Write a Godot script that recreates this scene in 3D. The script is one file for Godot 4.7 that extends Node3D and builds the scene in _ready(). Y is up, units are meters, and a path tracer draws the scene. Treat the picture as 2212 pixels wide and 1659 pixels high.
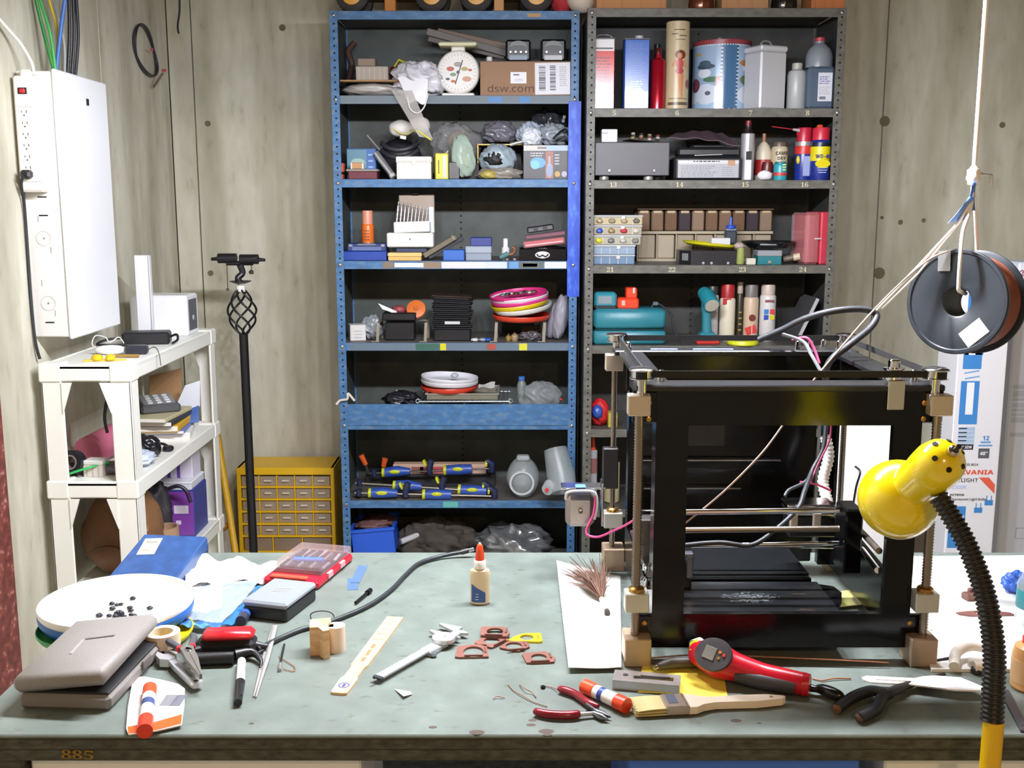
extends Node3D
# A basement workbench with a printer, two steel racks of clutter behind it and a plastic shelf at the left wall.
# y is up, metres; the camera stands at x = 0, z = 0 and looks along -z.

var mats = {}
var names = {}
var font: SystemFont
var bold: SystemFont
var serif: SystemFont

# ------------------------------------------------------------------ shapes
class Sh:
	var st = SurfaceTool.new()
	var uv = Vector2()
	func _init():
		st.begin(Mesh.PRIMITIVE_TRIANGLES)
	func flat(): st.set_smooth_group(-1)
	func soft(g := 1): st.set_smooth_group(g)
	func v(p, u = Vector2()):
		st.set_uv(u)
		st.add_vertex(p)
	func tri(a, b, c, ua = Vector2(), ub = Vector2(), uc = Vector2()):   # counter-clockwise seen from outside
		v(a, ua)
		v(c, uc)
		v(b, ub)
	func quad(a, b, c, d):
		tri(a, b, c, Vector2(0, 1), Vector2(1, 1), Vector2(1, 0))
		tri(a, c, d, Vector2(0, 1), Vector2(1, 0), Vector2(0, 0))
	func away(a, b, c, o):   # a triangle of a convex body round o
		if (b - a).cross(c - a).dot((a + b + c) / 3.0 - o) < 0:
			tri(a, c, b)
		else:
			tri(a, b, c)
	func box(size: Vector3, at := Vector3(), b := 0.0, basis := Basis(), smooth := false):
		var h = size / 2.0
		b = minf(b, minf(h.x, minf(h.y, h.z)) * 0.95)
		if smooth: soft(7)
		else: flat()
		var o = at
		var pt = func(sx, sy, sz, ax):
			var q = Vector3(h.x - b, h.y - b, h.z - b)
			q[ax] += b
			return at + basis * Vector3(q.x * sx, q.y * sy, q.z * sz)
		for ax in 3:
			var u = (ax + 1) % 3
			var w = (ax + 2) % 3
			for sg in [-1, 1]:
				var k = []
				for cn in [[-1, -1], [1, -1], [1, 1], [-1, 1]]:
					var sn = Vector3()
					sn[ax] = sg
					sn[u] = cn[0]
					sn[w] = cn[1]
					k.append((pt as Callable).call(sn.x, sn.y, sn.z, ax))
				away(k[0], k[1], k[2], o)
				away(k[0], k[2], k[3], o)
		if b <= 0.0:
			return
		for ax in 3:
			var u = (ax + 1) % 3
			var w = (ax + 2) % 3
			for su in [-1, 1]:
				for sw in [-1, 1]:
					var lo = Vector3()
					lo[ax] = -1
					lo[u] = su
					lo[w] = sw
					var hi = lo
					hi[ax] = 1
					var a = (pt as Callable).call(lo.x, lo.y, lo.z, u)
					var c = (pt as Callable).call(hi.x, hi.y, hi.z, u)
					var d = (pt as Callable).call(hi.x, hi.y, hi.z, w)
					var e = (pt as Callable).call(lo.x, lo.y, lo.z, w)
					away(a, c, d, o)
					away(a, d, e, o)
		for sx in [-1, 1]:
			for sy in [-1, 1]:
				for sz in [-1, 1]:
					away((pt as Callable).call(sx, sy, sz, 0), (pt as Callable).call(sx, sy, sz, 1), (pt as Callable).call(sx, sy, sz, 2), o)
	func lathe(prof: Array, seg := 24, xf := Transform3D(), u0 := 0.0, u1 := 1.0):   # [radius, height] pairs, up the outside
		var g = 1
		for i in prof.size() - 1:
			if i > 0:
				var d0 = Vector2(prof[i][0] - prof[i - 1][0], prof[i][1] - prof[i - 1][1])
				var d1 = Vector2(prof[i + 1][0] - prof[i][0], prof[i + 1][1] - prof[i][1])
				if d0.length() > 0 and d1.length() > 0 and absf(d0.angle_to(d1)) > 0.62:
					g += 1
			soft(g)
			var va = 1.0 - float(i) / (prof.size() - 1)
			var vb = 1.0 - float(i + 1) / (prof.size() - 1)
			for k in seg:
				var a0 = TAU * lerpf(u0, u1, float(k) / seg)
				var a1 = TAU * lerpf(u0, u1, float(k + 1) / seg)
				if k == seg - 1 and u1 - u0 == 1.0:
					a1 = TAU * u0
				var q = [[prof[i], a0, float(k) / seg, va], [prof[i], a1, float(k + 1) / seg, va], [prof[i + 1], a1, float(k + 1) / seg, vb], [prof[i + 1], a0, float(k) / seg, vb]]
				var w = []
				for e in q:
					w.append(xf * Vector3(sin(e[1]) * e[0][0], e[0][1], cos(e[1]) * e[0][0]))
				if prof[i][0] > 0.0:
					tri(w[0], w[1], w[2], Vector2(q[0][2], va), Vector2(q[1][2], va), Vector2(q[2][2], vb))
				if prof[i + 1][0] > 0.0:
					tri(w[0], w[2], w[3], Vector2(q[0][2], va), Vector2(q[2][2], vb), Vector2(q[3][2], vb))
	func tube(pts: Array, r, seg := 8, closed := false, flatten := 1.0):
		soft(3)
		var n = pts.size()
		var rings = []
		var side = Vector3()
		for i in n:
			var a: Vector3 = pts[(i - 1 + n) % n] if closed or i > 0 else pts[0]
			var b: Vector3 = pts[(i + 1) % n] if closed or i < n - 1 else pts[n - 1]
			var t = (b - a).normalized()
			if i == 0:
				side = t.cross(Vector3.UP if absf(t.y) < 0.95 else Vector3.RIGHT).normalized()
			else:
				side = (side - t * side.dot(t)).normalized()
			var up = side.cross(t)
			var rr: float = r[i] if r is Array else r
			var ring = []
			for k in seg:
				var w = TAU * k / seg
				ring.append(pts[i] + (side * cos(w) + up * sin(w) * flatten) * rr)
			rings.append(ring)
		for i in (n if closed else n - 1):
			var p = rings[i]
			var q = rings[(i + 1) % n]
			for k in seg:
				var l = (k + 1) % seg
				quad(p[k], q[k], q[l], p[l])
		if not closed:
			soft(4)
			for e in [0, n - 1]:
				for k in seg:
					var l = (k + 1) % seg
					if e == 0: tri(pts[0], rings[0][k], rings[0][l])
					else: tri(pts[e], rings[e][l], rings[e][k])
	func prism(poly: Array, h: float, xf := Transform3D(), bow := 0.0):   # outline in x, z; from y = 0 up to h
		flat()
		var pl = PackedVector2Array(poly)
		if not Geometry2D.is_polygon_clockwise(pl):
			pl.reverse()
		var ix = Geometry2D.triangulate_polygon(pl)
		for i in range(0, ix.size(), 3):
			var a = pl[ix[i]]
			var b = pl[ix[i + 1]]
			var c = pl[ix[i + 2]]
			var A = Vector3(a.x, h, a.y)
			var B = Vector3(b.x, h, b.y)
			var C = Vector3(c.x, h, c.y)
			if (B - A).cross(C - A).y < 0:
				var D = B
				B = C
				C = D
			tri(xf * A, xf * B, xf * C)
			A.y = 0
			B.y = 0
			C.y = 0
			tri(xf * A, xf * C, xf * B)
		var n = pl.size()
		for i in n:
			var a = pl[i]
			var b = pl[(i + 1) % n]
			var k = [xf * Vector3(a.x, 0, a.y), xf * Vector3(b.x, 0, b.y), xf * Vector3(b.x, h, b.y), xf * Vector3(a.x, h, a.y)]
			quad(k[1], k[0], k[3], k[2])
	func ring(outer: Array, inner: Array, h: float, xf := Transform3D()):   # a plate with one hole; both outlines have as many points
		flat()
		var n = outer.size()
		for i in n:
			var j = (i + 1) % n
			var o0: Vector2 = outer[i]
			var o1: Vector2 = outer[j]
			var i0: Vector2 = inner[i]
			var i1: Vector2 = inner[j]
			var f = func(q, y): return xf * Vector3(q.x, y, q.y)
			quad((f as Callable).call(o0, h), (f as Callable).call(o1, h), (f as Callable).call(i1, h), (f as Callable).call(i0, h))
			quad((f as Callable).call(o1, 0), (f as Callable).call(o0, 0), (f as Callable).call(i0, 0), (f as Callable).call(i1, 0))
			quad((f as Callable).call(o0, 0), (f as Callable).call(o1, 0), (f as Callable).call(o1, h), (f as Callable).call(o0, h))
			quad((f as Callable).call(i1, 0), (f as Callable).call(i0, 0), (f as Callable).call(i0, h), (f as Callable).call(i1, h))
	func blob(size: Vector3, xf := Transform3D(), amp := 0.2, sd := 1, seg := 20, freq := 2.2, sharp := true):   # a crumpled closed body, base at y = 0
		var no = FastNoiseLite.new()
		no.seed = sd
		no.frequency = freq * 0.3
		no.noise_type = FastNoiseLite.TYPE_SIMPLEX
		no.fractal_type = FastNoiseLite.FRACTAL_RIDGED if sharp else FastNoiseLite.FRACTAL_FBM
		no.fractal_octaves = 3
		soft(9)
		var rows = []
		for i in seg + 1:
			var row = []
			for k in seg * 2:
				var th = PI * i / seg
				var ph = TAU * k / (seg * 2)
				var d = Vector3(sin(th) * cos(ph), cos(th), sin(th) * sin(ph))
				if i == 0 or i == seg: d = Vector3(0, cos(th), 0)
				var q = d * (1.0 + amp * no.get_noise_3dv(d * 2.0))
				q = Vector3(q.x * size.x / 2, q.y * size.y / 2 + size.y / 2, q.z * size.z / 2)
				q.y = maxf(q.y, 0.002)
				row.append(xf * q)
			rows.append(row)
		for i in seg:
			for k in seg * 2:
				var l = (k + 1) % (seg * 2)
				if i > 0: tri(rows[i][k], rows[i][l], rows[i + 1][k])
				if i < seg - 1: tri(rows[i][l], rows[i + 1][l], rows[i + 1][k])
	func sheet(f: Callable, nu: int, nv: int, thick := 0.001):   # f(u, v) -> point; both faces and the rim
		var top = []
		var bot = []
		for i in nu + 1:
			var a = []
			for j in nv + 1:
				a.append(f.call(float(i) / nu, float(j) / nv))
			top.append(a)
		for i in nu + 1:
			var b = []
			for j in nv + 1:
				var du = top[mini(i + 1, nu)][j] - top[maxi(i - 1, 0)][j]
				var dv = top[i][mini(j + 1, nv)] - top[i][maxi(j - 1, 0)]
				b.append(top[i][j] - dv.cross(du).normalized() * thick)
			bot.append(b)
		for i in nu:
			for j in nv:
				soft(11)
				var ua = Vector2(float(i) / nu, float(j) / nv)
				var ub = Vector2(float(i + 1) / nu, float(j) / nv)
				var uc = Vector2(float(i + 1) / nu, float(j + 1) / nv)
				var ud = Vector2(float(i) / nu, float(j + 1) / nv)
				tri(top[i][j], top[i][j + 1], top[i + 1][j + 1], ua, ud, uc)
				tri(top[i][j], top[i + 1][j + 1], top[i + 1][j], ua, uc, ub)
				soft(12)
				tri(bot[i][j], bot[i + 1][j + 1], bot[i][j + 1])
				tri(bot[i][j], bot[i + 1][j], bot[i + 1][j + 1])
		flat()
		for i in nu:
			quad(top[i][0], top[i + 1][0], bot[i + 1][0], bot[i][0])
			quad(top[i + 1][nv], top[i][nv], bot[i][nv], bot[i + 1][nv])
		for j in nv:
			quad(top[0][j + 1], top[0][j], bot[0][j], bot[0][j + 1])
			quad(top[nu][j], top[nu][j + 1], bot[nu][j + 1], bot[nu][j])
	func mesh() -> ArrayMesh:
		st.generate_normals()
		return st.commit()


func at(p: Vector3, e := Vector3()) -> Transform3D:   # a place and Euler degrees
	return Transform3D(Basis.from_euler(e * PI / 180.0), p)

func along(a: Vector3, b: Vector3) -> Transform3D:   # y axis from a towards b, origin at a
	var y = (b - a).normalized()
	var x = y.cross(Vector3(0, 0, 1) if absf(y.z) < 0.9 else Vector3(1, 0, 0)).normalized()
	return Transform3D(Basis(x, y, x.cross(y)), a)

func curve(pts: Array, n := 6) -> Array:   # a smooth line through points
	var out = []
	for i in pts.size() - 1:
		var p0: Vector3 = pts[maxi(i - 1, 0)]
		var p3: Vector3 = pts[mini(i + 2, pts.size() - 1)]
		for k in n:
			out.append((pts[i] as Vector3).cubic_interpolate(pts[i + 1], p0, p3, float(k) / n))
	out.append(pts[-1])
	return out

func circle(r: float, n := 24, c := Vector2(), ry := -1.0) -> Array:
	var o = []
	for i in n:
		o.append(c + Vector2(cos(TAU * i / n) * r, sin(TAU * i / n) * (r if ry < 0 else ry)))
	return o

func rect(w: float, d: float, n := 24, c := Vector2()) -> Array:   # a rectangle with as many points as a circle
	var o = []
	for i in n:
		var q = Vector2(cos(TAU * i / n), sin(TAU * i / n))
		q /= maxf(absf(q.x), absf(q.y))
		o.append(c + Vector2(q.x * w / 2, q.y * d / 2))
	return o

func rrect(w: float, d: float, r: float, k := 5) -> Array:   # rounded rectangle
	var o = []
	for q in 4:
		var cx = (w / 2 - r) * (1 if q in [0, 3] else -1)
		var cz = (d / 2 - r) * (1 if q < 2 else -1)
		for i in k:
			var a = PI / 2 * (q + float(i) / (k - 1))
			o.append(Vector2(cx + cos(a) * r, cz + sin(a) * r))
	return o

# ------------------------------------------------------------------ materials
func m(hex: String, rough := 0.5, metal := 0.0) -> StandardMaterial3D:
	var key = "%s/%.2f/%.2f" % [hex, rough, metal]
	if not mats.has(key):
		var x = StandardMaterial3D.new()
		x.resource_name = "paint " + hex
		x.albedo_color = Color(hex)
		x.roughness = rough
		x.metallic = metal
		mats[key] = x
	return mats[key]

func clear(hex: String, alpha := 0.2, rough := 0.12) -> StandardMaterial3D:   # clear (rough <= 0.25) or milky plastic sheet
	var key = "clear %s/%.2f/%.2f" % [hex, alpha, rough]
	if not mats.has(key):
		var x = StandardMaterial3D.new()
		x.resource_name = key
		x.albedo_color = Color(Color(hex), alpha)
		x.roughness = rough
		x.transparency = BaseMaterial3D.TRANSPARENCY_ALPHA
		mats[key] = x
	return mats[key]

func milky(hex: String, alpha := 0.5) -> StandardMaterial3D: return clear(hex, alpha, 0.3)

func noise_tex(sd: int, freq: float, ramp: Array, size := 512, ridged := false, octaves := 4) -> NoiseTexture2D:
	var t = NoiseTexture2D.new()
	t.width = size
	t.height = size
	t.seamless = true
	var f = FastNoiseLite.new()
	f.seed = sd
	f.frequency = freq
	f.fractal_octaves = octaves
	f.noise_type = FastNoiseLite.TYPE_SIMPLEX
	if ridged: f.fractal_type = FastNoiseLite.FRACTAL_RIDGED
	t.noise = f
	var g = Gradient.new()
	var off = PackedFloat32Array()
	var col = PackedColorArray()
	for r in ramp:
		off.append(r[0])
		col.append(Color(r[1]))
	g.offsets = off
	g.colors = col
	t.color_ramp = g
	return t

func tri_mat(called: String, tex: Texture2D, scale: Vector3, rough: float, metal := 0.0, over: Texture2D = null, over_scale := Vector3.ONE, world := true) -> StandardMaterial3D:
	var x = StandardMaterial3D.new()
	x.resource_name = called
	x.albedo_texture = tex
	x.uv1_triplanar = true
	x.uv1_world_triplanar = world
	x.uv1_scale = scale
	x.roughness = rough
	x.metallic = metal
	if over:
		x.detail_enabled = true
		x.detail_albedo = over
		x.detail_blend_mode = BaseMaterial3D.BLEND_MODE_MUL
		x.detail_uv_layer = BaseMaterial3D.DETAIL_UV_2
		x.uv2_triplanar = true
		x.uv2_world_triplanar = world
		x.uv2_scale = over_scale
	mats[called] = x
	return x

func picture(im: Image, rough := 0.5) -> StandardMaterial3D:
	var x = StandardMaterial3D.new()
	x.resource_name = "print"
	x.albedo_texture = ImageTexture.create_from_image(im)
	x.texture_repeat = false
	x.roughness = rough
	return x

func ell(im: Image, cx: float, cy: float, rx: float, ry: float, hex: String):
	var c = Color(hex)
	for y in range(maxi(0, int(cy - ry)), mini(im.get_height(), int(cy + ry) + 1)):
		for x in range(maxi(0, int(cx - rx)), mini(im.get_width(), int(cx + rx) + 1)):
			if pow((x - cx) / rx, 2) + pow((y - cy) / ry, 2) <= 1.0:
				im.set_pixel(x, y, c)

func bar(im: Image, x: int, y: int, w: int, h: int, hex: String):
	im.fill_rect(Rect2i(x, y, w, h), Color(hex))

func lines(im: Image, x: int, y: int, w: int, n: int, step: int, hex: String, sd := 3):   # print too small to read
	var r = RandomNumberGenerator.new()
	r.seed = sd
	for i in n:
		var k = x
		var stop = x + int(w * r.randf_range(0.7, 1.0))
		while k < stop:
			var l = r.randi_range(4, 12)
			bar(im, k, y + i * step, mini(l, stop - k), maxi(1, int(step * 0.45)), hex)
			k += l + 3

func blank(w: int, h: int, hex: String) -> Image:
	var im = Image.create_empty(w, h, false, Image.FORMAT_RGB8)
	im.fill(Color(hex))
	return im

# ------------------------------------------------------------------ objects
func numbered(called: String) -> String:
	names[called] = names.get(called, -1) + 1
	return called if names[called] == 0 else "%s_%03d" % [called, names[called]]

func tag(o: Node, label: String, cat: String, group := ""):
	o.set_meta("label", label)
	o.set_meta("category", cat)
	if group: o.set_meta("group", group)

func thing(called: String, label: String, cat: String, p := Vector3(), yaw := 0.0, group := "") -> Node3D:
	var o = Node3D.new()
	o.name = numbered(called)
	add_child(o)
	o.position = p
	o.rotation.y = yaw
	tag(o, label, cat, group)
	return o

func one(called: String, label: String, cat: String, mesh: Mesh, mat: Material, p := Vector3(), yaw := 0.0, group := "") -> MeshInstance3D:
	var o = MeshInstance3D.new()
	o.name = numbered(called)
	o.mesh = mesh
	o.material_override = mat
	add_child(o)
	o.position = p
	o.rotation.y = yaw
	tag(o, label, cat, group)
	return o

func struct(called: String, mesh: Mesh, mat: Material) -> MeshInstance3D:
	var o = MeshInstance3D.new()
	o.name = called
	o.mesh = mesh
	o.material_override = mat
	add_child(o)
	o.set_meta("kind", "structure")
	return o

func part(o: Node, called: String, mesh: Mesh, mat: Material, xf := Transform3D(), label := "") -> MeshInstance3D:
	var q = MeshInstance3D.new()
	q.name = called
	q.mesh = mesh
	q.material_override = mat
	q.transform = xf
	o.add_child(q, true)
	if label: q.set_meta("label", label)
	return q

func bx(size: Vector3, b := 0.002, smooth := false) -> ArrayMesh:   # a box whose foot is at y = 0
	var s = Sh.new()
	s.box(size, Vector3(0, size.y / 2, 0), b, Basis(), smooth)
	return s.mesh()

func lt(prof: Array, seg := 24) -> ArrayMesh:
	var s = Sh.new()
	s.lathe(prof, seg)
	return s.mesh()

func tb(pts: Array, r, seg := 8, closed := false, flatten := 1.0) -> ArrayMesh:
	var s = Sh.new()
	s.tube(pts, r, seg, closed, flatten)
	return s.mesh()

func pr(poly: Array, h: float) -> ArrayMesh:
	var s = Sh.new()
	s.prism(poly, h)
	return s.mesh()

func rg(outer: Array, inner: Array, h: float) -> ArrayMesh:
	var s = Sh.new()
	s.ring(outer, inner, h)
	return s.mesh()

func bl(size: Vector3, amp := 0.2, sd := 1, seg := 18, freq := 2.2, sharp := true) -> ArrayMesh:
	var s = Sh.new()
	s.blob(size, Transform3D(), amp, sd, seg, freq, sharp)
	return s.mesh()

func cyl(r: float, h: float, b := 0.001, seg := 20) -> ArrayMesh:
	return lt([[0, 0], [r - b, 0], [r, b], [r, h - b], [r - b, h], [0, h]], seg)

func card(o: Node, called: String, w: float, h: float, mat: Material, xf: Transform3D, thick := 0.0006) -> MeshInstance3D:   # a printed card or sticker, its face to +z
	var s = Sh.new()
	s.flat()
	var a = w / 2
	var b = h / 2
	s.quad(Vector3(-a, -b, thick), Vector3(a, -b, thick), Vector3(a, b, thick), Vector3(-a, b, thick))
	s.quad(Vector3(a, -b, 0), Vector3(-a, -b, 0), Vector3(-a, b, 0), Vector3(a, b, 0))
	for k in [[-a, -b, a, -b], [a, -b, a, b], [a, b, -a, b], [-a, b, -a, -b]]:
		s.quad(Vector3(k[0], k[1], 0), Vector3(k[2], k[3], 0), Vector3(k[2], k[3], thick), Vector3(k[0], k[1], thick))
	return part(o, called, s.mesh(), mat, xf)

func text(o: Node, t: String, h: float, mat: Material, xf: Transform3D, f: Font = null, squeeze := 1.0) -> MeshInstance3D:   # lettering, capitals h high, face to +z
	var x = TextMesh.new()
	x.text = t
	x.font = f if f else font
	x.font_size = 24
	x.pixel_size = h / (24 * 0.72)
	x.depth = 0.0006
	x.curve_step = 2.0
	return part(o, "lettering", x, mat, xf.scaled_local(Vector3(squeeze, 1, 1)))

func carton(called: String, label: String, cat: String, p: Vector3, s: Vector3, mat: Material, lid: Material = null, yaw := 0.0, group := "", frac := 0.28) -> Node3D:   # a box, with a lid if one is given
	var o = thing(called, label, cat, p, yaw, group)
	if lid:
		part(o, "body", bx(Vector3(s.x * 0.97, s.y * (1 - frac), s.z * 0.97), 0.002), mat)
		part(o, "lid", bx(Vector3(s.x, s.y * frac, s.z), 0.003), lid, at(Vector3(0, s.y * (1 - frac), 0)))
	else:
		part(o, "body", bx(s, 0.0025), mat)
	return o

func spray(called: String, label: String, cat: String, p: Vector3, s: Vector3, body: Material, cap: Material, bands := [], group := "", capfrac := 0.2) -> Node3D:   # a can with a shoulder and a cap; bands: [from, to, material] of the body's height
	var r = s.x / 2
	var hb = s.y * (1 - capfrac)
	var o = thing(called, label, cat, p, 0, group)
	part(o, "body", lt([[0, 0.003], [r * 0.9, 0.003], [r * 0.97, 0], [r, 0.003], [r, hb - r * 0.45], [r * 0.93, hb - r * 0.25], [r * 0.7, hb], [0, hb]], 28), body)
	part(o, "cap", lt([[r * 0.86, hb - r * 0.25], [r * 0.86, s.y - 0.004], [r * 0.8, s.y], [0, s.y]], 24), cap)
	for b in bands:
		part(o, "label_band", lt([[r + 0.0001, hb * b[0]], [r + 0.0006, hb * b[0] + 0.0004], [r + 0.0006, hb * b[1] - 0.0004], [r + 0.0001, hb * b[1]]], 28), b[2])
	return o

func bag(called: String, label: String, cat: String, p: Vector3, s: Vector3, mat: Material, sd: int, amp := 0.4, group := "") -> MeshInstance3D:
	return one(called, label, cat, bl(s, amp * 0.75, sd, 24, 1.7), mat, p, 0, group)

func V(x, y, z) -> Vector3: return Vector3(x, y, z)

func W(x, y) -> Vector2: return Vector2(x, y)

# ------------------------------------------------------------------ the scene
func _ready():
	var cam = Camera3D.new()
	cam.name = "camera"
	cam.position = V(0, 1.59, 0)
	cam.rotation_degrees = V(-9.6, 0, 0)
	cam.fov = rad_to_deg(2.0 * atan(829.5 / 2310.0))
	cam.near = 0.05
	cam.far = 30.0
	add_child(cam)
	cam.current = true
	var we = WorldEnvironment.new()
	we.name = "environment"
	var e = Environment.new()
	e.background_mode = Environment.BG_COLOR
	e.background_color = Color(0, 0, 0)
	e.tonemap_mode = Environment.TONE_MAPPER_LINEAR
	e.tonemap_exposure = 1.0
	e.sdfgi_enabled = true
	e.ssao_enabled = true
	e.ssil_enabled = true
	we.environment = e
	add_child(we)
	for face in [&"a"]:
		font = SystemFont.new()
		font.font_names = PackedStringArray(["Droid Sans"])
		bold = SystemFont.new()
		bold.font_names = PackedStringArray(["Droid Sans"])
		bold.font_weight = 700
		serif = SystemFont.new()
		serif.font_names = PackedStringArray(["Droid Serif"])
		serif.font_weight = 700
	shop_light(V(0.12, 2.17, -2.0), 5.2)
	ceiling_bulb(V(0.5, 2.36, 0.9), 2.7)
	build_room()
	build_bench()
	build_racks()
	build_printer()
	build_spool_and_lamp()
	build_left_side()
	build_right_side()
	build_bench_left()
	build_bench_middle()
	build_bench_right()
	fill_rack_a()
	fill_rack_b()
	fill_rack_c()
	fill_rack_d()

func shop_light(p: Vector3, power: float):   # a two-tube fluorescent fitting on chains, above the picture
	var o = thing("shop_light", "white two-tube fluorescent shop light hanging on chains above the workbench", "light", p)
	var s = Sh.new()
	s.box(V(1.26, 0.05, 0.1), V(0, 0.075, 0), 0.004)
	for k in [-1, 1]:
		var a = V(0, 0.06, 0.045 * k)
		var b = V(0, -0.028, 0.105 * k)
		s.box(V(1.26, 0.003, (b - a).length()), (a + b) / 2, 0, Basis(V(1, 0, 0), k * 0.972))
	part(o, "reflector", s.mesh(), m("e8e8e4", 0.5))
	var glow = StandardMaterial3D.new()
	glow.resource_name = "lit tube"
	glow.albedo_color = Color("ffffff")
	glow.emission_enabled = true
	glow.emission = Color("f6f8ff")
	glow.emission_energy_multiplier = 2.0
	for k in [-1, 1]:
		part(o, "tube", tb([V(-0.6, 0, 0.05 * k), V(0.6, 0, 0.05 * k)], 0.013, 12), glow)
		part(o, "chain", tb([V(0.45 * k, 0.09, 0), V(0.45 * k, 2.6 - p.y, 0)], 0.004, 6), m("8a8a88", 0.4, 0.9))
	for i in 6:
		var l = OmniLight3D.new()
		l.name = "tube_light"
		add_child(l, true)
		l.position = p + V(-0.5 + 0.2 * i, -0.03, 0)
		l.light_color = Color("f4f6ff")
		l.light_energy = 0.2 * power
		l.light_size = 0.03
		l.omni_range = 9.0
		l.omni_attenuation = 2.0
		l.shadow_enabled = true

func ceiling_bulb(p: Vector3, power: float):
	var o = thing("ceiling_bulb", "bare warm light bulb in a porcelain holder on the ceiling", "light", p)
	var glow = StandardMaterial3D.new()
	glow.resource_name = "lit bulb"
	glow.albedo_color = Color("fff0d8")
	glow.emission_enabled = true
	glow.emission = Color("ffc98a")
	glow.emission_energy_multiplier = 2.0
	part(o, "bulb", lt([[0, -0.035], [0.02, -0.03], [0.032, -0.01], [0.033, 0.005], [0.02, 0.035], [0.014, 0.06], [0, 0.06]]), glow)
	part(o, "holder", lt([[0.02, 0.05], [0.05, 0.2], [0.06, 2.6 - p.y], [0, 2.6 - p.y]]), m("e6e2d8", 0.4))
	var l = OmniLight3D.new()
	l.name = "bulb_light"
	add_child(l, true)
	l.position = p
	l.light_color = Color("ffcf9a")
	l.light_energy = 0.5 * power
	l.light_size = 0.03
	l.omni_range = 9.0
	l.omni_attenuation = 2.0
	l.shadow_enabled = true

func block(called: String, a: Vector3, b: Vector3, mat: Material) -> MeshInstance3D:   # a piece of the room between two corners
	var s = Sh.new()
	s.box((b - a).abs(), (a + b) / 2)
	return struct(called, s.mesh(), mat)

func build_room():
	var stain = noise_tex(7, 0.007, [[0.0, "cfc9be"], [0.35, "e6e2da"], [0.6, "fbf9f6"], [1.0, "fffdf8"]], 512, false, 5)
	var pores = noise_tex(11, 0.03, [[0.0, "b6b3a2"], [0.2, "c8c7b7"], [0.4, "cccbbc"], [0.7, "d0cfc1"], [1.0, "d6d5c9"]], 512, false, 4)
	var conc = tri_mat("concrete", pores, V(0.9, 0.3, 0.9), 0.9, 0.0, stain, V(0.8, 0.12, 0.8))
	var dark = tri_mat("floor concrete", pores, V(0.8, 0.8, 0.8), 0.85, 0.0, stain, V(0.5, 0.5, 0.5))
	block("floor", V(-1.6, -0.2, -4.75), V(3.2, 0, 2.3), dark)
	block("ceiling", V(-1.6, 2.6, -4.75), V(3.2, 2.75, 2.3), m("5c4a38", 0.9))
	block("wall_right", V(3.0, 0, -4.7), V(3.2, 2.6, 2.2), conc)
	block("wall_rear", V(-1.6, 0, 2.1), V(3.2, 2.6, 2.3), conc)
	var wl = block("wall_left", V(-1.62, 0, -4.7), V(-1.4147, 2.6, 2.2), m("6d675a", 0.9))
	var wb = block("wall_back", V(-1.62, 0, -4.75), V(3.2, 2.6, -4.518), m("6d675a", 0.9))
	# the poured panels between the form joints
	var xs = [-1.3967, -1.2983, 0.027, 1.5197, 3.0]
	for i in 4:
		var s = Sh.new()
		s.box(V(xs[i + 1] - xs[i] - 0.005, 2.6, 0.018), V((xs[i] + xs[i + 1]) / 2, 1.3, -4.509), 0.0015)
		part(wb, "concrete_panel", s.mesh(), conc)
	var zs = [-4.5, -4.5 + 0.74, -2.55, -1.3, 0.0, 2.1]
	for i in 5:
		var s = Sh.new()
		s.box(V(0.018, 2.6, zs[i + 1] - zs[i] - 0.005), V(-1.4057, 1.3, (zs[i] + zs[i + 1]) / 2), 0.0015)
		part(wl, "concrete_panel", s.mesh(), conc)
	# form-tie plugs and pits beside the joints
	for q in [[V(1.527,1.9207,-4.5), 0.021], [V(1.5397,1.3005,-4.5), 0.024], [V(-1.2467,1.9114,-4.5), 0.012], [V(1.5381,1.5308,-4.5), 0.007], [V(2.0099,1.9059,-4.5), 0.012], [V(-0.9277,2.2885,-4.5), 0.013], [V(1.6163,1.5117,-4.5), 0.01], [V(1.7121,1.5193,-4.5), 0.009], [V(-1.264,1.3005,-4.5), 0.012]]:
		part(wb, "tie_plug", lt([[q[1], 0], [q[1], 0.002], [q[1] * 0.8, 0.003], [q[1] * 0.3, 0.001], [0, 0.001]], 14), m("6f6652", 0.95), at(q[0], V(90, 0, 0)))
	var post = block("trim_1", V(-1.3967, 0, -2.79), V(-1.357, 2.45, -2.6), tri_mat("rusty post paint", noise_tex(5, 0.03, [[0.0, "4a1d18"], [0.5, "6b2f28"], [0.75, "7a3a30"], [1.0, "b49a90"]], 256), V(3, 3, 3), 0.6))
	post.set_meta("label", "red-brown painted door post at the end of the concrete wall")

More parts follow.
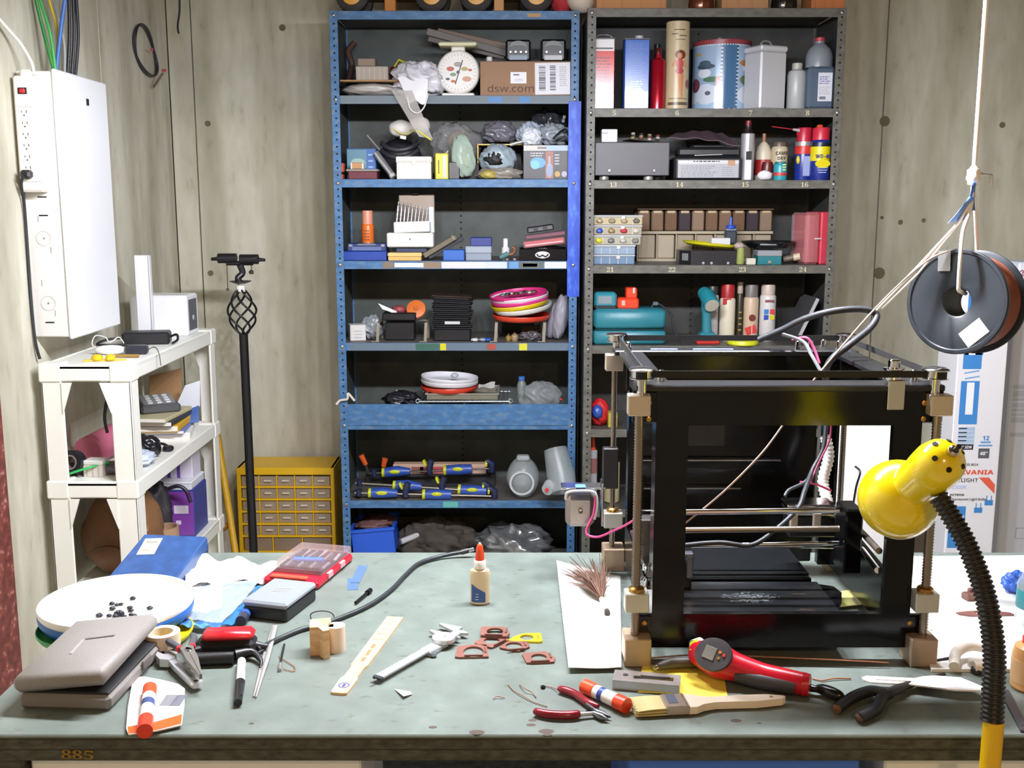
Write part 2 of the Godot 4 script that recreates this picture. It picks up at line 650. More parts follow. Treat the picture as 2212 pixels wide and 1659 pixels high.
func build_bench():
	var o = thing("workbench", "long steel workbench with a worn grey-green top and a dark front edge", "workbench")
	var paint = noise_tex(21, 0.012, [[0.0, "646d67"], [0.4, "6b746d"], [0.65, "6e7871"], [1.0, "778079"]], 512, false, 5)
	var scuff = noise_tex(22, 0.02, [[0.0, "c8c0b4"], [0.12, "efece6"], [0.22, "ffffff"], [1.0, "ffffff"]], 512, false, 6)
	var top = tri_mat("bench top", paint, V(1.7, 1.7, 1.7), 0.42, 0.0, scuff, V(1.3, 1.3, 2.3))
	var edge = tri_mat("bench edge", noise_tex(23, 0.03, [[0.0, "2b2119"], [0.3, "3b382c"], [0.6, "44463a"], [0.82, "4d4f43"], [1.0, "5a4a3a"]], 512, false, 5), V(2, 5, 2), 0.6)
	var x0 = -0.76
	var x1 = 1.65
	var z0 = -2.1465
	var z1 = -1.367
	var s = Sh.new()
	s.box(V(x1 - x0, 0.006, z1 - z0), V((x0 + x1) / 2, 0.867, (z0 + z1) / 2), 0.002)
	part(o, "top", s.mesh(), top)
	s = Sh.new()
	s.box(V(x1 - x0, 0.0175, 0.03), V((x0 + x1) / 2, 0.8552, z1 - 0.0165), 0.0025)
	part(o, "front_rail", s.mesh(), edge)
	s = Sh.new()
	s.box(V(x1 - x0, 0.019, 0.03), V((x0 + x1) / 2, 0.8369, z1 - 0.0215), 0.002)
	part(o, "lower_rail", s.mesh(), edge)
	s = Sh.new()
	s.box(V(x1 - x0, 0.034, 0.03), V((x0 + x1) / 2, 0.847, z0 + 0.016), 0.002)
	part(o, "rear_rail", s.mesh(), edge)
	for k in [x0, x1 - 0.04]:
		s = Sh.new()
		s.box(V(0.035, 0.034, z1 - z0 - 0.08), V(k + 0.02, 0.847, (z0 + z1) / 2), 0.002)
		part(o, "side_rail", s.mesh(), edge)
	for x in [x0 + 0.04, x1 - 0.05]:
		for z in [z0 + 0.05, z1 - 0.06]:
			s = Sh.new()
			s.box(V(0.06, 0.83, 0.06), V(x, 0.415, z), 0.004)
			part(o, "leg", s.mesh(), edge)
	s = Sh.new()
	s.box(V(x1 - x0 - 0.02, 0.02, z1 - z0 - 0.06), V((x0 + x1) / 2, 0.46, (z0 + z1) / 2), 0.002)
	part(o, "lower_shelf", s.mesh(), edge)
	# stencilled figures on the rail, and bare patches where the paint has gone
	text(o, "885", 0.0135, m("8a6a1e", 0.7), at(V(-0.6004,0.8382,-1.3725) , V(0, 0, -2)), serif, 1.5)
	for q in [[V(-0.0485,0.87,-1.3747), 0.011], [V(0.0266,0.87,-1.3959), 0.007], [V(-0.1103,0.87,-1.3892), 0.006], [V(0.0288,0.87,-1.4095), 0.006], [V(0.0474,0.87,-1.3773), 0.011], [V(0.3161,0.87,-1.4082), 0.008], [V(-0.3657,0.87,-1.4), 0.004], [V(0.049,0.87,-1.3682), 0.006], [V(0.3472,0.87,-1.4013), 0.003], [V(0.4994,0.87,-1.4723), 0.004]]:
		part(o, "paint_chip", pr(circle(q[1], 12, Vector2(), q[1] * 0.62), 0.0002), m("4a3d33", 0.8), at(q[0]))
	# what is kept under it
	var wbx = carton("drawer_box", "white box under the left end of the bench", "box", V(-0.45, 0.47, -1.56), V(0.47, 0.352, 0.3), m("dcdcd8", 0.5), m("e8e8e4", 0.5))
	var bb = carton("storage_tub", "blue plastic tub under the bench, below the red thermometer", "tub", V(0.33, 0.47, -1.56), V(0.33, 0.352, 0.3), m("2f62c8", 0.45), m("3a6fd6", 0.45))
	var wx = carton("storage_tub", "white lidded tub under the right end of the bench", "tub", V(0.66, 0.47, -1.56), V(0.26, 0.354, 0.3), m("d4d6d8", 0.5), m("e4e6e6", 0.5))

func build_racks():
	var blue = tri_mat("rack blue paint", noise_tex(31, 0.02, [[0.0, "4c5c6a"], [0.25, "3c648c"], [0.5, "3b6a9a"], [0.72, "4a739c"], [0.88, "62778a"], [1.0, "84685a"]], 512, false, 5), V(1.6, 3.0, 1.6), 0.5)
	var grey = tri_mat("rack grey paint", noise_tex(32, 0.02, [[0.0, "4a4943"], [0.5, "5a5952"], [0.85, "63615a"], [1.0, "7a756a"]], 512, false, 5), V(1.6, 3.0, 1.6), 0.5)
	var inner = tri_mat("rack back panel", noise_tex(33, 0.02, [[0.0, "3a403d"], [0.5, "434a46"], [1.0, "4a504d"]], 256, false, 4), V(1.5, 1.5, 1.5), 0.55)
	var inner2 = tri_mat("rack dark panel", noise_tex(34, 0.02, [[0.0, "2b2c2a"], [1.0, "3a3b38"]], 256, false, 4), V(1.5, 1.5, 1.5), 0.55)
	rack("blue", -0.656, 0.243, -4.0, [2.2698,1.9755,1.6769,1.3773,1.0701,0.7656,0.4552,0.1596], blue, inner, "tall steel rack with worn blue painted posts and shelves, left of the grey rack")
	rack("grey", 0.262, 1.158, -3.86, [2.2552,1.9179,1.6706,1.3699,1.0781,0.7666, 0.46, 0.16], grey, inner2, "tall dark grey steel rack with stencilled numbers along its shelf edges")

func rack(kind: String, x0: float, x1: float, z: float, ys: Array, paint: Material, back: Material, label: String):
	var o = thing("shelving_rack", label, "rack")
	var dp = 0.38
	var xc = (x0 + x1) / 2
	var holes = Sh.new()
	for side in [-1, 1]:
		var xe: float = x0 if side < 0 else x1
		for zz in [0, 1]:
			var zf: float = z if zz == 0 else z - dp
			var s = Sh.new()
			s.box(V(0.03, ys[0], 0.003), V(xe - side * 0.015, ys[0] / 2, zf - 0.0015), 0.0008)
			s.box(V(0.003, ys[0], 0.03), V(xe - side * 0.0015, ys[0] / 2, zf + (-0.0165 if zz == 0 else 0.0165)), 0.0008)
			part(o, "post", s.mesh(), paint)
		var n = int(ys[0] / 0.0254)
		for i in n:
			holes.lathe([[0.0037, 0], [0.0037, 0.0006], [0, 0.0006]], 8, at(V(xe - side * 0.016, 0.015 + i * 0.0254, z), V(90, 0, 0)))
		var sp = Sh.new()
		sp.box(V(0.002, ys[0] - 0.05, dp - 0.07), V(xe - side * 0.005, ys[0] / 2 + 0.02, z - dp / 2), 0)
		part(o, "side_panel", sp.mesh(), back)
	var hp = part(o, "bolt_holes", holes.mesh(), m("101112", 0.9))
	hp.set_meta("kind", "stuff")
	var s = Sh.new()
	s.box(V(x1 - x0 - 0.02, ys[0] - 0.03, 0.002), V(xc, ys[0] / 2 + 0.015, z - dp + 0.003), 0)
	part(o, "back_panel", s.mesh(), back)
	var hol = Sh.new()
	for i in int(ys[0] / 0.0254):
		hol.lathe([[0.004, 0], [0.004, 0.0006], [0, 0.0006]], 8, at(V(xc, 0.015 + i * 0.0254, z - dp + 0.0041), V(90, 0, 0)))
	part(o, "panel_holes", hol.mesh(), m("141515", 0.9)).set_meta("kind", "stuff")
	for i in ys.size():
		s = Sh.new()
		var lip = 0.03
		s.box(V(x1 - x0 - 0.012, 0.002, dp - 0.012), V(xc, ys[i] - 0.001, z - dp / 2), 0)
		var pan = part(o, "shelf", s.mesh(), m("5c5853" if kind == "blue" else "4a4843", 0.5))
		s = Sh.new()
		s.box(V(x1 - x0 - 0.058, lip, 0.003), V(xc, ys[i] - lip / 2, z - 0.0045), 0.001)
		part(pan, "shelf_lip", s.mesh(), paint)
		for k in [-1, 1]:
			part(o, "bolt", lt([[0.0065, 0], [0.0065, 0.003], [0.004, 0.0045], [0, 0.0045]], 10), m("8f8c84", 0.35, 0.8), at(V((x0 + 0.015) if k < 0 else (x1 - 0.015), ys[i] - 0.015, z), V(90, 0, 0)))
	if kind == "blue":
		s = Sh.new()
		s.box(V(x1 - x0 - 0.056, 0.083, 0.003), V(xc, ys[5] + 0.0285, z - 0.001), 0.001)
		part(o, "apron", s.mesh(), paint)
		s = Sh.new()
		s.box(V(0.046, 0.71, 0.0012), V(x1 - 0.0145, 1.60, z + 0.0012), 0.0004)
		part(o, "tape_strip", s.mesh(), tri_mat("blue tape", noise_tex(36, 0.02, [[0.0, "1c3fae"], [0.6, "2a54c8"], [1.0, "4f7ad2"]], 256), V(6, 2, 6), 0.5), Transform3D(), "bright blue tape strip on the right post")
		# labels and paint marks on the shelf edges
		for q in [[1, 736, 1234, 213, 0.0285, "69757d", 1], [4, 742, 1230, 749, 0.0285, "5c6d7c", 1], [3, 846, 910, 578, 0.016, "e6e4e0"], [3, 950, 1045, 573, 0.024, "d4cfe0"], [3, 1045, 1095, 573, 0.024, "c2cbdc"], [3, 1100, 1120, 573, 0.024, "5f8fbe"], [3, 1122, 1175, 573, 0.024, "5a5f58"], [3, 1130, 1162, 573, 0.012, "d9cf6a"], [3, 1178, 1226, 573, 0.024, "cfd0d8"], [4, 945, 958, 749, 0.026, "c8c010"], [4, 1050, 1070, 749, 0.022, "9a4436"], [4, 1122, 1140, 749, 0.026, "c8c42a"], [4, 890, 944, 749, 0.024, "2f5a4c"], [6, 950, 985, 1088, 0.022, "5aa8a0"], [0, 1140, 1168, 30, 0.012, "b08a5a"], [1, 1055, 1085, 213, 0.02, "4f7fb4"], [1, 1122, 1145, 213, 0.02, "4a7cb4"], [3, 820, 844, 573, 0.024, "7a6a58"], [3, 910, 948, 573, 0.024, "85705c"]]:
			var a = (q[1] + q[2]) / 2.0
			var w: float = (q[2] - q[1]) * 0.001684
			var xx = (a - 1106.0) * 0.001684
			if q[0] == 0: xx *= 0.978
			if q[0] == 6: xx *= 1.02
			card(o, "edge_mark", w, q[4], m(q[5], 0.6), at(V(xx * 1.0 , ys[q[0]] - 0.015, z - 0.0029)), 0.0003 if q.size() > 6 else 0.0007)
	else:
		var pale = m("b9b294", 0.7)
		var rows = [[1, ["5", 1328], ["6", 1464], ["7", 1623], ["8", 1747]], [2, ["13", 1325], ["14", 1468], ["15", 1610], ["16", 1738]], [3, ["21", 1318], ["22", 1451], ["23", 1603], ["24", 1733]]]
		for r in rows:
			for k in [1, 2, 3, 4]:
				text(o, r[k][0], 0.017, pale, at(V((r[k][1] - 1106) * [0, 0.00162, 0.001645, 0.00167][r[0]], ys[r[0]] - 0.0155, z - 0.003)), serif, 1.05)

# ------------------------------------------------------------------ the printer
func threaded(a: Vector3, b: Vector3, r: float, pitch: float) -> ArrayMesh:   # a screw: turns of thread as rings
	var n = int((b - a).length() / pitch)
	var pts = []
	var rr = []
	for i in n * 2 + 1:
		pts.append(a.lerp(b, float(i) / (n * 2)))
		rr.append(r if i % 2 == 0 else r * 0.8)
	return tb(pts, rr, 12)

func build_printer():
	var o = thing("printer", "black open-frame desktop 3D printer with lead screws at its corners and belts round the top", "3D printer", V(0.4235,0.87,-1.61))
	var black = m("0e0e0f", 0.16)
	black.metallic_specular = 0.36
	var satin = m("1d1e20", 0.3)
	var steel = m("c9c9cc", 0.16, 1.0)
	var chrome = m("e4e4e8", 0.07, 1.0)
	var alu = m("c4b8a8", 0.45, 0.5)
	var brass = m("b98c4a", 0.3, 0.9)
	var thread = m("8f8478", 0.3, 0.8)
	var rubber = m("101010", 0.75)
	var W = 0.2010      # half width of the frame
	var H = 0.4460      # height of the top plates
	var Z = -0.43       # rear plane
	var xf = Transform3D(Basis(V(1, 0, 0), PI / 2), Vector3())
	# the folded front with its window, its rear panel and its sides
	var yw0 = 0.078
	var yw1 = 0.383
	var s = Sh.new()
	s.flat()
	var fo = [W(-0.202, 0.022), W(0.207, 0.022), W(0.207, 0.44), W(-0.202, 0.44)]
	var fi = [W(-0.152, yw0), W(0.163, yw0), W(0.163, yw1), W(-0.152, yw1)]
	s.ring(fo, fi, 0.012, Transform3D(Basis(V(1, 0, 0), V(0, 0, 1), V(0, 1, 0)), V(0, 0, -0.012)))
	part(o, "front_frame", s.mesh(), black)
	s = Sh.new()
	s.box(V(0.472, 0.01, 0.05), V(0.002, 0.441, -0.022), 0.002)
	part(o, "top_front_plate", s.mesh(), satin)
	s = Sh.new()
	s.box(V(0.46, 0.01, 0.05), V(0.0, 0.441, Z + 0.02), 0.002)
	part(o, "top_rear_plate", s.mesh(), satin)
	for k in [-1, 1]:
		s = Sh.new()
		s.box(V(0.045, 0.01, 0.33), V(k * 0.2, 0.4405, -0.212), 0.002)
		part(o, "top_side_plate", s.mesh(), satin)
		# ears that carry the screw blocks
		for q in [[0.2135, 0.411], [0.207, 0.05]]:
			s = Sh.new()
			s.box(V(0.05, 0.05, 0.012), V(k * q[0], q[1], -0.0075), 0.002)
			part(o, "ear", s.mesh(), black)
		# side frames with a window each
		s = Sh.new()
		var so = [W(-0.42, 0.022), W(-0.012, 0.022), W(-0.012, 0.438), W(-0.42, 0.438)]
		var si = [W(-0.385, 0.1 if k < 0 else 0.14), W(-0.05, 0.1 if k < 0 else 0.115), W(-0.05, 0.38), W(-0.385, 0.38)]
		s.ring(so, si, 0.006, Transform3D(Basis(V(0, 0, 1), V(1, 0, 0), V(0, 1, 0)), V(k * 0.198 - 0.003, 0, 0)))
		part(o, "side_frame", s.mesh(), black)
		for q in [0.418, 0.393, 0.062, 0.042]:
			part(o, "screw", lt([[0.0042, 0], [0.0042, 0.002], [0.002, 0.0028], [0, 0.0028]], 10), brass, at(V(k * 0.2085 - (0.005 if k < 0 else 0.0), q, -0.002), V(90, 0, 0)))
	s = Sh.new()
	s.box(V(0.362, 0.416, 0.006), V(-0.015, 0.23, Z + 0.012), 0.002)
	part(o, "rear_panel", s.mesh(), black)
	s = Sh.new()
	s.box(V(0.41, 0.07, 0.006), V(0, 0.4, Z + 0.019), 0.002)
	part(o, "rear_top_panel", s.mesh(), black)
	s = Sh.new()
	s.box(V(0.022, 0.4, 0.02), V(0.186, 0.22, Z + 0.02), 0.002)
	part(o, "rear_column", s.mesh(), black)
	s = Sh.new()
	s.box(V(0.27, 0.0035, 0.006), V(-0.04, 0.231, Z + 0.03), 0.001)
	part(o, "rear_rail", s.mesh(), steel)
	s = Sh.new()
	s.box(V(0.19, 0.0035, 0.006), V(-0.075, 0.175, Z + 0.03), 0.001)
	part(o, "rear_rail", s.mesh(), steel)
	s = Sh.new()
	s.box(V(0.12, 0.1, 0.02), V(-0.075, 0.31, Z + 0.028), 0.003)
	part(o, "control_box", s.mesh(), m("2a2622", 0.5))
	# lead screws and their blocks at the four corners
	for q in [[-0.229, 0.012, 0.0], [0.227, 0.012, 0.0], [-0.225, Z, 1.0], [0.225, Z, 1.0]]:
		var zz: float = q[1] - 0.006
		part(o, "lead_screw", threaded(V(q[0], 0.03, zz), V(q[0], 0.43, zz), 0.0076 if q[2] == 0.0 else 0.006, 0.0048), thread, Transform3D(), "threaded lead screw")
		s = Sh.new()
		s.box(V(0.034, 0.032, 0.026), V(q[0] * 1.005, 0.417, zz), 0.0015)
		part(o, "top_block", s.mesh(), alu)
		s = Sh.new()
		s.box(V(0.037, 0.031, 0.03), V(q[0] * 0.995, 0.103, zz), 0.0015)
		part(o, "nut_block", s.mesh(), m("c6c6ba", 0.4, 0.5))
		part(o, "nut", lt([[0.0125, 0], [0.0125, 0.006], [0.009, 0.009], [0, 0.009]], 14), brass, at(V(q[0] * 0.995, 0.118, zz)))
		s = Sh.new()
		s.box(V(0.042, 0.046, 0.05), V(q[0] * 0.985, 0.023, zz - 0.005), 0.0015)
		part(o, "foot_block", s.mesh(), m("b49c82", 0.45, 0.45))
		# pulley with its chromed cap
		part(o, "pulley", lt([[0.008, 0.43], [0.008, 0.455], [0.019, 0.4555], [0.019, 0.457], [0.0165, 0.458], [0.0165, 0.468], [0.0205, 0.4685], [0.0205, 0.4705], [0.018, 0.4725], [0.006, 0.474], [0, 0.474]], 28), steel, at(V(q[0] - signf(q[0]) * 0.004, 0, zz - 0.008)))
	# the flat belt round all four pulleys and the idler
	var bp = []
	for q in [[-0.2205, 0.002, 180, 90], [-0.218, Z - 0.014, 270, 180], [0.218, Z - 0.014, 0, -90], [0.2205, 0.002, 90, 0]]:
		for i in 7:
			var a: float = deg_to_rad(lerpf(q[2], q[3], i / 6.0))
			bp.append(W(q[0] + cos(a) * 0.0175, q[1] + sin(a) * 0.0175))
	var bi = []
	for q in bp:
		bi.append(q - (q - W(q.x * 0.92, lerpf(q.y, -0.21, 0.08))).normalized() * 0.0018)
	s = Sh.new()
	s.ring(bp, bi, 0.0105, at(V(0, 0.4578, 0)))
	part(o, "belt", s.mesh(), rubber)
	s = Sh.new()
	s.box(V(0.026, 0.046, 0.004), V(0.163, 0.431, 0.003), 0.001)
	s.box(V(0.026, 0.004, 0.03), V(0.163, 0.452, -0.011), 0.001)
	part(o, "idler_bracket", s.mesh(), m("cfccc4", 0.3, 1.0))
	part(o, "idler", lt([[0.014, 0.454], [0.014, 0.468], [0.016, 0.469], [0.016, 0.471], [0.009, 0.472], [0.009, 0.482], [0.007, 0.484], [0, 0.484]], 20), chrome, at(V(0.163, 0, -0.013)))
	for q in [[0.145, Z + 0.02], [0.118, Z + 0.03], [0.195, Z + 0.03], [0.172, Z + 0.01], [0.205, -0.04], [-0.19, -0.04], [-0.205, Z + 0.045]]:
		part(o, "bolt", lt([[0.007, 0.446], [0.007, 0.452], [0.005, 0.4525], [0.005, 0.462], [0.0035, 0.4635], [0, 0.4635]], 12), chrome, at(V(q[0], 0, q[1])))
	s = Sh.new()
	s.box(V(0.05, 0.0016, 0.012), V(-0.135, 0.4466, Z + 0.03), 0)
	s.box(V(0.075, 0.0016, 0.012), V(-0.042, 0.4466, Z + 0.03), 0)
	part(o, "tape", s.mesh(), m("8db4ee", 0.4), Transform3D(), "pale blue tape on the rear plate")
	# gantry: two smooth rods, a screw, the end blocks and the motor on them
	part(o, "smooth_rod", tb([V(-0.2169,0.2121,-0.11), V(0.1205,0.2161,-0.11)], 0.0052, 14), chrome)
	part(o, "cross_screw", threaded(V(-0.2092,0.1747,-0.13), V(0.1285,0.1779,-0.13), 0.0055, 0.0026), thread)
	part(o, "smooth_rod", tb([V(-0.197,0.1371,-0.16), V(0.1393,0.1429,-0.16)], 0.0042, 14), chrome)
	part(o, "smooth_rod", tb([V(-0.1217,0.1158,-0.23), V(0.152,0.1123,-0.23)], 0.003, 12), chrome)
	s = Sh.new()
	s.box(V(0.026, 0.078, 0.03), V(-0.1964,0.1592,-0.13), 0.002)
	part(o, "end_block", s.mesh(), m("9c9690", 0.3, 0.9))
	s = Sh.new()
	s.box(V(0.03, 0.115, 0.06), V(0.1579,0.1505,-0.17), 0.003)
	part(o, "end_carriage", s.mesh(), black)
	s = Sh.new()
	s.box(V(0.085, 0.006, 0.05), V(0.1026,0.1946,-0.23), 0.002)
	s.box(V(0.085, 0.01, 0.05), V(0.1031,0.1827,-0.23), 0.002)
	part(o, "motor_plate", s.mesh(), steel)
	s = Sh.new()
	s.box(V(0.085, 0.04, 0.045), V(0.1126,0.1509,-0.25), 0.003)
	part(o, "cross_motor", s.mesh(), m("1a1a1c", 0.35))
	for x in [1700, 1750]:
		s = Sh.new()
		s.box(V(0.012, 0.03, 0.012), V((0.4798 if x == 1700 else 0.5202) - 0.412, 1.0435 - 0.87, -0.19), 0.001)
		part(o, "spacer", s.mesh(), alu)
	# side rods
	part(o, "side_screw", threaded(V(0.2069,0.1369,-0.29), V(0.163,0.1722,-0.03), 0.0055, 0.0026), thread)
	part(o, "side_rod", tb([V(0.2062,0.1114,-0.27), V(0.1626,0.1398,-0.03)], 0.0052, 14), chrome)
	part(o, "side_rod", tb([V(-0.2037,0.1273,-0.27), V(-0.2026,0.1264,-0.05)], 0.0045, 12), chrome)
	# the bed: two black plates in a tray with sides
	var im = blank(512, 256, "17191b")
	var r = RandomNumberGenerator.new()
	r.seed = 5
	for i in 900:
		var a = r.randf() * TAU
		var d = r.randf()
		var px = 250 + cos(a) * d * 95 + r.randf_range(-12, 12)
		var py = 120 + sin(a) * d * 42 + r.randf_range(-5, 5)
		var c = "4a4e50"
		if r.randf() < 0.4 * (1.0 - absf(d - 0.5)): c = "9ba0a0"
		bar(im, int(px), int(py), r.randi_range(1, 7), r.randi_range(1, 3), c)
	for i in 260:
		bar(im, r.randi_range(5, 500), r.randi_range(5, 245), r.randi_range(2, 14), 1, "34393a" if r.randf() < 0.85 else "5c6264")
	for q in [[395, 90, "9a6a4a"], [420, 92, "8a5a3e"], [385, 200, "a06c4a"], [410, 204, "9a6a4c"], [150, 60, "6a6260"]]:
		bar(im, q[0], q[1], 22, 2, q[2])
	var bedmat = picture(im, 0.28)
	var y = 0.064
	s = Sh.new()
	s.flat()
	var a0 = V(-0.148, y, -0.02)
	var b0 = V(0.112, y, -0.02)
	var b1 = V(0.112, y, -0.185)
	var a1 = V(-0.148, y, -0.185)
	s.quad(a0, b0, b1, a1)
	s.quad(a0 - V(0, 0.005, 0), b0 - V(0, 0.005, 0), b0, a0)
	s.quad(b1 - V(0, 0.005, 0), a1 - V(0, 0.005, 0), a1, b1)
	s.quad(b0 - V(0, 0.005, 0), b1 - V(0, 0.005, 0), b1, b0)
	s.quad(a1 - V(0, 0.005, 0), a0 - V(0, 0.005, 0), a0, a1)
	s.quad(a0 - V(0, 0.005, 0), a1 - V(0, 0.005, 0), b1 - V(0, 0.005, 0), b0 - V(0, 0.005, 0))
	part(o, "bed_plate", s.mesh(), bedmat)
	s = Sh.new()
	s.box(V(0.27, 0.006, 0.15), V(-0.03, y + 0.004, -0.285), 0.001)
	part(o, "rear_bed_plate", s.mesh(), m("191b1d", 0.26))
	s = Sh.new()
	s.box(V(0.27, 0.02, 0.012), V(-0.03, y - 0.006, -0.198), 0.002)
	s.box(V(0.33, 0.014, 0.012), V(-0.008, y - 0.006, -0.014), 0.002)
	part(o, "bed_rail", s.mesh(), black)
	s = Sh.new()
	for i in 1:
		s.prism([W(0.112, -0.17), W(0.134, -0.16), W(0.139, -0.13), W(0.127, -0.09), W(0.112, -0.06)], 0.005, at(V(0, y - 0.004, 0)))
	part(o, "bed_corner", s.mesh(), black)
	# nozzle carriage at the left
	s = Sh.new()
	s.box(V(0.03, 0.05, 0.04), V(-0.1287,0.0877,-0.17), 0.003)
	part(o, "nozzle_carriage", s.mesh(), m("16171a", 0.4))
	s = Sh.new()
	s.box(V(0.012, 0.04, 0.02), V(-0.1196,0.1056,-0.15), 0.002)
	s.box(V(0.03, 0.008, 0.02), V(-0.1281,0.1272,-0.15), 0.002)
	part(o, "nozzle_clamp", s.mesh(), m("8f94a4", 0.3, 0.9))
	part(o, "nozzle", lt([[0.002, -0.012], [0.005, 0], [0.005, 0.012], [0, 0.012]], 12), brass, at(V(-0.1234,0.0683,-0.17)))
	for q in [[1393, 1262, 0.009], [1393, 1272, 0.007], [1387, 1228, 0.006]]:
		part(o, "bearing", lt([[q[2], 0], [q[2], 0.008], [q[2] * 0.6, 0.011], [0, 0.011]], 14), chrome, at(V(-0.205, (1425 - q[1]) * 0.00071 - 0.01, -0.06)))
	# side motor on its bracket, beyond the left side
	s = Sh.new()
	s.box(V(0.055, 0.062, 0.04), V(-0.2927,0.136,-0.39), 0.009)
	part(o, "side_motor", s.mesh(), m("a39a92", 0.35, 0.9))
	part(o, "motor_shaft", lt([[0.004, 0], [0.004, 0.005], [0.002, 0.007], [0, 0.007]], 12), m("6a5a4a", 0.4, 0.8), at(V(-0.2923,0.1384,-0.369), V(90, 0, 0)))
	s = Sh.new()
	s.box(V(0.085, 0.004, 0.04), V(-0.2861,0.1821,-0.39), 0.001)
	s.box(V(0.004, 0.085, 0.04), V(-0.2499,0.1498,-0.39), 0.001)
	part(o, "motor_bracket", s.mesh(), steel)
	s = Sh.new()
	s.box(V(0.03, 0.08, 0.02), V(-0.2349,0.2188,-0.39), 0.002)
	part(o, "motor_arm", s.mesh(), satin)
	s = Sh.new()
	s.box(V(0.02, 0.012, 0.02), V(-0.292,0.1802,-0.38), 0.001)
	part(o, "plug", s.mesh(), m("5f8fd8", 0.4))
	part(o, "wire", tb(curve([V(-0.3208,0.162,-0.37), V(-0.3179,0.1775,-0.36), V(-0.2933,0.1811,-0.36), V(-0.2669,0.1775,-0.36), V(-0.2613,0.1538,-0.36), V(-0.2662,0.1246,-0.36)]), 0.0026, 8), m("d8d8dc", 0.4))
	part(o, "wire", tb(curve([V(-0.265,0.172,-0.36), V(-0.2685,0.1371,-0.355), V(-0.2825,0.1021,-0.35), V(-0.2621,0.0961,-0.34), V(-0.2361,0.1133,-0.32), V(-0.2153,0.1343,-0.29), V(-0.2039,0.1793,-0.19)]), 0.0022, 8), m("d2457e", 0.4), Transform3D(), "pink wire")
	# wiring loom, with the corrugated sleeve at the back right
	var sleeve = []
	var sr = []
	var cp = curve([V(0.157,0.2956,-0.33), V(0.1628,0.2584,-0.32), V(0.1518,0.2125,-0.31), V(0.1563,0.1784,-0.29)], 12)
	for i in cp.size():
		sleeve.append(cp[i])
		sr.append(0.011 if i % 2 == 0 else 0.0088)
	part(o, "white_sleeve", tb(sleeve, sr, 12), m("dcdad4", 0.5), Transform3D(), "white corrugated sleeve")
	part(o, "cable", tb(curve([V(0.1523,0.326,-0.31), V(0.1429,0.2785,-0.29), V(0.1196,0.2446,-0.27), V(0.0902,0.2222,-0.21), V(0.0676,0.2002,-0.17), V(0.0162,0.1714,-0.13), V(-0.0252,0.1552,-0.11), V(-0.0757,0.16,-0.11), V(-0.1359,0.1519,-0.12)]), 0.0042, 10), m("23262a", 0.5))
	part(o, "cable", tb(curve([V(0.121,0.2489,-0.27), V(0.1023,0.2283,-0.25), V(0.0686,0.2184,-0.23), V(0.0583,0.2093,-0.22)]), 0.003, 8), m("33363c", 0.5))
	part(o, "wire", tb(curve([V(0.1575,0.3324,-0.3), V(0.1538,0.2958,-0.29), V(0.1284,0.2532,-0.27), V(0.1123,0.2283,-0.25)]), 0.0018, 8), m("8a2348", 0.5))
	part(o, "wire", tb(curve([V(0.0952,0.2248,-0.26), V(0.1238,0.2205,-0.26), V(0.155,0.2057,-0.27)]), 0.002, 8), m("c23a64", 0.5), Transform3D(), "pink wire")
	part(o, "cable", tb(curve([V(0.2235,0.2306,-0.35), V(0.2227,0.2275,-0.32), V(0.2173,0.201,-0.32), V(0.2204,0.1641,-0.34)]), 0.002, 8), m("202226", 0.5))
	part(o, "cable", tb(curve([V(0.0468,0.4645,-0.41), V(0.0824,0.4866,-0.38), V(0.1137,0.5118,-0.34), V(0.1549,0.5284,-0.31), V(0.2063,0.5317,-0.31), V(0.2327,0.5217,-0.31), V(0.2165,0.5005,-0.29), V(0.1713,0.4736,-0.26), V(0.1363,0.4406,-0.26), V(0.1425,0.3897,-0.29), V(0.1532,0.3243,-0.31)]), 0.0062, 10), m("2b2d31", 0.55), Transform3D(), "braided black cable loop above the top")
	part(o, "wire", tb(curve([V(0.1049,0.4662,-0.39), V(0.1254,0.4722,-0.37), V(0.1372,0.4544,-0.36), V(0.1431,0.4287,-0.34)]), 0.0028, 8), m("d04a7a", 0.5), Transform3D(), "pink wire")
	part(o, "cable", tb(curve([V(0.0853,0.4767,-0.39), V(0.1169,0.4665,-0.36), V(0.127,0.4459,-0.34), V(0.1396,0.4189,-0.32)]), 0.0035, 8), m("8a8c90", 0.5))
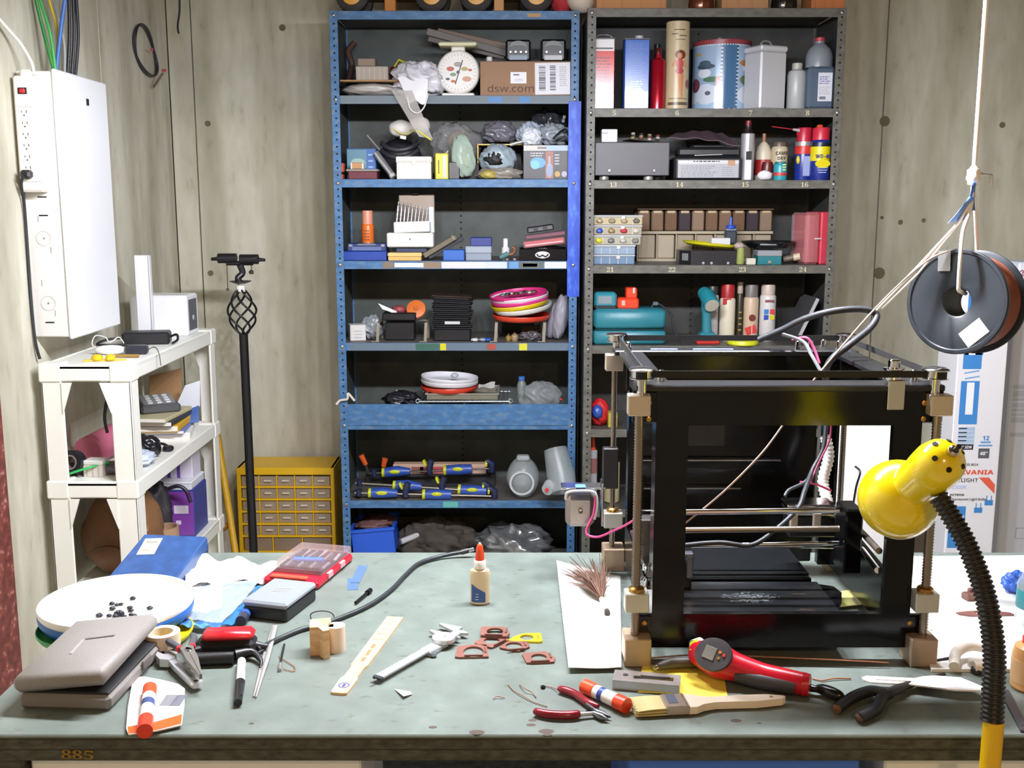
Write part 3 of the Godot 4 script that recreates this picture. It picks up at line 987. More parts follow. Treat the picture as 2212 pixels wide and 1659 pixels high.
# ------------------------------------------------------------------ the hanging spool, its cords and the gooseneck lamp
func build_spool_and_lamp():
	var c = V(0.8078,1.4169,-1.9)
	var o = thing("filament_spool", "black spool of brown filament hanging on a white cord, with a white paper label", "spool", c)
	var bk = m("1f242b", 0.42)
	var axis = Basis(V(0, 1, 0), deg_to_rad(-49)) * Basis(V(1, 0, 0), deg_to_rad(-4)) * Basis(V(1, 0, 0), PI / 2)
	o.basis = axis
	var R = 0.0925
	var fl = [[0.026, 0.03], [0.026, 0.0345], [0.03, 0.0365], [R - 0.009, 0.0365], [R - 0.007, 0.039], [R - 0.002, 0.039], [R, 0.037], [R, 0.033], [R - 0.004, 0.0315], [0.05, 0.0315]]
	part(o, "flange", lt(fl, 56), bk)
	part(o, "flange", lt(fl, 56), bk, Transform3D(Basis(V(1, 0, 0), PI)))
	var hub = Sh.new()
	hub.lathe([[0.0265, 0.033], [0.0262, 0.0], [0.0265, -0.033]], 32)
	hub.lathe([[0.048, -0.032], [0.048, 0.032]], 32)
	part(o, "hub", hub.mesh(), m("14171b", 0.45))
	var wind = []
	for i in 37:
		wind.append([0.081 + (0.0012 if i % 2 == 0 else 0.0), -0.0315 + 0.063 * i / 36.0])
	part(o, "filament", lt(wind, 56), m("7a4433", 0.38))
	var im = blank(160, 240, "f6f6f4")
	lines(im, 60, 40, 80, 6, 16, "8a8a98", 4)
	lines(im, 20, 170, 50, 3, 14, "7a7a84", 6)
	var face = Transform3D(Basis(V(1, 0, 0), -PI / 2), Vector3())
	card(o, "paper_label", 0.03, 0.046, picture(im, 0.6), face * at(V(0.037, -0.0515, 0.0366), V(0, 0, -47)))
	card(o, "foil_tape", 0.023, 0.036, m("9a9a9c", 0.25, 0.7), face * at(V(-0.028, 0.07, 0.0392), V(0, 0, 4)))
	# cord from the ceiling hook to the knot and round the hub
	var cord = m("f6f2ec", 0.7)
	var knot = V(0.8055,1.6432,-1.9)
	var w = thing("white_rope", "white cord hanging from the ceiling down to a knot and looped through the spool", "cord", knot)
	part(w, "main_cord", tb([V(0.0, 0.0, 0), V(0.0, 2.585 - knot.y, 0)], 0.0042, 10), cord)
	part(w, "ceiling_hook", tb(curve([V(0, 2.605 - knot.y, 0), V(0, 2.585 - knot.y, 0), V(0.012, 2.575 - knot.y, 0), V(0.002, 2.565 - knot.y, 0)]), 0.003, 8), m("a0a0a0", 0.3, 1.0))
	part(w, "knot", bl(V(0.022, 0.034, 0.022), 0.25, 4, 12), cord, at(V(0, -0.024, 0)))
	part(w, "loop", tb(curve([V(0.806,1.6368,-1.9) - knot, V(0.7972,1.5811,-1.885) - knot, V(0.7808,1.5416,-1.87) - knot, V(0.7723,1.4947,-1.853) - knot, V(0.7727,1.4548,-1.853) - knot, V(0.7774,1.4399,-1.86) - knot, V(0.806,1.4317,-1.9) - knot]), 0.0036, 8), cord)
	part(w, "loop", tb(curve([V(0.8063,1.6329,-1.9) - knot, V(0.8118,1.597,-1.905) - knot, V(0.8236,1.5566,-1.92) - knot, V(0.8382,1.5133,-1.943) - knot, V(0.8432,1.4565,-1.945) - knot, V(0.8244,1.43,-1.92) - knot]), 0.0036, 8), cord)
	part(w, "stay_cord", tb([V(0.7966,1.589,-1.885) - knot, V(0.778,1.5556,-1.885) - knot, V(0.7175,1.4784,-1.9) - knot, V(0.6558,1.4,-1.92) - knot], 0.0028, 8), cord)
	part(w, "stay_cord", tb([V(0.7773,1.5491,-1.89) - knot, V(0.7217,1.4675,-1.905) - knot, V(0.6657,1.4017,-1.92) - knot], 0.0018, 8), cord)
	var hk = one("hex_key", "pale bent hex key tied into the knot of the hanging cord", "hex key", tb(curve([V(-0.004, -0.003, 0), V(0.012, -0.003, 0), V(0.026, -0.004, 0), V(0.031, -0.008, 0), V(0.031, -0.022, 0)], 4), 0.0034, 6), m("d8d4d0", 0.3, 0.8), knot)
	var bt = m("6f9ae4", 0.45)
	var fa = Sh.new()
	fa.sheet(func(u, v): return V(0.8022,1.6247,-1.889).lerp(V(0.7976,1.5811,-1.886), u) + V((v - 0.5) * 0.016 * (0.4 + u * 0.6), 0.004 * sin(u * 5.0), 0.004 * sin(v * 3.0 + u * 4.0)), 6, 3, 0.0008)
	one("tape_flag", "short blue tape flag wrapped round the cord just below the knot", "tape", fa.mesh(), m("4f80dc", 0.45))
	fa = Sh.new()
	fa.sheet(func(u, v): return V(0.7986,1.6009,-1.884).lerp(V(0.775,1.5588,-1.884), u) + V((v - 0.5) * 0.03 * (0.35 + u * 0.7), (v - 0.5) * 0.006 * u, 0.003 * sin(v * 4.0 + u * 3.0)), 8, 4, 0.0008)
	one("tape_flag", "long pale blue tape flag on the slanting cord above the spool", "tape", fa.mesh(), bt)
	one("filament_strand", "thin brown filament strand running from the spool down into the printer", "filament", tb(curve([V(0.762,1.5067,-1.885), V(0.7309,1.4912,-1.888), V(0.6853,1.4505,-1.89), V(0.6285,1.3985,-1.87), V(0.5461,1.333,-1.8), V(0.4969,1.2839,-1.77), V(0.4504,1.2241,-1.745), V(0.4103,1.1762,-1.73), V(0.3499,1.1142,-1.725), V(0.2873,1.0622,-1.72)], 8), 0.0017, 8), m("b49a8c", 0.35))
	# the gooseneck lamp
	var yel = m("e8cf10", 0.2)
	yel.clearcoat_enabled = true
	yel.clearcoat = 0.6
	yel.clearcoat_roughness = 0.08
	var foot = V(0.6128,0.9134,-1.27)
	var l = thing("gooseneck_lamp", "yellow gooseneck lamp with a black ribbed neck, standing in front of the bench", "lamp", V(foot.x, 0, foot.z))
	var inv = V(foot.x, 0, foot.z)
	part(l, "base", lt([[0, 0], [0.13, 0], [0.135, 0.006], [0.13, 0.02], [0.06, 0.035], [0.02, 0.045], [0, 0.045]], 40), yel)
	var topp = V(0.6107,0.9413,-1.27)
	part(l, "tube", lt([[0.0128, 0.03], [0.0128, topp.y], [0.011, topp.y + 0.001], [0, topp.y + 0.001]], 24), m("e0b400", 0.3))
	var path = curve([topp, V(0.6118,0.9803,-1.275), V(0.612,1.0329,-1.283), V(0.6011,1.0992,-1.295), V(0.5809,1.1586,-1.31), V(0.5606,1.1982,-1.325), V(0.549,1.2174,-1.335)], 30)
	var rr = []
	var pp = []
	var total = 0.0
	for i in path.size() - 1: total += (path[i + 1] - path[i]).length()
	var n = 190
	var walked = 0.0
	var j = 0
	for i in n + 1:
		var want = total * i / n
		while j < path.size() - 2 and walked + (path[j + 1] - path[j]).length() < want:
			walked += (path[j + 1] - path[j]).length()
			j += 1
		pp.append(path[j].lerp(path[j + 1], (want - walked) / (path[j + 1] - path[j]).length()) - inv)
		rr.append((0.0148 if (i / 2) % 2 == 0 else 0.0122) * (1.0 - 0.12 * i / n))
	part(l, "gooseneck", tb(pp, rr, 16), m("191613", 0.4))
	var cap = V(0.5468,1.2597,-1.335)
	var heart = V(0.5284,1.1912,-1.415)
	var hx = along(cap, heart)
	hx.origin -= inv
	var L = (heart - cap).length()
	part(l, "neck", lt([[0.0, -0.034], [0.012, -0.032], [0.022, -0.026], [0.029, -0.016], [0.0325, 0.0], [0.0318, 0.02], [0.03, 0.04], [0.0295, L - 0.035], [0.0, L - 0.035]], 40), yel, hx)
	var dx = along(heart, V(0.5498,1.1555,-1.46))
	dx.origin -= inv
	var rs = 0.054
	var prof = []
	for i in 15: prof.append([rs * sin(PI * 0.5 * i / 14.0), -rs * cos(PI * 0.5 * i / 14.0)])
	for i in 5: prof.append([rs * cos(deg_to_rad(6.0 * (i + 1))), rs * sin(deg_to_rad(6.0 * (i + 1)))])
	var rim: Array = prof[-1]
	for i in 12:
		var t = deg_to_rad(30.0 - 10.0 * i)
		prof.append([(rs - 0.002) * cos(t), (rs - 0.002) * sin(t)])
	part(l, "shade", lt(prof, 48), yel, dx)
	part(l, "rim", lt([[rim[0] - 0.002, rim[1] - 0.001], [rim[0] + 0.0012, rim[1] - 0.002], [rim[0] + 0.0012, rim[1] + 0.002], [rim[0] - 0.003, rim[1] + 0.002]], 48), m("f2f0e0", 0.3), dx)
	part(l, "bulb", lt([[0.011, -0.03], [0.012, -0.02], [0.02, 0.0], [0.021, 0.008], [0.014, 0.02], [0.0, 0.025]], 24), m("f0f0ea", 0.3), dx)
	for k in 6:
		var a = TAU * k / 6 + 0.5
		var d = V(cos(a) * 0.0215, -0.0262, sin(a) * 0.0215)
		part(l, "vent_hole", lt([[0.0036, 0], [0.0036, 0.0008], [0, 0.0008]], 12), m("1a1608", 0.9), hx * along(d, d + V(cos(a) * 0.6, -0.75, sin(a) * 0.6)))
	part(l, "switch_collar", lt([[0.0075, 0], [0.0075, 0.006], [0.005, 0.008], [0, 0.008]], 16), m("c8c2b4", 0.2, 1.0), hx * at(V(0, -0.0335, 0), V(180, 0, 0)))
	part(l, "switch_key", tb([V(0, -0.04, 0), V(0.003, -0.056, 0.004)], 0.0032, 8), m("15130f", 0.4), hx)
# ------------------------------------------------------------------ what lies on the bench
func lay(c: Array, f: Callable, nu := 16, nv := 12, thick := 0.0008) -> ArrayMesh:   # a limp sheet between four corners, raised by f(u, v)
	var s = Sh.new()
	s.sheet(func(u, v): return (c[0].lerp(c[1], u)).lerp(c[3].lerp(c[2], u), v) + V(0, f.call(u, v), 0), nu, nv, thick)
	return s.mesh()

func radial(poly: Array, n := 32) -> Array:   # the outline of a polygon round the origin at even angles
	var out = []
	for i in n:
		var d = W(cos(TAU * i / n), sin(TAU * i / n))
		var best = 1.0
		for k in poly.size():
			var hit = Geometry2D.segment_intersects_segment(Vector2(), d, poly[k], poly[(k + 1) % poly.size()])
			if hit != null: best = minf(best, hit.length())
		out.append(d * best)
	return out

func pliers(called: String, label: String, cat: String, p: Vector3, yaw: float, hl: float, jl: float, spread: float, grip: Material, steel: Material, r := 0.0055, group := "") -> Node3D:   # pivot at the origin, jaws to +x
	var o = thing(called, label, cat, p, yaw, group)
	for k in [-1, 1]:
		var h = r * 0.9
		part(o, "handle", tb(curve([V(-hl * 0.22, h, k * 0.006), V(-hl * 0.45, h, k * spread * 0.55), V(-hl * 0.75, h, k * spread * 0.92), V(-hl, h, k * spread)]), [r * 0.7, r * 0.8, r * 0.9, r, r, r, r, r * 1.05, r * 1.05, r * 1.1, r * 1.1, r * 1.1, r * 1.1, r * 1.1, r * 1.05, r * 1.05, r, r * 0.8, r * 0.5], 10, false, 0.85), grip)
		var s = Sh.new()
		s.prism([W(-hl * 0.3, k * 0.004), W(-hl * 0.3, k * 0.011), W(0, k * 0.009), W(jl * 0.3, k * 0.009), W(jl, k * 0.002), W(jl, k * 0.0004), W(0, k * 0.0004), W(-0.006, -k * 0.007)], 0.008, at(V(0, 0.0015, 0)))
		part(o, "jaw", s.mesh(), steel)
	part(o, "rivet", cyl(0.005, 0.011, 0.001, 14), m("b0b0b2", 0.25, 1.0))
	return o

func build_bench_left():
	# hard case, a little ajar
	var grain = tri_mat("case plastic", noise_tex(41, 0.12, [[0.0, "7d7873"], [0.5, "87827d"], [1.0, "928d88"]], 256), V(8, 8, 8), 0.55, 0.0, null, Vector3.ONE, false)
	var o = thing("tool_case", "grey textured plastic tool case lying ajar at the left front corner of the bench", "case", V(-0.638,0.87,-1.5372), -0.06)
	var s = Sh.new()
	s.box(V(0.136, 0.024, 0.2), V(0, 0.012, 0), 0.006, Basis(), false)
	part(o, "tray", s.mesh(), m("77726e", 0.5))
	s = Sh.new()
	s.box(V(0.126, 0.004, 0.19), V(0.002, 0.0255, 0), 0.001)
	part(o, "liner", s.mesh(), m("141416", 0.7), Transform3D(), "black liner inside")
	var lid = part(o, "lid", bx(V(0.14, 0.026, 0.204), 0.008, true), grain, Transform3D(Basis(V(0, 0, 1), deg_to_rad(7)) * Basis(V(1, 0, 0), deg_to_rad(2)), V(-0.004, 0.0345, 0)))
	part(lid, "ridge", bx(V(0.004, 0.002, 0.05), 0.0006), m("a09c98", 0.4), at(V(-0.012, 0.0255, 0.01), V(0, 4, 0)))
	part(lid, "ridge", bx(V(0.045, 0.002, 0.004), 0.0006), m("6a6560", 0.5), at(V(0.012, 0.0255, -0.018), V(0, 4, 0)))
	part(o, "latch", bx(V(0.004, 0.014, 0.03), 0.001), m("6a6662", 0.4), at(V(0.07, 0.012, -0.03)))
	# nest of discs with the white one on top, and the black bits in it
	var fc = V(-0.6789,0.915,-1.7374)
	fc.y = 0.87
	fc.z -= 0.012
	var dish = [[0.0, 0.003], [0.1, 0.003], [0.112, 0.004], [0.121, 0.009], [0.1265, 0.018], [0.1275, 0.026], [0.1265, 0.0285], [0.1245, 0.0275], [0.1225, 0.02], [0.117, 0.011], [0.108, 0.007], [0.0, 0.0055]]
	var small = []
	for q in dish: small.append([q[0] * 0.72, q[1] * 0.62])
	one("flying_disc", "small green plastic disc under the left of the nest behind the grey case", "disc", lt(small, 48), m("3f9a58", 0.4), fc + V(-0.03, -0.0015, 0.03), 0, "nest of upturned discs on the bench")
	one("flying_disc", "small yellow disc low in the nest, its rim showing beside the pliers", "disc", lt(small, 48), m("d6c416", 0.4), fc + V(0.05, -0.0015, 0.052), 0, "nest of upturned discs on the bench")
	one("flying_disc", "blue throwing disc right under the white one that holds black bits", "disc", lt(dish, 56), m("1f5fb0", 0.4), fc + V(0.0, 0.0095, 0.0), 0, "nest of upturned discs on the bench")
	var top = fc + V(0.0, 0.0215, 0)
	one("flying_disc", "large white upturned throwing disc holding small black bits", "disc", lt(dish, 64), m("efecec", 0.35), top, 0, "nest of upturned discs on the bench")
	var r = RandomNumberGenerator.new()
	r.seed = 3
	for v in [V(-0.6992,0.8972,-1.7789),V(-0.6887,0.8972,-1.7745),V(-0.6823,0.8972,-1.7767),V(-0.6897,0.8972,-1.7551),V(-0.6678,0.8972,-1.7279),V(-0.657,0.8972,-1.7196),V(-0.6608,0.8972,-1.7594),V(-0.6547,0.8972,-1.7467),V(-0.6473,0.8972,-1.7279),V(-0.6404,0.8972,-1.7237),V(-0.6713,0.8972,-1.8032),V(-0.6257,0.8972,-1.7573),V(-0.7001,0.8972,-1.7237),V(-0.6719,0.8972,-1.7217),V(-0.6836,0.8972,-1.7237)]:
		var big: bool = v == V(-0.6678,0.8972,-1.7279)
		one("black_bit", "small black plastic bit lying in the white disc", "plastic bit", bl(V(0.009, 0.006, 0.008) * (1.6 if big else r.randf_range(0.7, 1.1)), 0.5, r.randi() % 90, 8), m("1c1d26", 0.5), v, 0, "black bits in the white disc")
	one("tape_roll", "roll of tan paper tape between the white disc and the pliers", "tape roll", rg(circle(0.028, 32), circle(0.017, 32), 0.022), m("e2cfb4", 0.6), V(-0.568,0.882,-1.6451))
	# blue steel book-like box tilted against the shelf leg
	var q0 = V(-0.6839,0.87,-1.9564)
	o = thing("blue_box", "flat blue metal box with a cream label, leaning up behind the white disc", "box", q0 + V(0.004, 0, -0.02), -0.12)
	var bb = part(o, "body", bx(V(0.132, 0.03, 0.17), 0.003), tri_mat("blue enamel", noise_tex(43, 0.02, [[0.0, "243c66"], [0.6, "2b4a7c"], [1.0, "325488"]], 256), V(4, 4, 4), 0.35), Transform3D(Basis(V(1, 0, 0), deg_to_rad(13)), V(0, 0.0195, 0)))
	var im = blank(64, 96, "e6ddc8")
	bar(im, 10, 16, 44, 14, "8a8478")
	bar(im, 14, 44, 30, 8, "b4ac9c")
	bar(im, 8, 62, 34, 16, "97907f")
	card(bb, "label", 0.034, 0.06, picture(im, 0.7), at(V(-0.033, 0.0302, -0.038), V(-90, 0, 8)))
	part(bb, "hinge", bx(V(0.1, 0.008, 0.004), 0.001), m("2b4878", 0.4), at(V(0, 0.011, 0.086)))
	# white cloth and clear bag
	var no = FastNoiseLite.new()
	no.seed = 8
	no.frequency = 0.02
	one("white_cloth", "crumpled white cotton cloth lying behind the clear bag", "cloth", lay([V(-0.6389,0.87,-2.035), V(-0.4682,0.87,-2.0459), V(-0.4622,0.87,-1.9564), V(-0.6074,0.87,-1.888)], func(u, v): return 0.012 + 0.024 * exp(-pow((u - 0.12) * 3.0, 2)) * (1.0 - 0.6 * v) + 0.011 * no.get_noise_2d(u * 120, v * 150) + 0.006 * sin(u * 14 + v * 5), 26, 22, 0.0015), m("f2f1ec", 0.9))
	one("white_cloth", "flat corner of white cloth spread in front of the blue box", "cloth", lay([V(-0.648,0.87,-2.0135), V(-0.5553,0.87,-1.9564), V(-0.5129,0.87,-1.7978), V(-0.585,0.87,-1.7661)], func(u, v): return 0.014 + 0.006 * no.get_noise_2d(u * 160 + 50, v * 140) + 0.004 * sin(u * 9 + v * 11), 16, 16, 0.0012), m("f2f1ec", 0.9))
	o = thing("clear_bag", "clear plastic bag with a blue sealed edge, lying beside the white disc", "bag")
	part(o, "film", lay([V(-0.5741,0.87,-1.7516), V(-0.6085,0.87,-1.9564), V(-0.4751,0.87,-1.9241), V(-0.4919,0.87,-1.7193)], func(u, v): return 0.017 + 0.006 * no.get_noise_2d(u * 150, v * 130 + 40) * (1.0 - u * 0.2), 20, 20, 0.0006), clear("cfe0f0", 0.3, 0.22))
	part(o, "blue_edge", lay([V(-0.4962,0.87,-1.7233), V(-0.4778,0.87,-1.9023), V(-0.4698,0.87,-1.9241), V(-0.4773,0.87,-1.7233)], func(u, v): return 0.012 + 0.003 * sin(u * 20 + v * 3), 20, 3, 0.0006), m("2f6fd4", 0.35))
	part(o, "blue_edge", lay([V(-0.5655,0.87,-1.7233), V(-0.5729,0.87,-1.7475), V(-0.4989,0.87,-1.7394), V(-0.4925,0.87,-1.7154)], func(u, v): return 0.012 + 0.003 * sin(v * 20 + u * 3), 3, 20, 0.0006), m("5a93e0", 0.35))
	o = thing("small_torch", "small blue pen torch lying against the black bit case", "torch")
	part(o, "barrel", tb([V(-0.4661,0.881,-1.7661), V(-0.4628,0.881,-1.8733)], 0.0085, 14), m("2a56b8", 0.35))
	part(o, "end", tb([V(-0.4665,0.881,-1.7453), V(-0.4658,0.881,-1.7683)], 0.0095, 14), m("2a2c3c", 0.4))
	# bit cases
	o = thing("bit_case", "black bit case with a grey translucent lid, in front of the red case", "case", V(-0.4167,0.87,-1.8307), -0.28)
	part(o, "tray", bx(V(0.085, 0.022, 0.115), 0.003), m("17181a", 0.4))
	var gl = part(o, "lid", bx(V(0.087, 0.012, 0.117), 0.004), m("8e949c", 0.22), at(V(0, 0.0225, 0)))
	for i in 3: part(gl, "embossing", bx(V(0.028, 0.0012, 0.003), 0.0005), m("b8bcc0", 0.3), at(V(0.002, 0.0118, -0.012 + i * 0.008), V(0, 14, 0)))
	o = thing("bit_set", "red plastic case with a clear lid full of driver bits, by the bench's rear edge", "case", V(-0.4002,0.87,-2.0188), -0.24)
	part(o, "tray", bx(V(0.115, 0.018, 0.175), 0.005), m("c01c30", 0.35))
	part(o, "foot", bx(V(0.112, 0.006, 0.172), 0.003), m("1a1416", 0.5), at(V(0, -0.0002, 0.001)))
	part(o, "bed", bx(V(0.1, 0.003, 0.135), 0.001), m("3a1820", 0.5), at(V(0, 0.0175, -0.012)))
	for i in 11:
		var a = r.randf_range(-0.3, 0.3)
		part(o, "bit", tb([V(-0.042 + 0.0085 * i, 0.0245, -0.07 + 0.02 * r.randf()), V(-0.042 + 0.0085 * i + a * 0.02, 0.0245, -0.02 + 0.02 * r.randf())], 0.0034, 8), m(["8a8d94", "34363c", "b8bcc2", "5a2030"][i % 4], 0.3, 0.6))
		part(o, "bit", tb([V(-0.042 + 0.0085 * i, 0.0245, 0.0), V(-0.042 + 0.0085 * i, 0.0245, 0.035)], 0.003, 8), m(["26282c", "8f9298", "3c3e44"][i % 3], 0.3, 0.6))
	part(o, "driver", tb([V(-0.028, 0.029, 0.008), V(0.03, 0.029, 0.0)], 0.0055, 10), m("2f6fe0", 0.3), Transform3D(), "blue driver handle")
	part(o, "latch", bx(V(0.075, 0.005, 0.014), 0.0015), m("e0523c", 0.3), at(V(-0.005, 0.017, 0.079)))
	for k in [-0.03, 0.03]: part(o, "side_clip", bx(V(0.006, 0.012, 0.022), 0.001), m("d0a0a8", 0.3), at(V(0.057, 0.007, k)))
	part(o, "lid", bx(V(0.112, 0.016, 0.15), 0.004), clear("ffd8dc", 0.12, 0.08), at(V(0, 0.018, -0.01)))
	for q in [[V(-0.3051,0.87,-1.9564), 0.02, 0.05, 0.15, "pale blue translucent strip lying beside the darker strip"], [V(-0.3003,0.8712,-2.0101), 0.018, 0.075, -0.03, "grey-blue translucent strip lying by the black bolt"]]:
		one("plastic_strip", q[4], "strip", pr(rect(q[1], q[2] * 1.35, 4, Vector2()) if false else [W(-q[1] / 2, -q[2] * 0.65), W(q[1] / 2, -q[2] * 0.65), W(q[1] / 2, q[2] * 0.65), W(-q[1] / 2, q[2] * 0.65)], 0.0011), clear("6f90c0", 0.45, 0.2), q[0], q[3])
	o = thing("long_bolt", "black socket-head bolt lying next to the translucent strips", "bolt")
	part(o, "shank", tb([V(-0.2839,0.875,-1.8472), V(-0.269,0.875,-1.8987)], 0.0029, 10), m("1d1e22", 0.4, 0.6))
	part(o, "head", tb([V(-0.2695,0.875,-1.8963), V(-0.2654,0.875,-1.9107)], 0.005, 12), m("1d1e22", 0.4, 0.6))
	# pliers, wrench, corded tool
	var lp = pliers("long_nose_pliers", "grey-handled long-nose pliers lying across the adjustable wrench", "pliers", V(-0.5046,0.892,-1.5757), -1.098, 0.075, 0.095, 0.02, m("4a4a50", 0.45), m("8a857e", 0.35, 0.5))
	for q in [-1, 1]: part(lp, "red_collar", tb([V(-0.02, 0.005, q * 0.0085), V(-0.026, 0.005, q * 0.0105)], 0.0058, 10), m("c82a34", 0.4))
	o = thing("adjustable_wrench", "chrome adjustable wrench lying in front of the white disc", "wrench", V(-0.5033,0.87,-1.5437), -0.9004)
	var chrome = m("d6d7da", 0.3, 0.55)
	s = Sh.new()
	s.prism([W(-0.05, -0.005), W(-0.03, -0.0068), W(0.048, -0.0088), W(0.055, -0.0075), W(0.0585, 0), W(0.055, 0.0075), W(0.048, 0.0088), W(-0.03, 0.0068), W(-0.05, 0.005)], 0.008, at(V(0, 0.006, 0)))
	part(o, "handle", s.mesh(), chrome)
	part(o, "hole", cyl(0.0036, 0.0004, 0.0001, 14), m("16161a", 0.6), at(V(0.048, 0.0141, 0)))
	part(o, "groove", bx(V(0.06, 0.0006, 0.006), 0.0002), m("9b9ca2", 0.35, 0.9), at(V(0.0, 0.0139, 0)))
	s = Sh.new()
	s.prism([W(-0.048, 0.006), W(-0.058, 0.016), W(-0.078, 0.015), W(-0.088, 0.008), W(-0.073, 0.004), W(-0.07, -0.004), W(-0.06, -0.012), W(-0.048, -0.007)], 0.013, at(V(0, 0.003, 0)))
	part(o, "head", s.mesh(), chrome)
	s = Sh.new()
	s.prism([W(-0.06, -0.012), W(-0.074, -0.005), W(-0.09, -0.003), W(-0.084, -0.011), W(-0.07, -0.017)], 0.01, at(V(0, 0.0045, 0)))
	part(o, "jaw", s.mesh(), chrome)
	part(o, "adjuster", tb([V(-0.066, 0.0095, -0.009), V(-0.056, 0.0095, -0.006)], 0.0045, 10), m("9a9aa0", 0.35, 1.0))
	o = thing("corded_tool", "red and black corded hand tool lying by the pliers, its black cable running right", "tool", V(-0.4622,0.87,-1.6218), 0.1)
	part(o, "body", bx(V(0.095, 0.03, 0.04), 0.008), m("17171a", 0.4), at(V(0.002, 0.0, -0.012)))
	part(o, "shell", bx(V(0.083, 0.016, 0.036), 0.007, true), m("c4202a", 0.3), at(V(0.006, 0.026, -0.013)))
	part(o, "handle", tb([V(-0.04, 0.011, 0.028), V(0.02, 0.011, 0.03)], 0.0105, 12), m("121214", 0.45))
	part(o, "jaw", tb(curve([V(0.02, 0.012, 0.02), V(0.045, 0.012, 0.012), V(0.062, 0.008, 0.035), V(0.064, 0.004, 0.055)]), [0.009, 0.009, 0.0085, 0.008, 0.008, 0.007, 0.007, 0.006, 0.006, 0.005, 0.005, 0.004, 0.004, 0.003, 0.003, 0.002, 0.002, 0.002, 0.0015], 8), m("151518", 0.4))
	part(o, "trigger", bx(V(0.03, 0.012, 0.012), 0.003), m("1a1a1d", 0.4), at(V(-0.045, 0.012, 0.008), V(0, 30, 0)))
	part(o, "strain_relief", tb([V(0.045, 0.016, -0.01), V(0.066, 0.01, -0.012)], [0.007, 0.0045], 10), m("1a1a1d", 0.5))
	one("power_cable", "black power cable snaking from the corded tool to the rear edge of the bench", "cable", tb(curve([V(-0.4106,0.881,-1.6291), V(-0.3894,0.875,-1.6822), V(-0.359,0.875,-1.7233), V(-0.3311,0.875,-1.7435), V(-0.2968,0.875,-1.779), V(-0.2559,0.875,-1.8381), V(-0.2266,0.875,-1.9132), V(-0.2083,0.875,-1.9916), V(-0.187,0.876,-2.0593), V(-0.1478,0.877,-2.0992), V(-0.1011,0.882,-2.1137)], 10), 0.0042, 10), m("1d2226", 0.5))
	o = thing("cable_plug", "small metal-ended plug at the far end of the black cable", "plug")
	part(o, "sleeve", tb([V(-0.1047,0.882,-2.1108), V(-0.0896,0.885,-2.1137)], 0.0055, 10), m("26282c", 0.4))
	part(o, "tip", tb([V(-0.0905,0.885,-2.1137), V(-0.0781,0.888,-2.1136)], 0.0042, 10), m("b8b8bc", 0.25, 1.0))
	one("wire_loop", "loop of thin black wire behind the pale wooden block", "wire", tb(curve([V(-0.3505,0.874,-1.7709), V(-0.3513,0.882,-1.7764), V(-0.3361,0.888,-1.7741), V(-0.3176,0.888,-1.7698), V(-0.3096,0.88,-1.7686), V(-0.3109,0.874,-1.7563)], 8), 0.0011, 6), m("2a2a2c", 0.5))
	# marker, scribers, wire scraps
	o = thing("marker_pen", "black-capped marker pen with a white barrel pointing at the bench's front edge", "pen")
	part(o, "barrel", tb([V(-0.4266,0.8775,-1.5909), V(-0.4094,0.8775,-1.5133)], 0.0066, 14), m("e8e8e8", 0.3))
	part(o, "cap", tb([V(-0.4098,0.8775,-1.5149), V(-0.3964,0.8775,-1.4482)], [0.0076, 0.006], 14), m("17171a", 0.3))
	part(o, "clip", tb([V(-0.402,0.883,-1.4985), V(-0.3951,0.882,-1.4625)], 0.0015, 6), m("26262a", 0.3))
	part(o, "print", tb([V(-0.4175,0.8782,-1.5689), V(-0.409,0.8782,-1.5261)], 0.0028, 8), m("9a9ca0", 0.4))
	o = thing("tweezers", "long steel tweezers lying between the marker pen and the wooden block", "tweezers")
	part(o, "leg", tb([V(-0.4035,0.879,-1.7297), V(-0.3891,0.877,-1.606), V(-0.3772,0.873,-1.4766)], [0.0045, 0.004, 0.0012], 8, false, 0.4), m("c0beba", 0.35, 0.5))
	part(o, "leg", tb([V(-0.4076,0.876,-1.737), V(-0.3972,0.873,-1.615), V(-0.3812,0.8725,-1.4791)], [0.004, 0.0035, 0.0012], 8, false, 0.4), m("c0beba", 0.35, 0.5))
	o = thing("small_screw", "thin dark pin with a round head, standing left of the wooden block", "pin")
	part(o, "shank", tb([V(-0.3753,0.873,-1.666), V(-0.3653,0.873,-1.5872)], 0.0019, 8), m("3a3c40", 0.4, 0.8))
	part(o, "head", tb([V(-0.3653,0.873,-1.5906), V(-0.3617,0.873,-1.5668)], 0.003, 8), m("b0aca4", 0.4, 0.8))
	one("copper_wire", "short curl of copper wire beside the dark pin", "wire", tb(curve([V(-0.3748,0.872,-1.6208), V(-0.3592,0.872,-1.6032), V(-0.3418,0.872,-1.5825), V(-0.3399,0.872,-1.5657), V(-0.3575,0.872,-1.5741)], 6), 0.0007, 6), m("a86a4a", 0.4, 0.5))
	one("copper_wire", "curl of copper wire at the tip of the black jaw", "wire", tb(curve([V(-0.4007,0.874,-1.5918), V(-0.3851,0.874,-1.5781), V(-0.3922,0.874,-1.568)], 6), 0.0007, 6), m("a86a4a", 0.4, 0.5))
	# glue stick in its card
	o = thing("blister_pack", "opened white and orange blister card at the bench's front edge", "packet", V(-0.5107,0.874,-1.4309), 0.0)
	s = Sh.new()
	var cardp = []
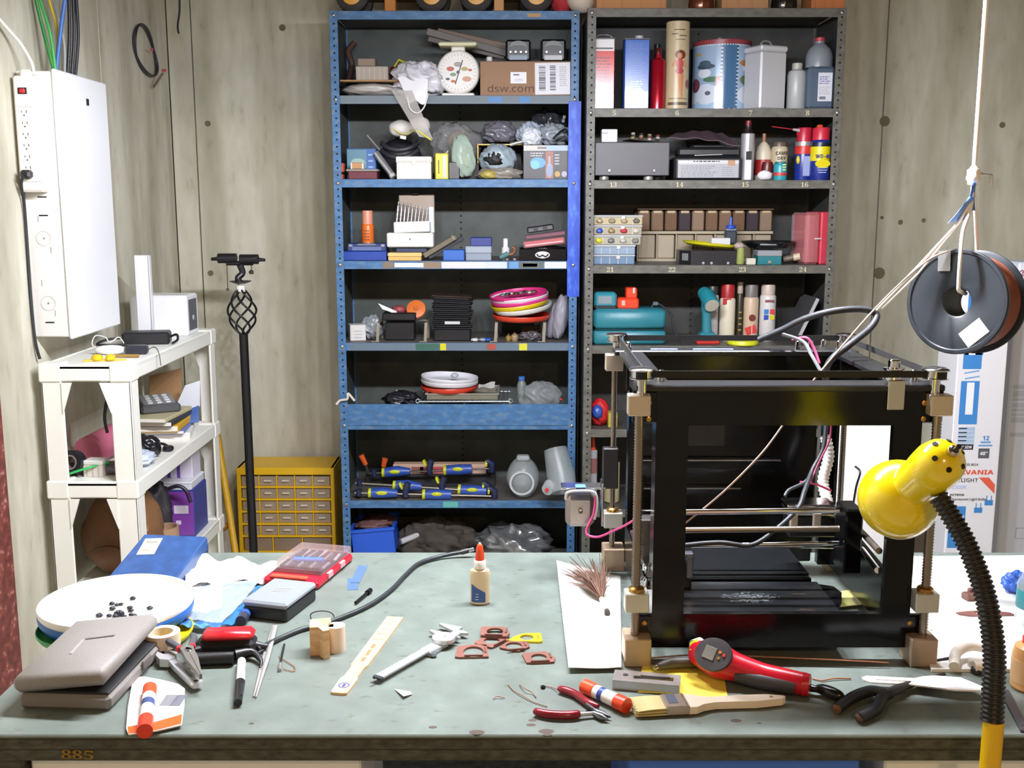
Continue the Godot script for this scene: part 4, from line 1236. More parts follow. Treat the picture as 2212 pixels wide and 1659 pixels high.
	for w in [V(-0.5815,0.87,-1.5437),V(-0.5655,0.87,-1.5469),V(-0.5389,0.87,-1.5372),V(-0.5057,0.87,-1.5213),V(-0.4911,0.87,-1.5057),V(-0.476,0.87,-1.4532),V(-0.4617,0.87,-1.3932),V(-0.4901,0.87,-1.3773),V(-0.5261,0.87,-1.3669),V(-0.5354,0.87,-1.3839),V(-0.5558,0.87,-1.4489)]:
		var v: Vector3 = w - V(-0.5136,0.87,-1.4389)
		cardp.append(W(v.x, v.z))
	s.prism(cardp, 0.0018)
	part(o, "backing_card", s.mesh(), m("eeece8", 0.4))
	s = Sh.new()
	var strip = []
	for w in [V(-0.5344,0.87,-1.3866),V(-0.5006,0.87,-1.4013),V(-0.4702,0.87,-1.4234),V(-0.4632,0.87,-1.3959),V(-0.4906,0.87,-1.3786),V(-0.5266,0.87,-1.3682)]:
		var v: Vector3 = w - V(-0.5136,0.87,-1.4389)
		strip.append(W(v.x, v.z))
	s.prism(strip, 0.0006, at(V(0, 0.0018, 0)))
	part(o, "orange_band", s.mesh(), m("ea5a1e", 0.35))
	s = Sh.new()
	s.box(V(0.034, 0.012, 0.075), V(0.004, 0.0075, -0.012), 0.005, Basis(V(0, 1, 0), -0.06))
	part(o, "blister", s.mesh(), clear("f4f4f4", 0.14, 0.1))
	s = Sh.new()
	s.box(V(0.03, 0.0006, 0.034), V(0.017, 0.0022, -0.028), 0.0002)
	part(o, "print", s.mesh(), m("6a6a74", 0.5))
	o = thing("glue_stick", "orange-capped white glue stick lying on the opened blister card", "glue stick")
	var ga = V(-0.5349,0.883,-1.4831)
	var gb = V(-0.4967,0.883,-1.346)
	part(o, "cap", tb([ga, ga.lerp(gb, 0.2)], 0.0105, 18), m("e2502a", 0.35))
	part(o, "barrel", tb([ga.lerp(gb, 0.19), ga.lerp(gb, 0.72)], 0.0098, 18), m("f0efee", 0.35))
	part(o, "label_band", tb([ga.lerp(gb, 0.34), ga.lerp(gb, 0.46)], 0.01, 18), m("3a4a78", 0.4))
	part(o, "base", tb([ga.lerp(gb, 0.7), ga.lerp(gb, 0.95)], [0.0105, 0.0108], 18), m("dd3a20", 0.35))

func build_bench_middle():
	# the pale interlocking block
	var o = thing("wooden_block", "pale wooden puzzle block with a fork and a round knob standing on end", "block", V(-0.3014,0.87,-1.6434), 0.15)
	var wood = tri_mat("pale wood", noise_tex(51, 0.02, [[0.0, "c09664"], [0.5, "d9b284"], [1.0, "e3c196"]], 256), V(4, 20, 4), 0.55)
	var s = Sh.new()
	s.prism([W(-0.026, -0.022), W(0.006, -0.026), W(0.008, -0.014), W(0.003, 0.004), W(0.006, 0.026), W(-0.004, 0.03), W(-0.012, 0.012), W(-0.026, 0.012)], 0.048)
	part(o, "fork", s.mesh(), wood)
	s = Sh.new()
	s.prism(circle(0.0145, 28, W(0.016, -0.004)), 0.043)
	s.box(V(0.014, 0.043, 0.012), V(0.005, 0.0215, -0.004))
	part(o, "knob", s.mesh(), m("e6d6c6", 0.5))
	# paint stirrer
	o = thing("paint_stirrer", "wooden paint stirring stick with printed lettering lying on the bench", "stick", V(-0.2313,0.87,-1.6353), 1.395)
	var st = m("e6c294", 0.55)
	s = Sh.new()
	s.prism([W(-0.148, -0.0125), W(-0.15, -0.008), W(-0.15, 0.008), W(-0.148, 0.0125), W(-0.1, 0.0135), W(-0.092, 0.0105), W(-0.06, 0.0105), W(-0.05, 0.0135), W(0.15, 0.0145), W(0.15, -0.0145), W(-0.05, -0.0135), W(-0.06, -0.0105), W(-0.092, -0.0105), W(-0.1, -0.0135)], 0.004)
	part(o, "stick", s.mesh(), tri_mat("stick wood", noise_tex(52, 0.02, [[0.0, "dcae76"], [0.5, "e6c08e"], [1.0, "ecca9c"]], 256), V(2, 8, 20), 0.55, 0.0, null, Vector3.ONE, false))
	for i in 3: part(o, "print", bx(V(0.016 + 0.006 * (i % 2), 0.0003, 0.006), 0.0001), m("b0704a", 0.6), at(V(-0.03 + i * 0.026, 0.004, 0.0)))
	part(o, "emblem", rg(circle(0.0085, 24), circle(0.0068, 24), 0.0004), m("2a3a8a", 0.6), at(V(-0.125, 0.004, 0)))
	part(o, "emblem_bar", bx(V(0.01, 0.0004, 0.004), 0.0001), m("2a3a8a", 0.6), at(V(-0.125, 0.004, 0)))
	for i in 4: part(o, "pencil_mark", bx(V(0.0012, 0.0003, 0.018), 0.0001), m("7a5a3c", 0.7), at(V(0.05 + i * 0.022, 0.004, 0), V(0, 8 * (i % 2), 0)))
	# dial caliper
	var steel = m("c6cace", 0.38, 0.45)
	o = thing("dial_caliper", "steel dial caliper with a round white dial lying beside the brown printed plates", "caliper", V(-0.1383,0.87,-1.6315), 0.9924)
	part(o, "beam", bx(V(0.212, 0.004, 0.0155), 0.0006), steel, at(V(-0.012, 0.006, 0)))
	part(o, "scale_face", bx(V(0.12, 0.0006, 0.0085), 0.0002), m("b4b8ba", 0.45, 0.3), at(V(-0.055, 0.0099, 0)))
	part(o, "beam_tip", bx(V(0.008, 0.005, 0.0165), 0.001), m("34363a", 0.4), at(V(-0.12, 0.005, 0)))
	part(o, "depth_rod", bx(V(0.014, 0.0015, 0.003), 0.0003), m("8a8c90", 0.4, 0.8), at(V(-0.13, 0.006, 0)))
	part(o, "slider", bx(V(0.05, 0.009, 0.024), 0.0015), m("cfd2d4", 0.3, 0.7), at(V(0.02, 0.0, 0)))
	var dial = part(o, "dial", lt([[0.0, 0.0], [0.0185, 0.0], [0.0195, 0.001], [0.0195, 0.007], [0.0185, 0.008], [0.0165, 0.008], [0.0165, 0.0068], [0, 0.0068]], 36), m("d8dadc", 0.25, 0.6), at(V(0.044, 0.0088, 0.002)))
	part(dial, "dial_face", cyl(0.0162, 0.0008, 0.0001, 32), m("f0f0ee", 0.4), at(V(0, 0.0067, 0)))
	part(dial, "needle", bx(V(0.013, 0.0004, 0.0011), 0.0001), m("20222a", 0.5), at(V(0.002, 0.0076, 0.001), V(0, 25, 0)))
	for q in [[0.062, 0.042, -1.0, 0.011], [0.094, 0.046, -1.0, 0.0115], [0.066, 0.018, 1.0, 0.007], [0.088, 0.018, 1.0, 0.007]]:
		s = Sh.new()
		s.prism([W(q[0] - q[3], q[2] * 0.004), W(q[0] + q[3], q[2] * 0.004), W(q[0] + q[3] * 0.5, q[2] * q[1]), W(q[0] + q[3] * 0.1, q[2] * q[1])], 0.0045, at(V(0, 0.0056, 0)))
		part(o, "jaw", s.mesh(), steel)
	part(o, "thumb_roll", cyl(0.006, 0.006, 0.001, 14), m("a8aab0", 0.3, 0.9), at(V(0.0, 0.002, 0.014)))
	part(o, "lock_screw", cyl(0.004, 0.006, 0.0008, 12), m("b8babe", 0.3, 0.9), at(V(0.058, 0.009, 0.016)))
	# printed plates
	var brown = m("7e5348", 0.4)
	var shapes = [[W(-0.026, -0.022), W(0.002, -0.03), W(0.022, -0.026), W(0.024, 0.02), W(-0.03, 0.02)], [W(-0.026, -0.018), W(0.014, -0.022), W(0.026, 0.004), W(0.022, 0.02), W(-0.022, 0.018)], [W(-0.026, 0.002), W(-0.006, -0.02), W(0.024, -0.014), W(0.026, 0.008), W(0.004, 0.022)]]
	var spec = [[V(-0.0623,0.87,-1.6361), 0, 0.05, "brown printed plate with a large oval hole, nearest the caliper's dial", 0.0165], [V(-0.0289,0.874,-1.7098), 1, -0.1, "brown printed plate at the top of the pile of plates", 0.014], [V(-0.0338,0.87,-1.6805), 1, 0.9, "brown printed plate beneath the others beside the caliper's jaws", 0.013], [V(0.003,0.87,-1.6599), 2, 0.2, "brown printed plate with a round hole just in front of the yellow one", 0.0135], [V(0.043,0.87,-1.6147), 1, 0.1, "brown printed plate lying farthest right, by itself", 0.0125]]
	for q in spec:
		o = thing("printed_plate", q[3], "printed plate", q[0], q[2], "printed plates beside the caliper")
		part(o, "plate", rg(radial(shapes[q[1]], 36), circle(q[4], 36, Vector2(), q[4] * (1.25 if q[1] == 0 else 1.0)), 0.0036), brown)
		part(o, "rib", bx(V(0.03, 0.003, 0.003), 0.0006), m("6e463c", 0.45), at(V(0, 0.0034, 0.0175)))
		part(o, "rib", bx(V(0.003, 0.002, 0.018), 0.0005), m("6e463c", 0.45), at(V(0.019, 0.0034, -0.003)))
	o = thing("printed_plate", "yellow printed plate with a round hole, behind the brown plates", "printed plate", V(0.0248,0.87,-1.6939), 0.0, "printed plates beside the caliper")
	part(o, "plate", rg(radial([W(-0.033, 0.014), W(-0.02, -0.006), W(-0.004, -0.017), W(0.024, -0.019), W(0.026, 0.018)], 36), circle(0.0115, 36), 0.0036), m("e2d024", 0.35))
	part(o, "slot", bx(V(0.002, 0.0006, 0.016), 0.0002), m("6a5c14", 0.6), at(V(0.0185, 0.0034, 0)))
	# glue bottle
	o = thing("glue_bottle", "cream glue bottle with an orange twist tip standing alone on the bench", "bottle", V(-0.0583,0.87,-1.8578))
	part(o, "body", lt_oval([[0, 0.001], [0.0165, 0.001], [0.018, 0.003], [0.018, 0.05], [0.0185, 0.058], [0.017, 0.064], [0.0105, 0.068], [0.0095, 0.07], [0.0095, 0.078], [0, 0.078]], 0.68), m("e8d2ac", 0.35))
	part(o, "collar", lt([[0.0108, 0.068], [0.0108, 0.081], [0.0095, 0.083], [0, 0.083]], 24), m("f0eee6", 0.35))
	part(o, "tip", lt([[0.0085, 0.083], [0.008, 0.092], [0.0065, 0.1], [0.0055, 0.109], [0.004, 0.1115], [0, 0.1115]], 20), m("e2481c", 0.35))
	part(o, "nib", lt([[0.0025, 0.1115], [0.0022, 0.1145], [0, 0.115]], 12), m("efe6d8", 0.4))
	s = Sh.new()
	s.sheet(func(u, v): return V(sin((u - 0.62) * 1.5) * 0.0187, 0.006 + v * (0.034 - 0.016 * u), cos((u - 0.62) * 1.5) * 0.0187 * 0.68), 10, 4, 0.0003)
	part(o, "label", s.mesh(), m("3a5a9c", 0.45), Transform3D(), "blue label")
	for i in 3: part(o, "print", bx(V(0.012 - i * 0.002, 0.0015, 0.0004), 0.0001), m("c8d0e0", 0.5), at(V(-0.003, 0.011 + i * 0.005, 0.0127)))
	# the sheet of paper under the printer's left side, and a brush on it
	one("white_sheet", "curled white sheet sticking out on the left of the printer", "sheet", lay([V(0.0899,0.87,-2.0709), V(0.2119,0.87,-2.0002), V(0.17,0.874,-1.5663), V(0.0877,0.874,-1.563)], func(u, v): return 0.0018 + 0.007 * pow(1.0 - u, 3) * (1.0 - v) + 0.003 * v * v + 0.001 * sin(u * 5 + v * 8), 12, 24, 0.0012), m("f4f4f2", 0.7))
	one("speck", "tiny dark hole mark on the white sheet left of the printer", "mark", cyl(0.0022, 0.0004, 0.0001, 10), m("2a2a2c", 0.8), V(0.1317,0.8765,-1.6231))
	o = thing("straw_brush", "small brown straw brush with a light stub handle lying on the white sheet", "brush", Vector3())
	var f0 = V(0.1629,0.882,-1.8473)
	part(o, "handle", tb([f0, V(0.168,0.88,-1.79)], 0.005, 10), m("d8c7a4", 0.5))
	part(o, "handle_end", tb([V(0.1675,0.88,-1.7944), V(0.1674,0.88,-1.7836)], 0.0053, 10), m("3a332c", 0.5))
	var bs = Sh.new()
	var r = RandomNumberGenerator.new()
	r.seed = 12
	for i in 90:
		var tip = V(r.randf_range(0.11, 0.188), r.randf_range(0.882, 0.915), r.randf_range(-2.03, -1.9))
		if r.randf() < 0.2: tip = V(r.randf_range(0.094, 0.12), 0.884, r.randf_range(-2.02, -1.91))
		bs.tube([f0, f0.lerp(tip, 0.5) + V(0, 0.01, 0), tip], [0.0016, 0.0011, 0.0004], 4)
	part(o, "bristles", bs.mesh(), m("6a4a3a", 0.7)).set_meta("kind", "stuff")
	# scraps
	one("paper_scrap", "small torn scrap of white paper in front of the caliper", "paper scrap", lay([V(-0.1764,0.87,-1.5057), V(-0.1528,0.87,-1.498), V(-0.1478,0.87,-1.4888), V(-0.1594,0.87,-1.4738)], func(u, v): return 0.0012 + 0.004 * (1.0 - u) * v, 6, 6, 0.0004), m("f2f2ee", 0.7))
	for q in [[curve([V(-0.0056,0.872,-1.5202), V(0.0028,0.872,-1.4984), V(0.0164,0.873,-1.4796), V(0.0298,0.872,-1.4638), V(0.0509,0.872,-1.4477)], 6), "long bent strand of brown wire left of the red cutters"], [curve([V(0.0112,0.872,-1.5202), V(0.02,0.876,-1.4962), V(0.0303,0.873,-1.4902), V(0.0355,0.872,-1.4772)], 6), "short kinked strand of brown wire above the longer one"], [curve([V(-0.0279,0.872,-1.4712), V(-0.0212,0.873,-1.4781), V(-0.0109,0.872,-1.4742)], 6), "tiny brown wire clipping left of the wire strands"], [curve([V(0.0447,0.872,-1.5155), V(0.0585,0.872,-1.5108), V(0.0671,0.874,-1.4988)], 6), "thin dark wire at the tip of the upper cutter handle"]]:
		one("wire_strand", q[1], "wire", tb(q[0], 0.0008, 6), m("8d6a54", 0.4))
	one("black_nut", "tiny black nut next to the upper red cutter handle", "nut", rg(circle(0.0038, 6), circle(0.0016, 6), 0.004), m("1c1c1e", 0.4, 0.5), V(0.0467,0.87,-1.5103))

func lt_oval(prof: Array, squash: float, seg := 28) -> ArrayMesh:
	var s = Sh.new()
	s.lathe(prof, seg, Transform3D(Basis().scaled(V(1, 1, squash)), Vector3()))
	return s.mesh()

func build_bench_right():
	var steel = m("c6c7ca", 0.3, 0.6)
	# red flush cutters
	var o = thing("flush_cutters", "small flush cutters with dark red handles, open, near the bench's front edge", "cutters")
	var red = m("7e1220", 0.25)
	var h = 0.0075
	part(o, "handle", tb(curve([V(0.1236,0.877,-1.4362), V(0.1099,0.877,-1.4492), V(0.0915,0.877,-1.4789), V(0.069,0.877,-1.4956)]), [0.004, 0.0045, 0.005, 0.0055, 0.006, 0.006, 0.006, 0.006, 0.006, 0.006, 0.006, 0.006, 0.006, 0.006, 0.006, 0.0058, 0.0055, 0.005, 0.003], 10), red)
	part(o, "handle", tb(curve([V(0.0957,0.877,-1.4151), V(0.0778,0.877,-1.4109), V(0.0517,0.877,-1.4137), V(0.031,0.877,-1.4235)]), [0.005, 0.0055, 0.006, 0.006, 0.006, 0.006, 0.006, 0.006, 0.006, 0.006, 0.006, 0.006, 0.006, 0.006, 0.006, 0.0058, 0.0055, 0.005, 0.003], 10), red)
	part(o, "shank", tb([V(0.0956,0.877,-1.4137), V(0.1176,0.876,-1.4184)], 0.0032, 8), steel)
	part(o, "shank", tb([V(0.1081,0.877,-1.4434), V(0.1212,0.876,-1.4226)], 0.0036, 8), m("4a4448", 0.35, 0.8))
	part(o, "jaw", tb([V(0.1169,0.876,-1.4184), V(0.1265,0.876,-1.4074), V(0.1353,0.875,-1.4025)], [0.0048, 0.005, 0.0012], 8), m("8b8d92", 0.25, 1.0))
	part(o, "jaw", tb([V(0.1189,0.876,-1.4269), V(0.1292,0.876,-1.4157), V(0.1391,0.875,-1.4093)], [0.0042, 0.0046, 0.0012], 8), m("5a5c60", 0.3, 1.0))
	# orange glue stick
	o = thing("glue_stick", "white glue stick with orange ends lying behind the red cutters", "glue stick")
	var ga = V(0.1075,0.8815,-1.4939)
	var gb = V(0.1641,0.8815,-1.43)
	part(o, "cap", tb([ga, ga.lerp(gb, 0.27)], 0.0112, 20), m("e8501e", 0.35))
	part(o, "barrel", tb([ga.lerp(gb, 0.26), ga.lerp(gb, 0.78)], 0.0102, 20), m("f0eeea", 0.35))
	part(o, "label_band", tb([ga.lerp(gb, 0.4), ga.lerp(gb, 0.5)], 0.0104, 20), m("26408e", 0.4))
	part(o, "base", tb([ga.lerp(gb, 0.77), gb], 0.0114, 20), m("e0401c", 0.35))
	# steel bracket
	o = thing("steel_bracket", "slotted bent steel bracket lying between the glue stick and the yellow card", "bracket", V(0.203,0.87,-1.5151), -0.203)
	part(o, "web", rg([W(-0.05, -0.017), W(0.05, -0.017), W(0.05, 0.017), W(-0.05, 0.017)], [W(-0.01, -0.006), W(0.04, -0.006), W(0.04, 0.006), W(-0.01, 0.006)], 0.0016), m("aaa09c", 0.35, 0.6), at(V(0, 0.014, 0)))
	part(o, "flange", bx(V(0.1, 0.0155, 0.0016), 0.0005), steel, at(V(0, 0, 0.0175)))
	part(o, "flange", bx(V(0.1, 0.0155, 0.0016), 0.0005), steel, at(V(0, 0, -0.0175)))
	part(o, "hole", cyl(0.0042, 0.0004, 0.0001, 16), m("141416", 0.7), at(V(-0.032, 0.0158, -0.002)))
	part(o, "spring_bar", bx(V(0.055, 0.002, 0.005), 0.0005), m("6a6c72", 0.3, 1.0), at(V(0.008, 0.0158, 0.002), V(0, 6, 0)))
	# yellow card
	one("yellow_card", "glossy pale yellow card under the bracket and the thermometer", "card", lay([V(0.2061,0.87,-1.5904), V(0.3311,0.87,-1.5869), V(0.3183,0.87,-1.4783), V(0.1877,0.87,-1.4949)], func(u, v): return 0.0015 + 0.001 * sin(u * 6), 10, 6, 0.001), m("f0de5a", 0.25))
	one("yellow_card", "second yellow card showing under the printer's right front corner", "card", lay([V(0.5868,0.87,-1.888), V(0.6827,0.87,-1.9315), V(0.6571,0.87,-1.8419), V(0.5751,0.87,-1.8196)], func(u, v): return 0.007, 6, 6, 0.001), m("f2ec8a", 0.25))
	# dark-handled tool under the printer's front
	o = thing("dark_file", "dark grey handled file lying under the front of the printer", "file")
	part(o, "handle", tb([V(0.2252,0.882,-1.5605), V(0.2483,0.883,-1.5718), V(0.3072,0.882,-1.5774)], [0.006, 0.009, 0.008], 10), m("4b453f", 0.5))
	part(o, "ferrule", tb([V(0.2191,0.881,-1.5577), V(0.2259,0.882,-1.5605)], 0.0045, 10), m("a8a298", 0.3, 0.9))
	# thermometer
	o = thing("infrared_thermometer", "red and grey pistol-grip infrared thermometer with a small display, lying on its side", "thermometer", V(0.358,0.87,-1.5203), -0.3714)
	var tr = m("c0142a", 0.28)
	var tg = m("39363a", 0.5)
	var s = Sh.new()
	s.tube(curve([V(-0.088, 0.03, -0.022), V(-0.07, 0.032, -0.014), V(-0.045, 0.03, -0.004), V(-0.02, 0.026, 0.0), V(0.02, 0.021, 0.002), V(0.06, 0.019, 0.004), V(0.084, 0.0185, 0.006)]), taper([0.016, 0.023, 0.027, 0.022, 0.018, 0.0175, 0.0165], 6), 20)
	part(o, "body", s.mesh(), tr)
	var fx = Transform3D(Basis(V(0, 1, 0), deg_to_rad(-12)) * Basis(V(1, 0, 0), deg_to_rad(52)), V(-0.051, 0.0445, 0.0105))
	part(o, "face_plate", lt([[0.0, 0.0], [0.024, 0.0], [0.0275, 0.003], [0.0265, 0.007], [0.0, 0.0088]], 28), tg, fx * Transform3D(Basis().scaled(V(1.08, 1, 0.95)), Vector3()))
	part(o, "display", bx(V(0.019, 0.002, 0.02), 0.0006), m("7c7a74", 0.2), fx * at(V(-0.005, 0.0078, 0.0), V(0, -8, 0)))
	for q in [[0.0105, -0.004, "c8781e"], [0.0175, -0.001, "c83220"], [0.0105, 0.005, "8a6a2a"]]:
		part(o, "button", cyl(0.0026, 0.0018, 0.0005, 12), m(q[2], 0.4), fx * at(V(q[0], 0.0075, q[1])))
	part(o, "grip", tb([V(-0.018, 0.02, 0.013), V(0.02, 0.017, 0.0135), V(0.07, 0.0155, 0.0145)], [0.011, 0.0125, 0.0115], 14), tg)
	part(o, "warning_label", bx(V(0.015, 0.001, 0.02), 0.0004), m("c8d41c", 0.4), Transform3D(Basis(V(0, 0, 1), deg_to_rad(38)) * Basis(V(1, 0, 0), deg_to_rad(16)), V(-0.0875, 0.0455, -0.015)))
	part(o, "nozzle", tb([V(-0.088, 0.032, -0.026), V(-0.078, 0.034, -0.036)], 0.0165, 18), m("d8d6d4", 0.4))
	part(o, "butt", tb([V(0.08, 0.0185, 0.006), V(0.09, 0.0185, 0.0065)], [0.0178, 0.016], 18), tr)
	# screwdriver
	o = thing("screwdriver", "black-handled screwdriver sticking out behind the thermometer's grip", "screwdriver")
	part(o, "handle", tb(curve([V(0.4395,0.88,-1.494), V(0.4475,0.88,-1.4878), V(0.4581,0.881,-1.4842), V(0.4711,0.881,-1.4706), V(0.4842,0.879,-1.4598)], 4), [0.004, 0.005, 0.006, 0.0055, 0.005, 0.005, 0.006, 0.007, 0.008, 0.0085, 0.0088, 0.009, 0.009, 0.0085, 0.0078, 0.006, 0.003], 14), m("16171a", 0.25))
	part(o, "shaft", tb([V(0.4194,0.879,-1.5341), V(0.4409,0.88,-1.494)], 0.003, 10), steel)
	# paint brush
	o = thing("paint_brush", "flat paint brush with cream bristles and pale wooden handle at the bench's front", "paint brush", V(0.292,0.87,-1.4475), 0.0988)
	s = Sh.new()
	s.prism([W(-0.042, -0.0205), W(-0.03, -0.02), W(-0.018, -0.0125), W(0.0, -0.0085), W(0.04, -0.0105), W(0.08, -0.009), W(0.104, -0.003), W(0.106, 0.001), W(0.1, 0.006), W(0.06, 0.011), W(0.03, 0.0095), W(0.0, 0.0085), W(-0.018, 0.0125), W(-0.03, 0.02), W(-0.042, 0.0205)], 0.011, at(V(0, 0.002, 0)))
	part(o, "handle", s.mesh(), m("f4e6d2", 0.45))
	part(o, "hang_hole", cyl(0.003, 0.0005, 0.0001, 12), m("a87a5a", 0.6), at(V(0.085, 0.0128, 0)))
	part(o, "ferrule", bx(V(0.036, 0.014, 0.043), 0.002), m("b8a898", 0.3, 0.6), at(V(-0.058, 0.001, 0)))
	part(o, "print", bx(V(0.014, 0.0006, 0.028), 0.0002), m("54586a", 0.4), at(V(-0.062, 0.015, -0.004)))
	for i in 6: part(o, "crimp", bx(V(0.002, 0.0012, 0.0045), 0.0004), m("e6e0d8", 0.25, 1.0), at(V(-0.045, 0.0148, -0.017 + i * 0.0068)))
	var bs = Sh.new()
	for i in 120:
		var z = -0.02 + 0.04 * (i % 40) / 39.0
		var y = 0.003 + 0.0045 * (i / 40)
		bs.tube([V(-0.072, y, z), V(-0.098, y * 0.95 + 0.0005, z * 1.06), V(-0.118 + 0.003 * sin(i * 2.4), y * 0.8 + 0.001, z * 1.1)], [0.0012, 0.0012, 0.0006], 4)
	part(o, "bristles", bs.mesh(), m("d8c890", 0.7)).set_meta("kind", "stuff")
	# pliers with dark blue grips
	o = thing("lineman_pliers", "black pliers with dark dipped handles lying in front of the white spatula", "pliers")
	var gr = m("20242c", 0.55)
	part(o, "handle", tb(curve([V(0.5495,0.882,-1.4715), V(0.5279,0.881,-1.4781), V(0.495,0.879,-1.4598), V(0.4637,0.878,-1.4271)]), taper([0.006, 0.0085, 0.0085, 0.008], 6), 12), gr)
	part(o, "handle", tb(curve([V(0.5542,0.882,-1.4655), V(0.5373,0.881,-1.4557), V(0.5185,0.879,-1.4251), V(0.4869,0.878,-1.4007)]), taper([0.006, 0.0085, 0.0085, 0.008], 6), 12), gr)
	part(o, "tip", tb([V(0.4648,0.878,-1.4285), V(0.4616,0.876,-1.424)], [0.008, 0.005], 10), m("6a4a34", 0.6))
	part(o, "tip", tb([V(0.488,0.878,-1.402), V(0.4844,0.876,-1.4005)], [0.008, 0.005], 10), m("5a3a30", 0.6))
	part(o, "joint", tb([V(0.5467,0.881,-1.4691), V(0.5756,0.881,-1.4872)], [0.008, 0.0095], 12, false, 0.7), m("4a4644", 0.4, 0.6))
	part(o, "jaw", tb([V(0.5721,0.881,-1.4872), V(0.6143,0.878,-1.517), V(0.6649,0.876,-1.5471)], [0.008, 0.0055, 0.003], 10, false, 0.8), m("4a4644", 0.4, 0.6))
	# spatula and what is near it
	o = thing("white_spatula", "white plastic spatula lying in front of the printer's right foot", "spatula", V(0.6148,0.882,-1.5023), -0.1423)
	s = Sh.new()
	s.prism([W(-0.088, -0.004), W(-0.08, -0.01), W(-0.01, -0.0115), W(0.004, -0.02), W(0.022, -0.026), W(0.06, -0.024), W(0.094, 0.016), W(0.04, 0.021), W(0.01, 0.016), W(-0.02, 0.0105), W(-0.078, 0.012), W(-0.087, 0.005)], 0.0022)
	part(o, "blade", s.mesh(), m("f2f2f0", 0.35))
	part(o, "rib", bx(V(0.05, 0.0025, 0.006), 0.001), m("eceae6", 0.4), at(V(-0.045, 0.002, 0)))
	o = thing("foam_board", "large white foam board under the printer's right side", "board")
	part(o, "board", lay([V(0.769,0.87,-2.1052), V(1.168,0.87,-2.1139), V(1.0191,0.87,-1.5667), V(0.653,0.87,-1.5667)], func(u, v): return 0.0052, 4, 4, 0.005), m("f4f5f2", 0.7))
	for q in [[V(0.7114,0.8752,-1.7188), 0.0018], [V(0.7454,0.8752,-1.8109), 0.001], [V(0.6802,0.8752,-1.6498), 0.0012]]:
		part(o, "mark", cyl(q[1], 0.0003, 0.00005, 8), m("6a6a6c", 0.8), at(q[0]))
	o = thing("white_clamp", "white curved plastic clamp ring behind the spatula's blade", "clamp")
	part(o, "ring", tb(curve([V(0.6856,0.882,-1.5605), V(0.7017,0.89,-1.5942), V(0.728,0.896,-1.6071), V(0.7498,0.896,-1.5982), V(0.7592,0.89,-1.5854), V(0.7424,0.884,-1.5628), V(0.7158,0.882,-1.5605)], 8), 0.0085, 12), m("e6e0d6", 0.5))
	part(o, "foot", bx(V(0.03, 0.018, 0.014), 0.003), m("d8d4cc", 0.5), at(V(0.7294,0.87,-1.5768)))
	one("black_rod", "thin black rod lying between the printer's right foot and the white clamp", "rod", tb([V(0.645,0.874,-1.5884), V(0.7045,0.877,-1.606)], 0.0028, 8), m("1f2026", 0.4))
	one("gripping_clip", "small black clip beside the white clamp ring", "clip", bx(V(0.02, 0.012, 0.016), 0.003), m("2a2824", 0.5), V(0.7236,0.87,-1.5617), 0.3)
	for q in [[[W(-0.05, -0.006), W(-0.02, -0.009), W(0.012, -0.008), W(0.06, 0.012), W(0.064, 0.018), W(0.02, 0.015), W(-0.026, 0.01)], V(0.8266,0.8755,-1.7927), 0.15, "flat brown printed link with two round holes lying on the foam board"]]:
		o = thing("printed_link", q[3], "printed plate", q[1], q[2])
		part(o, "link", rg(radial(q[0], 40), circle(0.0125, 40, Vector2(), 0.0075), 0.003), m("86584e", 0.4))
	o = thing("printed_block", "small brown printed block near the middle of the foam board", "printed block", V(0.8389,0.8755,-1.8643), 0.2)
	part(o, "block", bx(V(0.026, 0.012, 0.02), 0.002), m("8c6258", 0.45))
	part(o, "lug", bx(V(0.012, 0.018, 0.01), 0.002), m("7e544a", 0.45), at(V(0.005, 0, -0.006)))
	# at the right edge of the picture
	o = thing("glue_bottle", "amber glue bottle with a red tip standing at the right edge of the bench", "bottle", V(0.7782,0.87,-1.5119))
	part(o, "body", lt([[0, 0.001], [0.024, 0.001], [0.0265, 0.004], [0.0265, 0.055], [0.024, 0.066], [0.014, 0.072], [0.0, 0.072]], 28), m("dca66a", 0.35))
	part(o, "label", lt([[0.0267, 0.012], [0.0271, 0.0125], [0.0271, 0.048], [0.0267, 0.0485]], 28), m("d8b080", 0.5))
	part(o, "collar", lt([[0.0145, 0.07], [0.0145, 0.08], [0.012, 0.082], [0, 0.082]], 20), m("d8382a", 0.35))
	part(o, "tip", lt([[0.011, 0.082], [0.009, 0.095], [0.005, 0.108], [0.003, 0.112], [0, 0.112]], 18), m("d02a20", 0.35))
	o = thing("water_bottle", "clear bottle with a teal label half out of the picture on the foam board", "bottle", V(0.8919,0.8755,-1.7382))
	part(o, "body", lt([[0, 0.001], [0.026, 0.001], [0.0285, 0.005], [0.027, 0.02], [0.0285, 0.03], [0.0285, 0.075], [0.02, 0.095], [0.012, 0.103], [0.012, 0.113], [0, 0.113]], 28), clear("d8e4ea", 0.25, 0.1))
	part(o, "label", lt([[0.0287, 0.034], [0.029, 0.0345], [0.029, 0.066], [0.0287, 0.0665]], 28), m("2a7a80", 0.45))
	part(o, "cap", lt([[0.0135, 0.105], [0.0135, 0.12], [0.012, 0.121], [0, 0.121]], 20), m("e8e8e8", 0.4))
	bag("blue_bag", "crumpled bright blue plastic bag beside the clear bottle on the foam board", "bag", V(0.9412,0.8755,-1.9021), V(0.045, 0.035, 0.04), m("4a78dc", 0.35), 17, 0.6)
	o = thing("flat_bar", "dark flat steel bar lying at the right end of the bench by the lamp", "bar", V(0.7216,0.87,-1.4361), -1.7823)
	part(o, "bar", bx(V(0.13, 0.004, 0.014), 0.0008), m("4e4e54", 0.4, 0.5))
